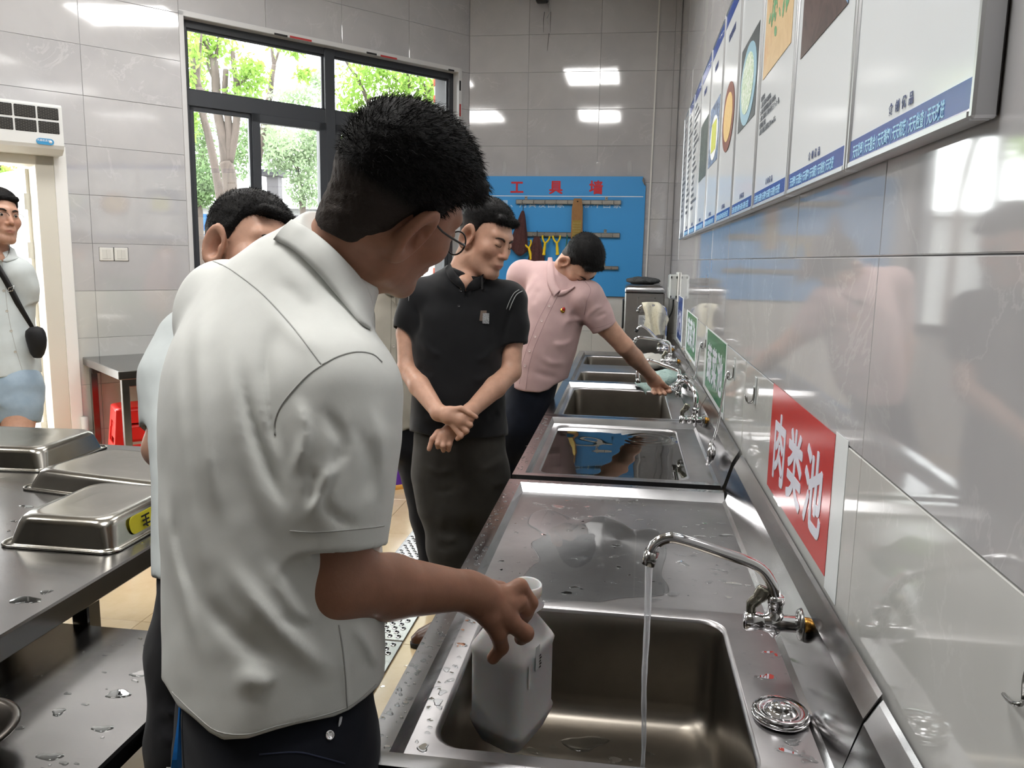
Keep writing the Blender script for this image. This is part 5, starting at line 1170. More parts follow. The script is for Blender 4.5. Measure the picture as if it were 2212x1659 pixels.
def hand_prim(palm, pr, fingers, k=.010, kp=.012):           # palm: chain of points; fingers: list of (pts, radii)
    palm = np.asarray(palm, float); allp = np.concatenate([palm]+[np.asarray(f[0], float) for f in fingers]); c = allp.mean(0); R = np.linalg.norm(allp-c, axis=1).max()+.03
    def fn(P):
        d = d_chain(P, palm, pr, kp); 
        e = None
        for pts, rs in fingers:
            q = d_chain(P, np.asarray(pts, float), rs, .004); e = q if e is None else smin(e, q, .0015)
        return smin(d, e, k)
    return Prim(fn, c, R, .015)
def shoe(root, toe, heel, z0, m, sole, w=.047, h=.075):
    toe, heel = np.array(toe, float), np.array(heel, float); f = toe-heel; L = np.linalg.norm(f); f /= L; s = np.array([-f[1], f[0], 0]); n = 20; a = np.arange(n)*2*math.pi/n
    def ring(z, sx, sy, sh): c = (toe+heel)/2+f*sh; return np.array([c+f*(L/2*sx*math.cos(t))+s*(w*sy*math.sin(t)*(1.0+.12*math.cos(t)))+Z3*(z0+z) for t in a])
    b = MB(); b.grid([ring(.018, 1.0, 1.0, 0), ring(.035, 1.0, 1.0, 0), ring(.052, .93, .92, -.012), ring(.068, .72, .80, -.045), ring(.085, .5, .74, -.075), ring(.10, .44, .70, -.082), ring(.102, .38, .6, -.082)], True, True); b.add(ring(.102, .38, .6, -.082), [tuple(range(n))]); o = b.obj('shoe', m, root)
    b = MB(); b.grid([ring(0, 1.0, 1.0, 0), ring(.002, 1.03, 1.04, 0), ring(.018, 1.03, 1.04, 0), ring(.02, 1.0, 1.0, 0)], True, True); b.add(ring(0, 1.0, 1.0, 0), [tuple(range(n))[::-1]]); b.obj('sole', sole, o); return o
def rf(r_cam): v = RW @ np.array(r_cam, float); v[2] = 0; return v/np.linalg.norm(v)
def leg_prims(hip, knee, ankle, rs, k=.05): return [chain([hip, knee, ankle], rs, k, .03)]

def collar(root, bvS, bvB, top, bot, m, D0, lift=.008, deep=.05, name='collar', n=6):
    def place(L, order, lf):
        P = bez([(x, y, 0) for x, y in L], n)[:, :2]; D = []
        for x, y in P:
            best = None
            for bv in order:
                h, nn = hit(bv, x, y, 0)
                if h is not None: q = (h-CAMP) @ RW[:, 2]; best = q if best is None else min(best, q)
            D.append(np.nan if best is None else best)
        D = np.array(D); ok = ~np.isnan(D)
        D = np.interp(np.arange(len(D)), np.where(ok)[0], D[ok]) if ok.any() else np.full(len(D), D0)
        for _ in range(4): D = np.convolve(np.r_[D[0], D, D[-1]], [.25, .5, .25], 'valid')
        return np.array([at_d(x, y, d-lf) for (x, y), d in zip(P, D)])
    T, B = place(top, [bvB, bvS], lift), place(bot, [bvS], lift*.7); v = RW[:, 2]
    mid = (T+B)/2-v*lift*.35
    rows = [B+v*.010, B+v*.002, B, (T+B*3)/4-v*lift*.25, mid, (T*3+B)/4-v*lift*.25, T, T+v*.004+Z3*.001, T+v*.009-Z3*.004, T+v*.012-Z3*deep]
    b = MB(); b.grid(np.array(rows), True); return b.obj(name, m, root)

def neck_prim(nb, up, r0=.088, r1=.068, h=.03):          # the shirt's rise to the collar
    nb = np.asarray(nb, float); up = np.asarray(up, float)-nb; up /= np.linalg.norm(up); a, b = nb-up*.05, nb+up*h
    def fn(P): d = d_cone(P, a, b, r0, r1); return smax(d, (P-b.astype(P.dtype)) @ up.astype(P.dtype), .004)
    return Prim(fn, (a+b)/2, .06+max(r0, r1), .03)
# ================================================================== PERSON IN THE FOREGROUND (white shirt, back to us)
def C3(x, y, z): return RW @ np.array([x, y, z])          # lens-frame vector to world
SK_A = skin('skin_tan_deep', 'a3755e', .42)
M_SHIRT = fabric('white_shirt_cloth', 'e2e4e0', 'dbddd9', 1100, .12); M_SEAMW = mat('shirt_seam', 'b4b5b2', .9)
M_NAVY = fabric('navy_trouser_cloth', '161a24', '10131b', 700, .2)
A = thing('person', 'person with back to the camera in a white short-sleeved shirt, holding the jug', 'person', tuple(at_d(590, 1500, 1.13)*np.array([1, 1, 0])), 'people round the sinks')
HA = head_frame(858, 452, 1.14, -50, 13, 36, .96)
rA, fA = rf((.57, 0, -.82)), rf((.82, 0, .57))
def LS(L): return [(at_d(x, y, D), a, b) for x, y, D, a, b in L]
shA, elA, wrA = at_d(742, 862, 1.04), at_d(722, 1262, 1.03), at_d(1008, 1276, 1.20)
shL, elL, wrL = at_d(452, 690, 1.29), at_d(590, 1000, 1.30), at_d(730, 1120, 1.30)
neckb = at_d(720, 590, 1.17)
k1 = at_d(1075, 1300, 1.235)
palm = [wrA, at_d(1040, 1290, 1.215), k1]
hand = hand_prim([wrA, at_d(1035, 1290, 1.21), at_d(1078, 1312, 1.228)], [.027, .030, .027], [
    ([at_d(1095, 1285, 1.235), at_d(1122, 1268, 1.245), at_d(1146, 1302, 1.262), at_d(1138, 1328, 1.275)], [.016, .0135, .0118, .0098]),       # index
    ([at_d(1098, 1305, 1.228), at_d(1120, 1300, 1.238), at_d(1136, 1318, 1.258), at_d(1130, 1338, 1.275)], [.016, .0130, .0112, .0098]),       # middle
    ([at_d(1086, 1328, 1.215), at_d(1108, 1348, 1.222), at_d(1134, 1368, 1.24), at_d(1126, 1378, 1.25)], [.016, .0140, .0138, .0115]),          # ring
    ([at_d(1060, 1338, 1.205), at_d(1076, 1368, 1.215), at_d(1083, 1398, 1.235), at_d(1065, 1421, 1.24)], [.0165, .0130, .0115, .0100]),       # little
    ([at_d(1050, 1270, 1.25), at_d(1080, 1275, 1.275), at_d(1105, 1300, 1.29)], [.016, .014, .011])], .014, .012)                                # thumb, behind
handL = hand_prim([wrL, at_d(752, 1150, 1.29)], [.026, .028], [([at_d(758, 1158, 1.29-.012*i), at_d(768+4*i, 1190, 1.28-.012*i), at_d(770+4*i, 1215, 1.27-.012*i)], [.012, .0095, .008]) for i in range(4)]+[([at_d(735, 1150, 1.26), at_d(748, 1175, 1.24)], [.012, .009])])
skA = [head_prim(HA, eye=0), cone(from_head(HA, (0, -.035, -.045)), neckb, .060, .064, .035), chain([at_d(520, 720, 1.26), at_d(680, 690, 1.16), at_d(735, 870, 1.04)], [.03, .045, .035], .05), cone(at_d(640, 760, 1.16), at_d(590, 1250, 1.14), .07, .10, .08),
       chain([shA, (shA+elA)/2, elA], [.044, .048, .043], .04), cone(elA+C3(-.012, .012, -.004), elA+C3(.03, .0, .02), .034, .036, .02), chain([elA, elA*.62+wrA*.38, wrA], [.0425, .0440, .0285], .02), hand,
       chain([shL, elL], [.05, .04], .04), chain([elL, elL*.6+wrL*.4, wrL], [.04, .04, .026], .02), handL]
def tintA(V, c):
    return c
bodyA = body_mesh(A, skA, .0034, HA, SK_A)
hairA = hair_mesh(HA, A, .0028, 12000, .015, 3, spread=.68, fade=.03, top=.024, side=.009, fringe=.021, seed=2, line=[.072, .070, .062, .056, .040, .012, -.016, .004, .018, -.034, -.066, -.074])
face_parts(HA, A, eye=False)
# spectacles
gl = thing('spectacles', 'thin round dark-framed spectacles worn by the person in the foreground', 'glasses', tuple(from_head(HA, (0, .1, .01))))
for s in (1, -1):
    ring = [from_head(HA, (s*(.031+.0215*math.cos(a)), .106-.10*abs(.031+.0215*math.cos(a))*.25, .002+.0185*math.sin(a))) for a in np.arange(28)*2*math.pi/28]
    b = MB(); b.tube(ring, .0013, 6, closed=True); b.obj('rim', M_BLACK, gl); b = MB(); b.add(ring, [tuple(range(28))]); b.obj('lens', glass_like('spectacle_lens', (.9, .93, .94), .0, 2.6), gl)
    b = MB(); b.tube(bez([from_head(HA, (s*.053, .099, .010)), from_head(HA, (s*.072, .082, .012)), from_head(HA, (s*.0785, .03, .016)), from_head(HA, (s*.083, -.008, .026)), from_head(HA, (s*.082, -.026, .004))], 5), .0016, 6); b.obj('temple_arm', M_BLACK, gl)
b = MB(); b.tube(bez([from_head(HA, (-.0095, .110, .004)), from_head(HA, (0, .114, .008)), from_head(HA, (.0095, .110, .004))], 4), .0012, 6); b.obj('bridge', M_BLACK, gl)
# shirt
torso = loft(LS([(588, 1640, 1.12, .178, .135), (592, 1440, 1.13, .184, .143), (592, 1250, 1.135, .185, .143), (582, 1050, 1.14, .185, .141), (570, 900, 1.145, .186, .137), (560, 780, 1.15, .180, .125), (568, 690, 1.16, .155, .105), (600, 620, 1.175, .118, .085), (628, 565, 1.185, .082, .068), (640, 535, 1.19, .055, .052)]), rA, fA, .0, .0, .05, 2.2)
slv_end = at_d(731, 1184, 1.015)
armdir = (at_d(724, 1000, 1.025)-slv_end); armdir /= np.linalg.norm(armdir)
def cut_sleeve(pts, rs, end, ad, rin, k=.05, deep=.07):
    pts = np.asarray(pts, float); c = pts.mean(0)
    def fn(P):
        d = d_chain(P, pts, rs, .03); q = P-end.astype(P.dtype); t_ = q @ ad.astype(P.dtype); rad = np.sqrt(np.maximum((q*q).sum(1)-t_*t_, 0)); d = smax(d, -t_, .003)
        return smax(d, -np.maximum(rad-rin, t_-deep), .004)
    return Prim(fn, c, np.linalg.norm(pts-c, axis=1).max()+max(rs), k)
sleeveA = cut_sleeve([at_d(726, 852, 1.04), at_d(723, 960, 1.03), at_d(724, 1070, 1.02), at_d(732, 1230, 1.012)], [.079, .0765, .066, .062], slv_end, armdir, .0555, .03)
shirtA = [torso, neck_prim(at_d(690, 590, 1.165), from_head(HA, (0, -.035, -.045)), .092, .072, .055), chain([at_d(492, 655, 1.275), at_d(660, 680, 1.15), at_d(726, 842, 1.04)], [.070, .078, .078], .05, .04), chain([at_d(480, 700, 1.28), at_d(520, 880, 1.28), at_d(565, 970, 1.29)], [.066, .062, .056], .04, .02), sleeveA]
hem_t = np.array([-.20, -.155, -.125, -.085, -.05, -.01, .04, .08, .12, .155, .20]); 
_hx = [352, 384, 418, 452, 482, 536, 590, 637, 721, 755, 789, 819, 840]; _hy = [1470, 1525, 1551, 1582, 1598, 1595, 1578, 1565, 1548, 1533, 1508, 1481, 1440]
FA = [([(470, 560), (430, 720), (436, 900), (455, 1040), (490, 1150)], 20, .006), ([(520, 640), (500, 780), (520, 940), (560, 1060), (620, 1200)], 22, .005), ([(505, 720), (540, 900), (590, 1030), (625, 1110)], 12, -.007), ([(585, 690), (575, 800), (590, 920), (606, 1000)], 13, -.006), ([(410, 640), (385, 800), (400, 1000), (430, 1180), (470, 1330)], 18, .005), ([(470, 1180), (560, 1310), (650, 1400), (745, 1475)], 24, .008), ([(430, 1280), (520, 1380), (600, 1440)], 22, -.006), ([(560, 1200), (640, 1320), (700, 1360)], 18, .005), ([(500, 1455), (560, 1475), (575, 1490)], 26, .006), ([(345, 1000), (360, 1150), (400, 1300), (440, 1450)], 14, .004), ([(372, 1050), (395, 1200), (440, 1330)], 12, -.004), ([(560, 640), (640, 720), (700, 760)], 26, .005), ([(600, 600), (690, 690)], 16, -.003),
      ([(640, 850), (660, 940), (630, 1040)], 14, .006), ([(690, 870), (740, 960), (700, 1030)], 14, -.006), ([(720, 960), (700, 1060), (660, 1130)], 12, .006), ([(760, 1000), (700, 1075), (730, 1120), (790, 1140)], 12, -.005), ([(800, 860), (830, 980), (820, 1100)], 14, .004), ([(680, 1000), (665, 1100)], 10, -.004), ([(760, 900), (800, 1000), (790, 1090)], 16, -.004),
      ([(735, 1360), (748, 1480), (752, 1530)], 5, .002), ([(760, 1340), (800, 1400), (815, 1450)], 14, .005), ([(700, 1350), (640, 1345), (600, 1330)], 12, -.004), ([(540, 520), (620, 580), (700, 650)], 30, .004)]
def postA(P, d):
    m = np.abs(d) < .05
    d = d.copy(); Pm = P[m].astype(float); dm = d[m]
    dm = dm-(wob(Pm, 26, 6)*.0028+wob(Pm, 60, 6, 9)*.0011); 
    X, Y = proj_px(Pm); hy = np.interp(X, _hx, _hy); depth = (Pm-CAMP) @ RW[:, 2]; hz = EYE+0*X
    dm = np.where(Y > 1380, smax(dm, (Y-hy)/FPX*1.1*np.clip(depth, .9, 1.6)/1.05, .003), dm)                           # shirt-tail hem
    d[m] = dm; return folds(P, d, FA)
sA = cloth_mesh('shirt', A, shirtA, .0042, M_SHIRT, postA)
bvA = bvh_of(sA)
seam(bvA, [(440, 558), (480, 572), (517, 595), (570, 638), (628, 701), (668, 752), (696, 790)], .0010, M_SEAMW, sA)
seam(bvA, [(696, 788), (668, 808), (638, 838), (608, 876), (594, 912), (594, 940)], .0012, M_SEAMW, sA)
seam(bvA, [(696, 788), (730, 770), (770, 760), (805, 765), (825, 782)], .0012, M_SEAMW, sA)
seam(bvA, [(626, 1147), (680, 1150), (740, 1146), (800, 1140), (830, 1136)], .0009, M_SEAMW, sA)
seam(bvA, [(732, 1350), (740, 1400), (746, 1460), (750, 1530)], .0011, M_SEAMW, sA)
seam(bvA, [(372, 1495), (420, 1542), (470, 1580), (536, 1586), (600, 1568), (700, 1545), (760, 1522), (812, 1478)], .0008, M_SEAMW, sA)
# collar: standing band and folded leaf
bvB = bvh_of(bodyA)
collar(A, bvA, bvB, [(629, 474), (672, 498), (712, 530), (750, 568), (780, 603), (800, 640), (808, 676)], [(590, 517), (634, 541), (684, 588), (720, 630), (752, 668), (780, 700), (800, 712)], M_SHIRT, 1.2, .012)
# trousers
hipA = at_d(592, 1520, 1.14); 
trA = [loft(LS([(592, 1700, 1.12, .160, .118), (592, 1560, 1.13, .165, .125), (592, 1440, 1.13, .165, .125)]), rA, fA, 0, .0, .05, 2.2)]
ftR, ftL = np.array([-.44, .95, 0]), np.array([-.66, 1.07, 0])
hR, hL = at_d(640, 1640, 1.06), at_d(535, 1640, 1.19)
trA += [chain([hR, hR*.45+ftR*.55+np.array([0, 0, .02]), ftR+Z3*.05], [.098, .078, .062], .05, .03), chain([hL, hL*.45+ftL*.55, ftL+Z3*.05], [.098, .078, .062], .05, .03)]
def post_tr(P, d): m = np.abs(d) < .04; d = d.copy(); d[m] -= (wob(P[m], 34, 6, 4)*.003+wob(P[m], 90, 5, 2)*.0012); return d
tA = cloth_mesh('trousers', A, trA, .0065, M_NAVY, post_tr); bvT = bvh_of(tA)
seam(bvT, [(745, 1650), (690, 1635), (640, 1625), (560, 1630)], .0012, mat('navy_stitch', '2b3144', .9), tA); button(bvT, 712, 1588, .006, M_CHROME, tA)
b = MB(); q0, n0 = hit(bvT, 733, 1552, .004)
if q0 is not None:
    b.tube([q0, at_d(729, 1572, 1.0)*.0+q0+C3(-.002, .014, -.002), q0+C3(-.004, .026, -.003)], [.004, .004, .0045], 8, flat=.4); b.obj('key_strap', mat('pale_strap', 'c9ccd2', .5), tA)
for c_, h_ in ((ftR, .07), (ftL, .07)): shoe(A, c_[:2].tolist()+[0] if False else np.array([c_[0], c_[1], 0])+fA*.15, np.array([c_[0], c_[1], 0])-fA*.11, .0, mat('black_leather', '141312', .35), M_RUBBER)
# ================================================================== THE OTHER PEOPLE
SK_B = skin('skin_light_tan', 'cb9f88', .42); SK_C = skin('skin_warm', 'c79b84', .42)
M_BLK = fabric('black_polo_cloth', '101114', '0c0d10', 800, .15, .8, .15); M_GREY = fabric('dark_grey_trouser_cloth', '35332f', '2c2a27', 700, .2)
M_BLKT = fabric('black_trouser_cloth', '15151a', '111115', 700, .2); M_PINK = fabric('pink_shirt_cloth', 'c9aba9', 'c2a3a2', 900, .15); M_BEIGE = fabric('beige_shirt_cloth', 'b3aea2', 'aaa599', 700, .25)
M_WHITE2 = fabric('bluish_white_shirt_cloth', 'ccd3d3', 'c4cbcb', 900, .12); M_JEAN = fabric('dark_jean_cloth', '171d2a', '121722', 900, .3); M_DENIM = fabric('pale_denim_cloth', '9fb1c0', '8fa3b4', 900, .3)
M_BROWNS = mat('brown_leather', '4a2f20', .35); M_BTNW = mat('shell_button', 'b9b4aa', .3); M_BTNP = mat('pink_button', 'd3bcb9', .3); M_BTNB = mat('black_button', '1b1b1f', .3)
def wrinkle(a=.0025, f=34, o=0):
    def fn(P, d): m = np.abs(d) < .04; d = d.copy(); d[m] -= (wob(P[m], f, 6, o)*a+wob(P[m], f*2.6, 5, o+5)*a*.45); return d
    return fn
def fold_post(fn0, L): return lambda P, d: folds(P, fn0(P, d), L)
def px_cut(fn0, hx, hy, sc, ymin=0):       # trims a garment along its hem line
    def fn(P, d):
        d = fn0(P, d); m = np.abs(d) < .06
        if m.any():
            X, Y = proj_px(P[m].astype(float)); dm = d[m]; d[m] = np.where(Y > ymin, smax(dm, (Y-np.interp(X, hx, hy))/FPX*sc, .003), dm)
        return d
    return fn
def sleeve2(pts, rs, end_from, end, rin, k=.04):
    ad = np.asarray(end_from)-np.asarray(end); ad = ad/np.linalg.norm(ad); return cut_sleeve(pts, rs, np.asarray(end), ad, rin, k, .05)
def fingers(L, D, r=(.0105, .0092, .0082, .0072)): return [([at_d(*(q if len(q) == 3 else q+(D,))) for q in f], [.0115]+list(r[1:len(f)])) for f in L]
# ------------------------------------------------------------------ black polo
Dn = thing('person', 'person in a black polo shirt standing with wrists crossed in front', 'person', (at_d(985, 1000, 2.9)*np.array([1, 1, 0])), 'people round the sinks')
HD = head_frame(1049, 517, 2.823, 36, 26, 0, 1.005); rD, fD = rf((.97, 0, .26)), rf((-.26, 0, .97)); nb_ = at_d(1000, 604, 2.87)
w1, w2 = at_d(948, 892, 2.665), at_d(1014, 890, 2.70)
hd1 = hand_prim([w1, at_d(972, 898, 2.645), at_d(994, 906, 2.635)], [.026, .029, .025], fingers([[(1000, 896, 2.632), (1019, 904, 2.63), (1016, 914, 2.645)], [(996, 906, 2.63), (1016, 918, 2.628), (1008, 926, 2.645)], [(988, 914, 2.632), (1008, 931, 2.63), (999, 938, 2.645)], [(980, 920, 2.635), (996, 942, 2.632), (988, 948, 2.645)], [(968, 886, 2.635), (996, 882, 2.622), (1015, 892, 2.618), (1029, 901, 2.62)]], 2.63))
hd2 = hand_prim([w2, at_d(985, 922, 2.70), at_d(962, 940, 2.69)], [.026, .030, .026], fingers([[(946, 934, 2.685), (934, 948, 2.675), (927, 970, 2.68)], [(952, 942, 2.68), (945, 958, 2.668), (946, 966, 2.68)], [(962, 946, 2.68), (957, 963, 2.668), (958, 973, 2.68)], [(974, 944, 2.685), (971, 960, 2.675), (969, 972, 2.685)]], 2.68))
eR, eL = at_d(880, 797, 2.84), at_d(1104, 803, 2.86)
bD = body_mesh(Dn, [head_prim(HD, eye=0), cone(from_head(HD, (0, -.03, -.055)), nb_, .057, .064, .03), cone(nb_, at_d(1004, 610, 2.80), .052, .024, .02), chain([at_d(915, 665, 2.88), at_d(1000, 640, 2.88), at_d(1090, 668, 2.88)], [.03, .05, .03], .05), cone(at_d(1000, 640, 2.88), at_d(992, 860, 2.88), .07, .09, .06),
      chain([at_d(905, 655, 2.88), at_d(878, 720, 2.87), eR], [.045, .036, .0335], .02), chain([eR, eR*.6+w1*.4, w1], [.0335, .0375, .0255], .015), chain([at_d(1096, 660, 2.88), at_d(1106, 740, 2.88), eL], [.045, .0385, .035], .02), chain([eL, eL*.6+w2*.4, w2], [.035, .0385, .026], .015), hd1, hd2], .0042, HD, SK_B)
hair_mesh(HD, Dn, .0032, 8000, .009, 5, spread=.62, fade=.055, top=.015, side=.0030, fringe=.014, seed=4, line=[.074, .073, .070, .062, .052, .012, -.004, .012, .024, -.012, -.046, -.056])
face_parts(HD, Dn, eye=False, browz=.022, brow=.0036)
tor = loft(LS([(992, 985, 2.88, .178, .135), (991, 930, 2.88, .178, .136), (990, 850, 2.88, .166, .130), (989, 780, 2.88, .163, .124), (990, 720, 2.88, .168, .120), (994, 670, 2.885, .172, .112), (998, 635, 2.89, .150, .095), (1001, 612, 2.89, .105, .08), (1002, 597, 2.89, .075, .065)]), rD, fD, 0, 0, .05, 2.3)
sRe, sLe = at_d(873, 716, 2.865), at_d(1106, 744, 2.875)
shD = cloth_mesh('polo_shirt', Dn, [tor, neck_prim(nb_, from_head(HD, (0, -.03, -.055)), .092, .070, .022), chain([at_d(912, 640, 2.885), at_d(1000, 628, 2.89), at_d(1092, 648, 2.885)], [.066, .07, .068], .05, .04), sleeve2([at_d(906, 648, 2.88), at_d(886, 690, 2.87), at_d(868, 740, 2.865)], [.062, .050, .042], at_d(900, 655, 2.88), sRe, .0365), sleeve2([at_d(1098, 655, 2.88), at_d(1106, 700, 2.88), at_d(1110, 775, 2.875)], [.064, .056, .054], at_d(1104, 690, 2.88), sLe, .041)], .0055, M_BLK, px_cut(fold_post(wrinkle(.003, 30, 3), [([(905, 730), (930, 760), (960, 770)], 8, .006), ([(1078, 740), (1050, 770), (1020, 780)], 8, .006), ([(900, 790), (940, 810)], 8, -.005), ([(1080, 800), (1040, 820), (1010, 815)], 8, .005), ([(915, 900), (960, 915)], 8, .005), ([(1080, 890), (1050, 905)], 8, -.005), ([(1110, 660), (1095, 700), (1088, 740)], 6, -.006), ([(895, 650), (905, 690), (903, 725)], 6, -.006)]), [870, 890, 940, 1000, 1060, 1097, 1115], [930, 932, 944, 949, 945, 940, 938], 2.9, 860))
bvD = bvh_of(shD); bvDb = bvh_of(bD)
collar(Dn, bvD, bvDb, [(972, 568), (980, 585), (992, 600), (1002, 614), (1005, 623)], [(962, 580), (968, 598), (980, 612), (994, 622), (1003, 630)], M_BLK, 2.82, .010)
collar(Dn, bvD, bvDb, [(1006, 624), (1014, 612), (1024, 603), (1036, 597), (1044, 592)], [(1007, 629), (1022, 626), (1036, 620), (1046, 608), (1052, 597)], M_BLK, 2.82, .010)
for y in (628, 661): button(bvD, 995 if y < 640 else 991, y, .0052, M_BTNB, shD)
M_STW = mat('white_stitch', 'a9abaa', .8)
seam(bvD, [(1128, 629), (1116, 636), (1107, 652), (1100, 670)], .0013, M_STW, shD, 'stitching', .001); seam(bvD, [(1121, 626), (1110, 634), (1101, 650), (1094, 668)], .0011, M_STW, shD, 'stitching', .001); seam(bvD, [(884, 612), (884, 630), (883, 650)], .0011, M_STW, shD, 'stitching', .001)
patch(bvD, [(1038, 671), (1051, 671), (1049, 694), (1035, 693)], mat('taupe_patch', '6b5c52', .8), shD, 'chest_patch', .002)
patch(bvD, [(1042, 677), (1056, 677), (1055, 700), (1041, 699)], noise_mat('speckled_patch', ['2d2e30', 'b9babb', '3a3b3d', 'c6c7c8'], 520, .8), shD, 'chest_patch', .004)
trD = [loft(LS([(993, 1120, 2.885, .130, .09), (993, 1040, 2.885, .158, .118), (993, 980, 2.885, .166, .126), (993, 915, 2.885, .164, .126)]), rD, fD, 0, 0, .06, 2.3, .06), chain([at_d(950, 1030, 2.89), at_d(968, 1180, 2.87), at_d(980, 1335, 2.90)], [.084, .072, .056], .06, .03), chain([at_d(1046, 1030, 2.90), at_d(1062, 1180, 2.93), at_d(1062, 1340, 2.98)], [.084, .074, .058], .06, .03)]
cloth_mesh('trousers', Dn, trD, .007, M_GREY, fold_post(wrinkle(.004, 26, 8), [([(905, 1000), (950, 1020), (985, 1010)], 7, .006), ([(1095, 985), (1060, 1010), (1030, 1015)], 7, .006), ([(925, 1055), (960, 1062), (990, 1050)], 7, -.005), ([(938, 1155), (965, 1168), (1000, 1160)], 8, .008), ([(942, 1180), (975, 1190)], 7, -.006), ([(1095, 1040), (1060, 1050)], 7, .005), ([(1000, 980), (1002, 1060)], 6, -.006), ([(950, 1080), (958, 1150)], 8, .005)]))
t0, h0 = at_z(889, 1399, 0), at_z(978, 1372, 0); dv = (t0-h0)/np.linalg.norm(t0-h0); shoe(Dn, t0, t0-dv*.27, 0, M_BROWNS, M_RUBBER)
t0 = at_z(1035, 1385, 0); shoe(Dn, t0, t0+np.array([.05, .26, 0]), 0, M_BROWNS, M_RUBBER)
rg = thing('finger_ring', 'gold ring on the lower hand of the person in black', 'ring', tuple(at_d(947, 962, 2.67))); q = at_d(946, 961, 2.674); ax_ = at_d(945, 966, 2.672)-at_d(949, 952, 2.674); b = MB(); ax_ /= np.linalg.norm(ax_)
e1_ = np.cross(ax_, [1., 0, 0]); e1_ /= np.linalg.norm(e1_); e2_ = np.cross(ax_, e1_); b.tube([q+.0098*(math.cos(a)*e1_+math.sin(a)*e2_) for a in np.arange(18)*2*math.pi/18], .0018, 6, closed=True); b.obj('band', mat('gold', 'd9a94a', .2, 1.0), rg)
# ------------------------------------------------------------------ pink shirt
E_p = thing('person', 'person in a pink shirt bending over a basin, reaching for a tap', 'person', (at_d(1120, 900, 3.9)*np.array([1, 1, 0])), 'people round the sinks')
HE = head_frame(1251, 568, 3.80, 31, 72, 23, .99); rE, fE = rf((.86, 0, .5)), rf((-.5, 0, .86)); nE = at_d(1204, 606, 3.88)
elE, wrE = at_d(1349, 748, 3.86), at_d(1405, 811, 4.02)
hE = hand_prim([wrE, at_d(1412, 822, 4.05), at_d(1420, 834, 4.07)], [.028, .033, .030], fingers([[(1413, 836, 4.06), (1411, 846, 4.03), (1415, 850, 4.01)], [(1421, 838, 4.07), (1422, 848, 4.03), (1426, 851, 4.01)], [(1429, 839, 4.08), (1433, 848, 4.04), (1437, 851, 4.03)], [(1435, 838, 4.09), (1441, 845, 4.06), (1447, 846, 4.05)], [(1420, 816, 4.04), (1431, 828, 4.04), (1438, 835, 4.05), (1446, 839, 4.06)]], 4.05, (.012, .0115, .0105, .0095)))
bE = body_mesh(E_p, [head_prim(HE, eye=0), cone(from_head(HE, (0, -.035, -.05)), nE, .057, .066, .03), cone(nE, at_d(1214, 616, 3.81), .052, .026, .02), chain([at_d(1130, 618, 3.97), at_d(1198, 625, 3.88), at_d(1264, 655, 3.80)], [.03, .05, .035], .05), cone(at_d(1198, 630, 3.88), at_d(1172, 780, 3.88), .07, .08, .06),
      chain([at_d(1270, 648, 3.80), at_d(1310, 705, 3.83), elE], [.052, .050, .043], .02), chain([elE, elE*.62+wrE*.38, wrE], [.043, .043, .027], .015), hE, chain([at_d(1128, 605, 3.97), at_d(1095, 720, 4.02), at_d(1105, 840, 4.0)], [.045, .038, .027], .02)], .0046, HE, SK_C)
hair_mesh(HE, E_p, .0036, 6000, .010, 6, spread=.5, fade=.03, top=.019, side=.006, fringe=.014, seed=6)
face_parts(HE, E_p, eye=False, browz=.023, brow=.0036)
torE = loft(LS([(1144, 905, 3.89, .132, .112), (1155, 850, 3.89, .140, .114), (1167, 800, 3.88, .150, .116), (1181, 740, 3.87, .162, .118), (1191, 690, 3.87, .170, .116), (1198, 640, 3.87, .165, .105), (1200, 610, 3.88, .130, .09), (1196, 588, 3.89, .095, .075), (1196, 572, 3.90, .07, .06)]), rE, fE, 0, 0, .05, 2.3)
sEe = at_d(1305, 708, 3.835)
shE = cloth_mesh('shirt', E_p, [torE, neck_prim(nE, from_head(HE, (0, -.035, -.05)), .092, .072, .018), chain([at_d(1132, 594, 3.97), at_d(1195, 606, 3.90), at_d(1266, 640, 3.80)], [.075, .075, .074], .05, .04), sleeve2([at_d(1268, 645, 3.80), at_d(1288, 675, 3.82), at_d(1314, 722, 3.84)], [.076, .069, .061], at_d(1284, 668, 3.815), sEe, .053), chain([at_d(1126, 600, 3.97), at_d(1108, 690, 4.02)], [.07, .058], .04)], .006, M_PINK, px_cut(fold_post(wrinkle(.0035, 30, 12), [([(1262, 690), (1285, 668), (1300, 660)], 5, .007), ([(1262, 700), (1240, 690), (1215, 700)], 6, .006), ([(1258, 640), (1268, 665), (1262, 695)], 5, -.006), ([(1282, 690), (1300, 680), (1312, 676)], 4, -.005), ([(1250, 730), (1215, 745), (1190, 740)], 7, .006), ([(1228, 780), (1195, 785), (1165, 770)], 7, .006), ([(1205, 815), (1180, 812), (1150, 800)], 7, -.006), ([(1130, 640), (1150, 610), (1160, 590)], 6, .006), ([(1150, 660), (1165, 620)], 6, -.005), ([(1240, 640), (1225, 690), (1215, 720)], 8, .005)]), [1100, 1118, 1135, 1165, 1185, 1197, 1230], [838, 842, 846, 848, 842, 832, 815], 3.9, 780))
bvE = bvh_of(shE); bvEb = bvh_of(bE)
collar(E_p, bvE, bvEb, [(1193, 556), (1196, 580), (1199, 600), (1204, 618), (1210, 626)], [(1184, 556), (1181, 580), (1182, 605), (1187, 622), (1196, 640)], M_PINK, 3.8, .012); collar(E_p, bvE, bvEb, [(1212, 628), (1222, 626), (1232, 622), (1240, 617)], [(1204, 640), (1220, 636), (1232, 628), (1242, 620)], M_PINK, 3.8, .012)
for x, y in ((1201, 629), (1186, 661), (1170, 693), (1156, 727), (1144, 758), (1134, 790)): button(bvE, x, y, .0068, M_BTNP, shE)
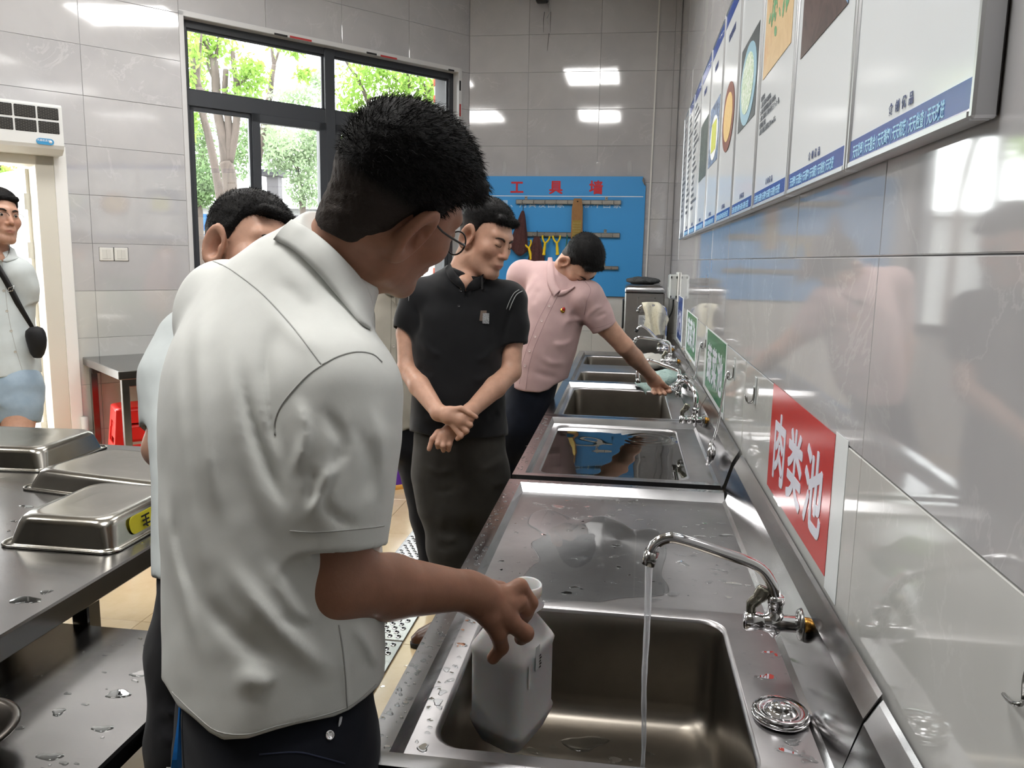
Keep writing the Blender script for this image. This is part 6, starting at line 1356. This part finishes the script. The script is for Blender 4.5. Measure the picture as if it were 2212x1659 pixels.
M_PS = mat('pink_stitch', 'a58a8a', .9); seam(bvE, [(1207, 634), (1192, 664), (1177, 696), (1163, 730), (1151, 760), (1141, 800), (1136, 840)], .0013, M_PS, shE); seam(bvE, [(1195, 628), (1180, 659), (1164, 690), (1150, 724), (1137, 756), (1127, 792), (1122, 830)], .0010, M_PS, shE)
seam(bvE, [(1262, 606), (1276, 625), (1268, 650), (1262, 680)], .0012, M_PS, shE); seam(bvE, [(1118, 562), (1150, 556), (1178, 560), (1190, 568)], .0010, M_PS, shE); seam(bvE, [(1279, 709), (1300, 706), (1322, 697)], .0009, M_PS, shE)
bd = thing('lapel_badge', 'tiny red and gold badge pinned to the pink shirt', 'badge', tuple(at_d(1215, 671, 3.75))); q, n_ = hit(bvE, 1215, 671, .002)
if q is not None:
    b = MB(); b.lathe([(.012, 0), (.012, .002), (.002, .003)], q, n_, 12); b.obj('gold_disc', mat('gold', 'd9a94a', .2, 1.0), bd); b = MB(); b.lathe([(.009, 0), (.009, .002), (.002, .003)], q+n_*.002+Z3*.007+RW[:, 0]*.003, n_, 10); b.obj('red_enamel', mat('badge_red', 'a8241f', .3), bd)
trE = [loft(LS([(1112, 980, 3.93, .10, .085), (1124, 930, 3.90, .124, .108), (1140, 860, 3.90, .130, .108), (1155, 810, 3.885, .13, .10)]), rE, fE, 0, 0, .05, 2.3, .06), chain([at_d(1108, 925, 3.92), at_d(1080, 1040, 3.95), at_z(1040, 1172, .07)], [.095, .070, .055], .05, .03), chain([at_d(1138, 920, 3.95), at_d(1118, 1040, 4.05), at_z(1108, 1150, .07)], [.095, .07, .055], .05, .03)]
cloth_mesh('jeans', E_p, trE, .0075, M_JEAN, wrinkle(.004, 28, 17))
M_SNK = noise_mat('pale_sneaker', ['a39a8e', 'cfc8bd', '7e766c'], 60, .8); 
t0 = at_z(1012, 1190, 0); shoe(E_p, t0, t0+np.array([.06, .26, 0]), 0, M_SNK, M_WTXT); t0 = at_z(1090, 1165, 0); shoe(E_p, t0, t0+np.array([.06, .26, 0]), 0, M_SNK, M_WTXT)
# ------------------------------------------------------------------ beige shirt, between the two
Cp = thing('person', 'person in a beige buttoned shirt, mostly hidden behind the white shirt', 'person', (at_d(890, 1000, 3.4)*np.array([1, 1, 0])), 'people round the sinks')
HC = head_frame(868, 528, 3.38, 55, 12, 0, 1.0); rC, fC = rf((.98, 0, .17)), rf((-.17, 0, .98)); nC = at_d(856, 604, 3.40)
bC = body_mesh(Cp, [head_prim(HC, eye=.002), cone(from_head(HC, (0, -.03, -.055)), nC, .057, .064, .03), cone(nC, at_d(858, 622, 3.34), .052, .028, .02), chain([at_d(765, 680, 3.42), at_d(856, 650, 3.42), at_d(948, 680, 3.42)], [.03, .05, .03], .05), cone(at_d(856, 650, 3.42), at_d(860, 840, 3.42), .07, .09, .06), chain([at_d(762, 665, 3.42), at_d(750, 800, 3.44), at_d(772, 900, 3.36)], [.045, .037, .026], .02), chain([at_d(955, 665, 3.42), at_d(968, 800, 3.46), at_d(950, 910, 3.44)], [.045, .037, .026], .02),
      hand_prim([at_d(772, 900, 3.36), at_d(782, 935, 3.34)], [.026, .03], [([at_d(785+5*i, 940, 3.34), at_d(787+5*i, 965, 3.33), at_d(786+5*i, 985, 3.34)], [.011, .009, .008]) for i in range(4)]), hand_prim([at_d(950, 910, 3.44), at_d(945, 945, 3.43)], [.026, .03], [([at_d(930+6*i, 950, 3.43), at_d(930+6*i, 975, 3.42), at_d(931+6*i, 995, 3.43)], [.011, .009, .008]) for i in range(4)])], .0055, HC, SK_B)
hair_mesh(HC, Cp, .005, 0, top=.014, side=.006, fringe=.012, seed=9); face_parts(HC, Cp, browz=.027)
torC = loft(LS([(868, 960, 3.42, .178, .125), (862, 880, 3.42, .178, .13), (858, 780, 3.42, .175, .125), (856, 700, 3.42, .182, .118), (856, 655, 3.42, .168, .10), (857, 630, 3.42, .12, .085), (858, 612, 3.42, .08, .065)]), rC, fC, 0, 0, .05, 2.3)
shC = cloth_mesh('shirt', Cp, [torC, neck_prim(nC, from_head(HC, (0, -.03, -.055)), .092, .070, .015), chain([at_d(770, 660, 3.42), at_d(856, 640, 3.42), at_d(942, 660, 3.42)], [.068, .075, .068], .05, .04), chain([at_d(765, 665, 3.42), at_d(752, 770, 3.44)], [.066, .056], .04), chain([at_d(952, 665, 3.42), at_d(964, 770, 3.46)], [.066, .056], .04)], .0065, M_BEIGE, px_cut(wrinkle(.005, 30, 21), [760, 820, 865, 886, 940, 980], [925, 930, 933, 926, 935, 930], 3.4, 860))
bvC = bvh_of(shC); bvCb = bvh_of(bC)
collar(Cp, bvC, bvCb, [(826, 608), (838, 616), (848, 624), (853, 630)], [(818, 618), (828, 630), (840, 638), (849, 640)], M_BEIGE, 3.33, .011); collar(Cp, bvC, bvCb, [(856, 631), (862, 624), (872, 616), (884, 609)], [(860, 642), (870, 638), (880, 630), (890, 618)], M_BEIGE, 3.33, .011)
for y in (640, 692, 748, 804, 862): button(bvC, 852-(y-640)*.012, y, .0075, M_BTNW, shC)
M_BS = mat('beige_stitch', '8f8a7e', .9); seam(bvC, [(845, 636), (845, 700), (844, 800), (846, 900)], .0013, M_BS, shC); seam(bvC, [(858, 640), (857, 700), (856, 800), (858, 900)], .0012, M_BS, shC)
cloth_mesh('trousers', Cp, [loft(LS([(872, 980, 3.42, .165, .12), (866, 890, 3.42, .165, .12)]), rC, fC, 0, 0, .05, 2.3, .06), chain([at_d(902, 985, 3.42), at_d(925, 1120, 3.42), at_d(948, 1275, 3.42)], [.095, .070, .058], .05, .03), chain([at_d(955, 985, 3.45), at_d(985, 1120, 3.5), at_d(1010, 1260, 3.5)], [.090, .070, .058], .05, .03)], .0075, M_BLKT, wrinkle(.004, 28, 23))
t0 = at_z(935, 1312, 0); shoe(Cp, t0, t0+np.array([.06, .26, 0]), 0, mat('black_leather', '141312', .35), M_RUBBER); t0 = at_z(1002, 1298, 0); shoe(Cp, t0, t0+np.array([.06, .26, 0]), 0, MATS['black_leather'], M_RUBBER)
# ------------------------------------------------------------------ second person, behind the white shirt
Bp = thing('person', 'person with cropped hair and lowered head, behind the white shirt', 'person', (at_d(500, 1300, 1.40)*np.array([1, 1, 0])), 'people round the sinks')
HB = head_frame(542, 548, 1.80, 32, 8, -8, 1.02); rB, fB = rf((.8, 0, .6)), rf((-.6, 0, .8)); nB = at_d(520, 655, 1.82)
elB = at_d(353, 968, 1.58)
bB = body_mesh(Bp, [head_prim(HB, eye=0), cone(from_head(HB, (0, -.03, -.055)), nB, .060, .066, .03), chain([at_d(420, 750, 1.70), at_d(515, 730, 1.76), at_d(610, 750, 1.82)], [.03, .05, .03], .05), cone(at_d(515, 740, 1.75), at_d(530, 1100, 1.50), .07, .09, .06), chain([at_d(405, 740, 1.70), at_d(376, 850, 1.64), elB], [.045, .042, .036], .02), chain([elB, at_d(430, 1030, 1.50), at_d(500, 1060, 1.42)], [.036, .037, .026], .02),
     hand_prim([at_d(500, 1060, 1.42), at_d(535, 1065, 1.40)], [.026, .03], [([at_d(545, 1050+10*i, 1.40), at_d(578, 1055+11*i, 1.39), at_d(594, 1064+11*i, 1.41)], [.011, .009, .008]) for i in range(4)]), chain([at_d(615, 750, 1.82), at_d(640, 900, 1.75), at_d(620, 1020, 1.62)], [.045, .04, .027], .02)], .0046, HB, SK_B)
hair_mesh(HB, Bp, .0034, 8000, .008, 8, spread=.5, fade=.03, top=.014, side=.007, fringe=.012, seed=12, line=[.080, .078, .072, .058, .030, .004, -.014, .004, .020, -.012, -.048, -.058]); face_parts(HB, Bp, eye=False, browz=.027)
torB = loft(LS([(542, 1330, 1.395, .150, .115), (536, 1240, 1.42, .158, .12), (530, 1120, 1.48, .160, .122), (522, 1000, 1.54, .160, .122), (504, 850, 1.64, .163, .118), (498, 765, 1.71, .16, .11), (508, 705, 1.78, .12, .09), (516, 665, 1.81, .08, .07)]), rB, fB, 0, 0, .05, 2.3)
shB = cloth_mesh('shirt', Bp, [torB, neck_prim(nB, from_head(HB, (0, -.03, -.055)), .092, .072, .02), chain([at_d(428, 740, 1.71), at_d(512, 705, 1.78), at_d(605, 740, 1.82)], [.068, .075, .066], .05, .04), sleeve2([at_d(420, 740, 1.70), at_d(382, 820, 1.65), at_d(364, 960, 1.59)], [.070, .064, .056], at_d(378, 830, 1.645), at_d(367, 926, 1.605), .048), chain([at_d(612, 745, 1.82), at_d(636, 880, 1.77)], [.066, .056], .04)], .006, M_WHITE2, px_cut(wrinkle(.004, 30, 27), [300, 345, 400, 500, 650], [1240, 1251, 1262, 1270, 1262], 1.42, 1150))
trB = cloth_mesh('trousers', Bp, [loft(LS([(540, 1420, 1.38, .135, .10), (538, 1330, 1.40, .148, .112), (536, 1180, 1.44, .148, .112)]), rB, fB, 0, 0, .05, 2.3, .05), chain([at_d(446, 1420, 1.37), at_d(428, 1600, 1.33), at_d(425, 1760, 1.33), at_z(452, 2360, .08)], [.092, .077, .068, .055], .05, .03), chain([at_d(600, 1400, 1.45), at_d(605, 1620, 1.45), at_z(600, 2240, .08)], [.088, .075, .055], .05, .03)], .0068, M_BLKT, fold_post(wrinkle(.005, 30, 31), [([(345, 1520), (375, 1545), (400, 1540)], 10, .006), ([(338, 1580), (365, 1600), (395, 1590)], 9, .006), ([(340, 1550), (370, 1575)], 8, -.005)]))
for x, y in ((452, 2360), (600, 2240)): t0 = at_z(x, y, 0); shoe(Bp, t0+fB*-.02+np.array([.13, .08, 0]), t0+np.array([-.10, -.05, 0]), 0, MATS['black_leather'], M_RUBBER)
bvB2 = bvh_of(trB)
ly = thing('lanyard', 'bright blue lanyard strap hanging beside the navy trousers', 'lanyard', tuple(at_d(385, 1620, 1.27))); rows = []
for y in np.linspace(1500, 1720, 15):
    f = (y-1555)/104; xc = 387-6*f; hwid = max(3, 3+9*min(1, max(0, f))); hs_ = [hit(q_, xc+k_, y, .0)[0] for q_ in (bvB2, bvT) for k_ in (-hwid, 0, hwid)]; hs_ = [(h-CAMP) @ RW[:, 2] for h in hs_ if h is not None]; D_ = min(hs_)-.004 if hs_ else 1.2
    rows.append([at_d(xc-hwid, y, D_-.004), at_d(xc, y, D_-.006), at_d(xc+hwid, y, D_-.004), at_d(xc+hwid, y, D_-.002), at_d(xc-hwid, y, D_-.002)])
b = MB(); b.grid(np.array(rows), False); lo_ = b.obj('strap', mat('lanyard_blue', '1872c4', .5), ly)
q = np.array(rows[11][1]); text('抖', .013, q-RW[:, 2]*.003-RW[:, 0]*.001, -RW[:, 1]*.98+RW[:, 0]*.05, -RW[:, 0], M_WTXT, lo_, 'lettering', .0003)
# ------------------------------------------------------------------ doorway person
Fp = thing('person', 'person with glasses, white shirt and pale denim shorts by the doorway', 'person', (at_d(0, 900, 3.75)*np.array([1, 1, 0])), 'people round the sinks')
HF = head_frame(-4, 472, 3.717, 29.5, 1.8, 2.4, 1.01); rF, fF = rf((.94, 0, .34)), rf((-.34, 0, .94)); nF = at_d(-12, 548, 3.76)
kR, kL = at_d(38, 950, 3.72), at_d(-12, 955, 3.76)
bF = body_mesh(Fp, [head_prim(HF, eye=.0042), cone(from_head(HF, (0, -.03, -.055)), nF, .057, .064, .03), cone(nF, at_d(-4, 560, 3.71), .052, .03, .02), chain([at_d(-65, 606, 3.8), at_d(-12, 590, 3.78), at_d(36, 606, 3.76)], [.03, .05, .03], .05), cone(at_d(-12, 590, 3.78), at_d(-2, 790, 3.78), .07, .09, .06), chain([at_d(42, 592, 3.77), at_d(56, 700, 3.84), at_d(30, 780, 3.92)], [.045, .037, .027], .02), chain([at_d(-70, 592, 3.8), at_d(-92, 700, 3.84), at_d(-70, 800, 3.8)], [.045, .037, .027], .02),
     hand_prim([at_d(-70, 800, 3.8), at_d(-68, 830, 3.79)], [.026, .03], [([at_d(-78+6*i, 838, 3.79), at_d(-78+6*i, 860, 3.78), at_d(-77+6*i, 876, 3.79)], [.011, .009, .008]) for i in range(4)]),
     chain([at_d(43, 850, 3.78), kR, at_d(22, 1050, 3.74), at_d(15, 1170, 3.75)], [.085, .062, .058, .04], .03, .03), chain([at_d(-28, 850, 3.8), kL, at_d(-30, 1050, 3.78), at_d(-35, 1165, 3.8)], [.085, .062, .058, .04], .03, .03)], .0048, HF, SK_C)
hair_mesh(HF, Fp, .0036, 1200, .014, 9, spread=.5, top=.018, side=.008, fringe=.013, seed=15); face_parts(HF, Fp, browz=.026)
g2 = thing('spectacles', 'half-rimmed spectacles worn by the person by the doorway', 'glasses', tuple(from_head(HF, (0, .1, .0))))
for s in (1, -1):
    L_ = [from_head(HF, (s*(.033+.0235*math.cos(a)), .110-.10*abs(.033+.0235*math.cos(a))*.25, .001+.0155*math.sin(a))) for a in np.arange(24)*2*math.pi/24]
    b = MB(); b.tube(L_[:13], .0012, 5); b.obj('rim', M_BLACK, g2); b = MB(); b.add(L_, [tuple(range(24))]); b.obj('lens', glass_like('clear_lens', (.97, .98, .98), .0, 1.3), g2); b = MB(); b.tube([from_head(HF, (s*.057, .100, .006)), from_head(HF, (s*.08, .04, .012)), from_head(HF, (s*.084, -.01, .022))], .0013, 5); b.obj('temple_arm', M_BLACK, g2)
torF = loft(LS([(-2, 840, 3.78, .178, .13), (-2, 790, 3.78, .172, .13), (-6, 700, 3.78, .155, .118), (-10, 640, 3.78, .160, .112), (-12, 600, 3.78, .155, .10), (-12, 575, 3.78, .11, .08), (-12, 560, 3.78, .08, .065)]), rF, fF, 0, 0, .05, 2.3)
shF = cloth_mesh('shirt', Fp, [torF, neck_prim(nF, from_head(HF, (0, -.03, -.055)), .092, .070, .018), chain([at_d(-62, 590, 3.8), at_d(-12, 578, 3.78), at_d(36, 590, 3.77)], [.066, .072, .064], .05, .04), sleeve2([at_d(40, 592, 3.77), at_d(50, 625, 3.79), at_d(54, 665, 3.81)], [.064, .056, .05], at_d(48, 615, 3.785), at_d(53, 650, 3.805), .043), chain([at_d(-68, 592, 3.8), at_d(-84, 660, 3.83)], [.064, .055], .04)], .006, M_WHITE2, px_cut(wrinkle(.0045, 30, 33), [-100, 0, 40, 72, 100], [818, 816, 815, 810, 800], 3.78, 760))
bvF = bvh_of(shF); bvFb = bvh_of(bF)
collar(Fp, bvF, bvFb, [(18, 528), (20, 540), (16, 552), (6, 562)], [(28, 536), (34, 550), (36, 558), (14, 566)], M_WHITE2, 3.7, .010); collar(Fp, bvF, bvFb, [(-40, 545), (-30, 555), (-16, 562), (2, 562)], [(-48, 555), (-36, 572), (-18, 580), (0, 568)], M_WHITE2, 3.7, .010)
for x, y in ((4, 590), (8, 628), (15, 672), (24, 715), (33, 760)): button(bvF, x, y, .0062, M_BTNW, shF)
seam(bvF, [(10, 600), (15, 660), (24, 710), (36, 760), (50, 806)], .0012, M_SEAMW, shF)
shr = cloth_mesh('shorts', Fp, [loft(LS([(0, 862, 3.78, .170, .125), (0, 790, 3.78, .162, .12)]), rF, fF, 0, 0, .04, 2.3), sleeve2([at_d(42, 840, 3.78), at_d(44, 880, 3.77), at_d(42, 940, 3.76)], [.10, .088, .082], at_d(43, 860, 3.775), at_d(43, 913, 3.765), .072), sleeve2([at_d(-30, 840, 3.8), at_d(-30, 880, 3.79), at_d(-30, 945, 3.79)], [.10, .088, .082], at_d(-30, 860, 3.795), at_d(-30, 918, 3.79), .072)], .0065, M_DENIM, wrinkle(.004, 30, 37))
for x, y in ((14, 1205), (-34, 1200)): t0 = at_z(x, y, 0); shoe(Fp, t0+np.array([.06, -.06, 0]), t0+np.array([-.06, .15, 0]), 0, M_SNK, M_WTXT)
bg_ = thing('sling_bag', 'black sling bag with a chest strap across the doorway person', 'bag', tuple(at_d(80, 745, 3.72)))
rows = []
for x, y in bez([(-45, 505, 0), (-25, 545, 0), (0, 585, 0), (22, 624, 0), (45, 668, 0), (66, 706, 0), (76, 728, 0)], 5)[:, :2]:
    h, n_ = hit(bvF, x, y, .004); D_ = (h-CAMP) @ RW[:, 2] if h is not None else 3.70
    rows.append([at_d(x-5, y+4, D_-.003), at_d(x, y, D_-.006), at_d(x+6, y-4, D_-.003), at_d(x+6, y-4, D_+.002), at_d(x-5, y+4, D_+.002)])
b = MB(); b.grid(np.array(rows), True); b.obj('strap', M_BLACK, bg_)
b = MB(); b.tube(bez([at_d(72, 706, 3.73), at_d(79, 735, 3.74), at_d(81, 772, 3.76)], 5), [.014, .03, .034, .036, .036, .036, .034, .032, .028, .024, .015], 12, flat=1.3); b.obj('pouch', mat('bag_cloth', '17171a', .7), bg_)
h, n_ = hit(bvF, 23, 626, .012)
if h is not None: b = MB(); b.tube([at_d(16, 630, 3.65), at_d(19, 622, 3.65), at_d(30, 618, 3.65), at_d(27, 628, 3.65)], .002, 6, closed=True); b.obj('buckle', M_CHROME, bg_)
# ================================================================== OUTSIDE, beyond the window and the door
o_ = WP0-WN*.25
b = MB(); q0, q1 = o_-WU*14, o_+WU*22; b.prism([(p[0], p[1], -.15) for p in (q0, q1, q1-WN*40, q0-WN*40)], (0, 0, -.1)); b.obj('ground_outside', mat('pale_paving', '8f8d88', .8), None, (0, 0, 0))['kind'] = 'structure'
def leafmat(name, lin):
    m = mat(name, '808080', .6, spec=.2); m.node_tree.nodes['Principled BSDF'].inputs['Base Color'].default_value = lin+(1,); t = m.node_tree; tl = t.nodes.new('ShaderNodeBsdfTranslucent'); tl.inputs[0].default_value = tuple(v*1.3 for v in lin)+(1,)
    mx = t.nodes.new('ShaderNodeMixShader'); mx.inputs[0].default_value = .45; o = t.nodes['Material Output']; t.links.new(t.nodes['Principled BSDF'].outputs[0], mx.inputs[1]); t.links.new(tl.outputs[0], mx.inputs[2]); t.links.new(mx.outputs[0], o.inputs[0]); return m
M_LIME = leafmat('lime_leaf', (.21, .33, .07)); M_LEAF = leafmat('green_leaf', (.17, .25, .12)); M_PALE_L = leafmat('pale_leaf', (.24, .31, .19))
M_BARK = noise_mat('pale_bark', ['453c37', '544a44', '37302c'], 8, .9, .5, 1, (1, 1, .2))
def tree(label, D, trunks, clumps, m, seed, leaf=.07):
    base = at_d(trunks[0][0][0][0], trunks[0][0][0][1], D); T = thing('tree', label, 'tree', (base[0], base[1], -.15), 'trees outside the window'); rr = np.random.RandomState(seed)
    for i, (pts, r0, r1) in enumerate(trunks):
        P = bez([at_d(x, y, D+dd[0] if dd else D) for x, y, *dd in pts], 5); rad = np.linspace(r0, r1, len(P))
        if i == 0: P = np.vstack([[P[0][0], P[0][1], -.15], P]); rad = np.r_[r0*1.15, rad]
        b = MB(); b.tube(P, rad, 9); b.obj('trunk' if i == 0 else 'branch', M_BARK, T)
    V, F = [], []; n = 0
    for x, y, rx, ry, k in clumps:
        c = at_d(x, y, D); s_ = D/FPX
        a = rr.randn(k, 3); a /= np.linalg.norm(a, axis=1)[:, None]; a *= rr.rand(k, 1)**(1/2.2); ctr = c+(a[:, :1]*rx*s_)*RW[:, 0]-(a[:, 1:2]*ry*s_)*RW[:, 1]+(a[:, 2:]*(rx+ry)*.6*s_)*RW[:, 2]
        d = rr.randn(k, 3); d[:, 2] -= .3; d /= np.linalg.norm(d, axis=1)[:, None]; sd = np.cross(d, rr.randn(k, 3)); sd /= np.linalg.norm(sd, axis=1)[:, None]; L = leaf*(.6+.8*rr.rand(k, 1))
        nn = np.cross(d, sd); V.append(np.stack([ctr, ctr+d*L*.5+sd*L*.22+nn*L*.05, ctr+d*L, ctr+d*L*.5-sd*L*.22+nn*L*.05], 1).reshape(-1, 3)); i0 = n+np.arange(k)*4; F.append(np.stack([i0, i0+1, i0+2, i0+3], 1)); n += k*4
    o = mesh_np('foliage', np.concatenate(V), np.concatenate(F), m, T, smooth=False); o['kind'] = 'stuff'
tree('forked pale trunk tree nearest the window, its fork low behind the left pane', 9.0, [([(498, 430), (495, 380), (488, 352)], .085, .075), ([(488, 356), (482, 300), (470, 240), (466, 170), (462, 132)], .06, .045), ([(462, 134), (450, 105), (436, 66), (420, 20)], .038, .022), ([(463, 132), (472, 100), (474, 60), (480, 10)], .026, .014), ([(492, 352), (496, 300), (492, 250), (486, 200), (488, 150)], .052, .03), ([(496, 350), (508, 290), (514, 220), (513, 185)], .045, .038), ([(513, 186), (506, 150), (503, 112)], .034, .024), ([(514, 186), (526, 176), (536, 168)], .02, .01), ([(466, 180), (452, 150), (446, 130)], .02, .008)],
     [(430, 110, 40, 50, 390), (470, 90, 60, 40, 300), (540, 160, 45, 40, 480), (520, 210, 40, 30, 270), (425, 180, 26, 40, 300), (600, 90, 30, 25, 90), (640, 110, 22, 14, 75), (655, 160, 18, 14, 90)], M_LIME, 3, .075)
tree('slender leaning tree at the left edge of the window', 8.1, [([(478, 440), (468, 380), (452, 300), (438, 245), (430, 190)], .045, .032), ([(430, 190), (420, 140), (402, 95), (395, 60)], .032, .015), ([(428, 180), (432, 120), (436, 60)], .018, .01), ([(445, 205), (420, 175), (398, 152)], .022, .012)], [(415, 130, 25, 60, 240), (410, 260, 22, 40, 240)], M_LIME, 4, .07)
tree('tree with a slim forked top in the middle of the upper left pane', 10.5, [([(540, 450), (552, 380), (566, 300), (578, 230), (584, 200)], .05, .04), ([(584, 202), (588, 165), (592, 140)], .036, .03), ([(592, 142), (588, 110), (583, 60), (584, 20)], .026, .012), ([(592, 142), (600, 118), (607, 95), (618, 60)], .02, .01)], [(640, 215, 60, 26, 390), (685, 170, 40, 25, 240), (600, 300, 40, 40, 240)], M_PALE_L, 5, .075)
tree('bushy green tree filling the lower left panes', 11.5, [([(430, 440), (432, 380), (440, 330)], .05, .03)], [(430, 300, 30, 70, 1350), (450, 390, 50, 55, 2250), (520, 330, 40, 60, 1050), (430, 420, 25, 30, 750), (540, 290, 22, 40, 375)], M_LEAF, 6, .065)
tree('rounded pale green tree in the second lower pane', 12.5, [([(655, 460), (648, 400), (640, 350)], .05, .02), ([(645, 370), (625, 340), (605, 320)], .02, .008)], [(600, 330, 45, 45, 1350), (650, 340, 50, 60, 1950), (690, 300, 40, 60, 1350), (660, 410, 40, 40, 1050), (585, 290, 30, 35, 450)], M_PALE_L, 7, .07)
tree('leafy lime green tree with thin spreading branches in the right pane', 9.5, [([(850, 420), (835, 320), (812, 250), (792, 212)], .05, .034), ([(792, 212), (775, 175), (752, 140), (735, 110)], .026, .010), ([(800, 214), (840, 205), (870, 198), (890, 208)], .014, .006), ([(878, 300), (880, 220), (884, 185), (880, 150)], .03, .012), ([(884, 200), (865, 180), (845, 165)], .014, .006), ([(920, 300), (922, 230), (918, 190), (900, 160)], .034, .012), ([(922, 215), (932, 190), (945, 170), (960, 150)], .02, .008), ([(905, 300), (905, 240), (903, 190)], .016, .006), ([(842, 260), (842, 200), (836, 150)], .012, .005)],
     [(770, 170, 50, 50, 390), (830, 155, 60, 45, 525), (890, 180, 55, 45, 525), (935, 200, 35, 50, 315), (760, 225, 40, 30, 225), (860, 230, 60, 30, 315), (760, 300, 30, 60, 225), (960, 560, 16, 40, 90)], M_LIME, 8, .075)
# brick facing on the outer reveal of the window, brick by brick
WW = bpy.data.objects['wall_window']; M_BRICK = noise_mat('red_brick', ['8a3a28', 'a04a34', '75301f'], 5, .85, .3)
mb_ = MB(); wbox(mb_, WS0, WS0+.004, 1.2, 3.0, -.24, -.134, 0); wbox(mb_, WS0-.3, WS0+.004, 1.2, 3.2, -.36, -.242, 0); mb_.obj('mortar_bed', mat('mortar', 'b5b0a8', .9), WW)
def brick_mesh(w_, d_):
    q = MB(); R_b = np.stack([WU, np.cross(Z3, WU), Z3], 1); q.box((0, 0, 0), (w_, d_, .058), .003); q.v[0] = q.v[0] @ R_b.T; return q.mesh('brick', M_BRICK)
bmA, bmB = brick_mesh(.010, .098), brick_mesh(.235, .112)
for r_ in range(26):
    z = 1.25+.068*r_
    t_ = link('brick', bmA, WW, wpt(WS0+.002, z, -.237))
    t_ = link('brick', bmB, WW, wpt(WS0-.222+(.0 if r_ % 2 else -.02), z, -.365))
_r2_ = None
# grey column, canopy, blue mesh gate, fence outside the door
cl = thing('grey_column', 'plain grey building column seen through the second lower pane', 'column', tuple(at_d(588, 440, 14)*np.array([1, 1, 0])+np.array([0, 0, -.15]))); a_ = at_d(575, 366, 14); c_ = at_d(600, 366, 14)
b = MB(); e_ = c_-a_; e_[2] = 0; b.prism([a_*np.array([1, 1, 0])+Z3*-.15, c_*np.array([1, 1, 0])+Z3*-.15, c_*np.array([1, 1, 0])+_f2*.25+Z3*-.15, a_*np.array([1, 1, 0])+_f2*.25+Z3*-.15], (0, 0, a_[2]+.15)); b.obj('shaft', mat('column_grey', '4a474a', .8), cl); b = MB(); cc = (a_+c_)/2+_f2*.12; b.box(cc-np.array([.16, .2, .12]), cc+np.array([.16, .2, .0]), .01); b.obj('cap', mat('column_dark', '2c2b2e', .8), cl)
def band(nm, lab, cat, x0, x1, y0, y1, D, th, m, part, par=None, g=False):
    a_, c_ = at_d(x0, (y0+y1)/2, D), at_d(x1, (y0+y1)/2, D); zt, zb = at_d((x0+x1)/2, y0, D)[2], at_d((x0+x1)/2, y1, D)[2]; zb = -.15 if g else zb
    T = par or thing(nm, lab, cat, (a_[0], a_[1], zb)); b = MB(); b.prism([np.array([a_[0], a_[1], zb]), np.array([c_[0], c_[1], zb]), np.array([c_[0], c_[1], zb])+_f2*th, np.array([a_[0], a_[1], zb])+_f2*th], (0, 0, zt-zb)); b.obj(part, m, T); return T
wb = band('low_building', 'low white building with a ribbed roof edge across the yard', 'building', 380, 1010, 452, 640, 16, .3, mat('yard_white', '8d8d8c', .8), 'wall', None, True)
band('', '', '', 375, 1015, 441, 452, 15.7, .8, mat('roof_pale', 'a5a5a6', .7), 'roof_edge', wb); band('', '', '', 600, 760, 466, 476, 15.6, .1, mat('band_grey_out', '4d4a50', .8), 'grey_band', wb)  # plain dark grey strip in front of the wall, below the roof edge
mg = band('yard_gate', 'blue sheet and white grid gate seen at the left edge of the window', 'gate', 408, 446, 462, 498, 12.0, .04, mat('gate_blue', '2a5f96', .6), 'blue_sheet')
M_BAR = mat('gate_bar', '7f8ba0', .5)
for i in range(5): band('', '', '', 408, 446, 505+14*i, 509+14*i, 12.0, .03, M_BAR, 'bar', mg)
for x in (412, 424, 436, 445): band('', '', '', x, x+3, 498, 575, 11.98, .03, M_BAR, 'bar', mg)
fn_ = band('rail_fence', 'grey rail fence outside the doorway, behind the person with glasses', 'fence', -120, 62, 437, 449, 9.0, .06, mat('fence_grey', '504c53', .7), 'rail')
for y0, y1 in ((486, 504), (519, 524), (538, 542)): band('', '', '', -120, 62, y0, y1, 9.0, .05, MATS['fence_grey'], 'rail', fn_)
for y in (575, 600, 640, 690, 1110): band('', '', '', -120, 100, y, y+4, 9.0, .05, M_BAR, 'rail', fn_)
for x in (-80, -20, 40, 62): band('', '', '', x, x+4, 505, 860, 9.02, .05, M_BAR, 'post', fn_)
tree('sparse tree beyond the rail fence outside the doorway', 13.0, [([(-40, 560), (-30, 470), (-10, 400), (0, 350)], .06, .03)], [(10, 372, 30, 12, 105), (-20, 420, 30, 40, 200), (48, 460, 14, 16, 90), (-10, 385, 40, 20, 120)], M_LIME, 12, .12)
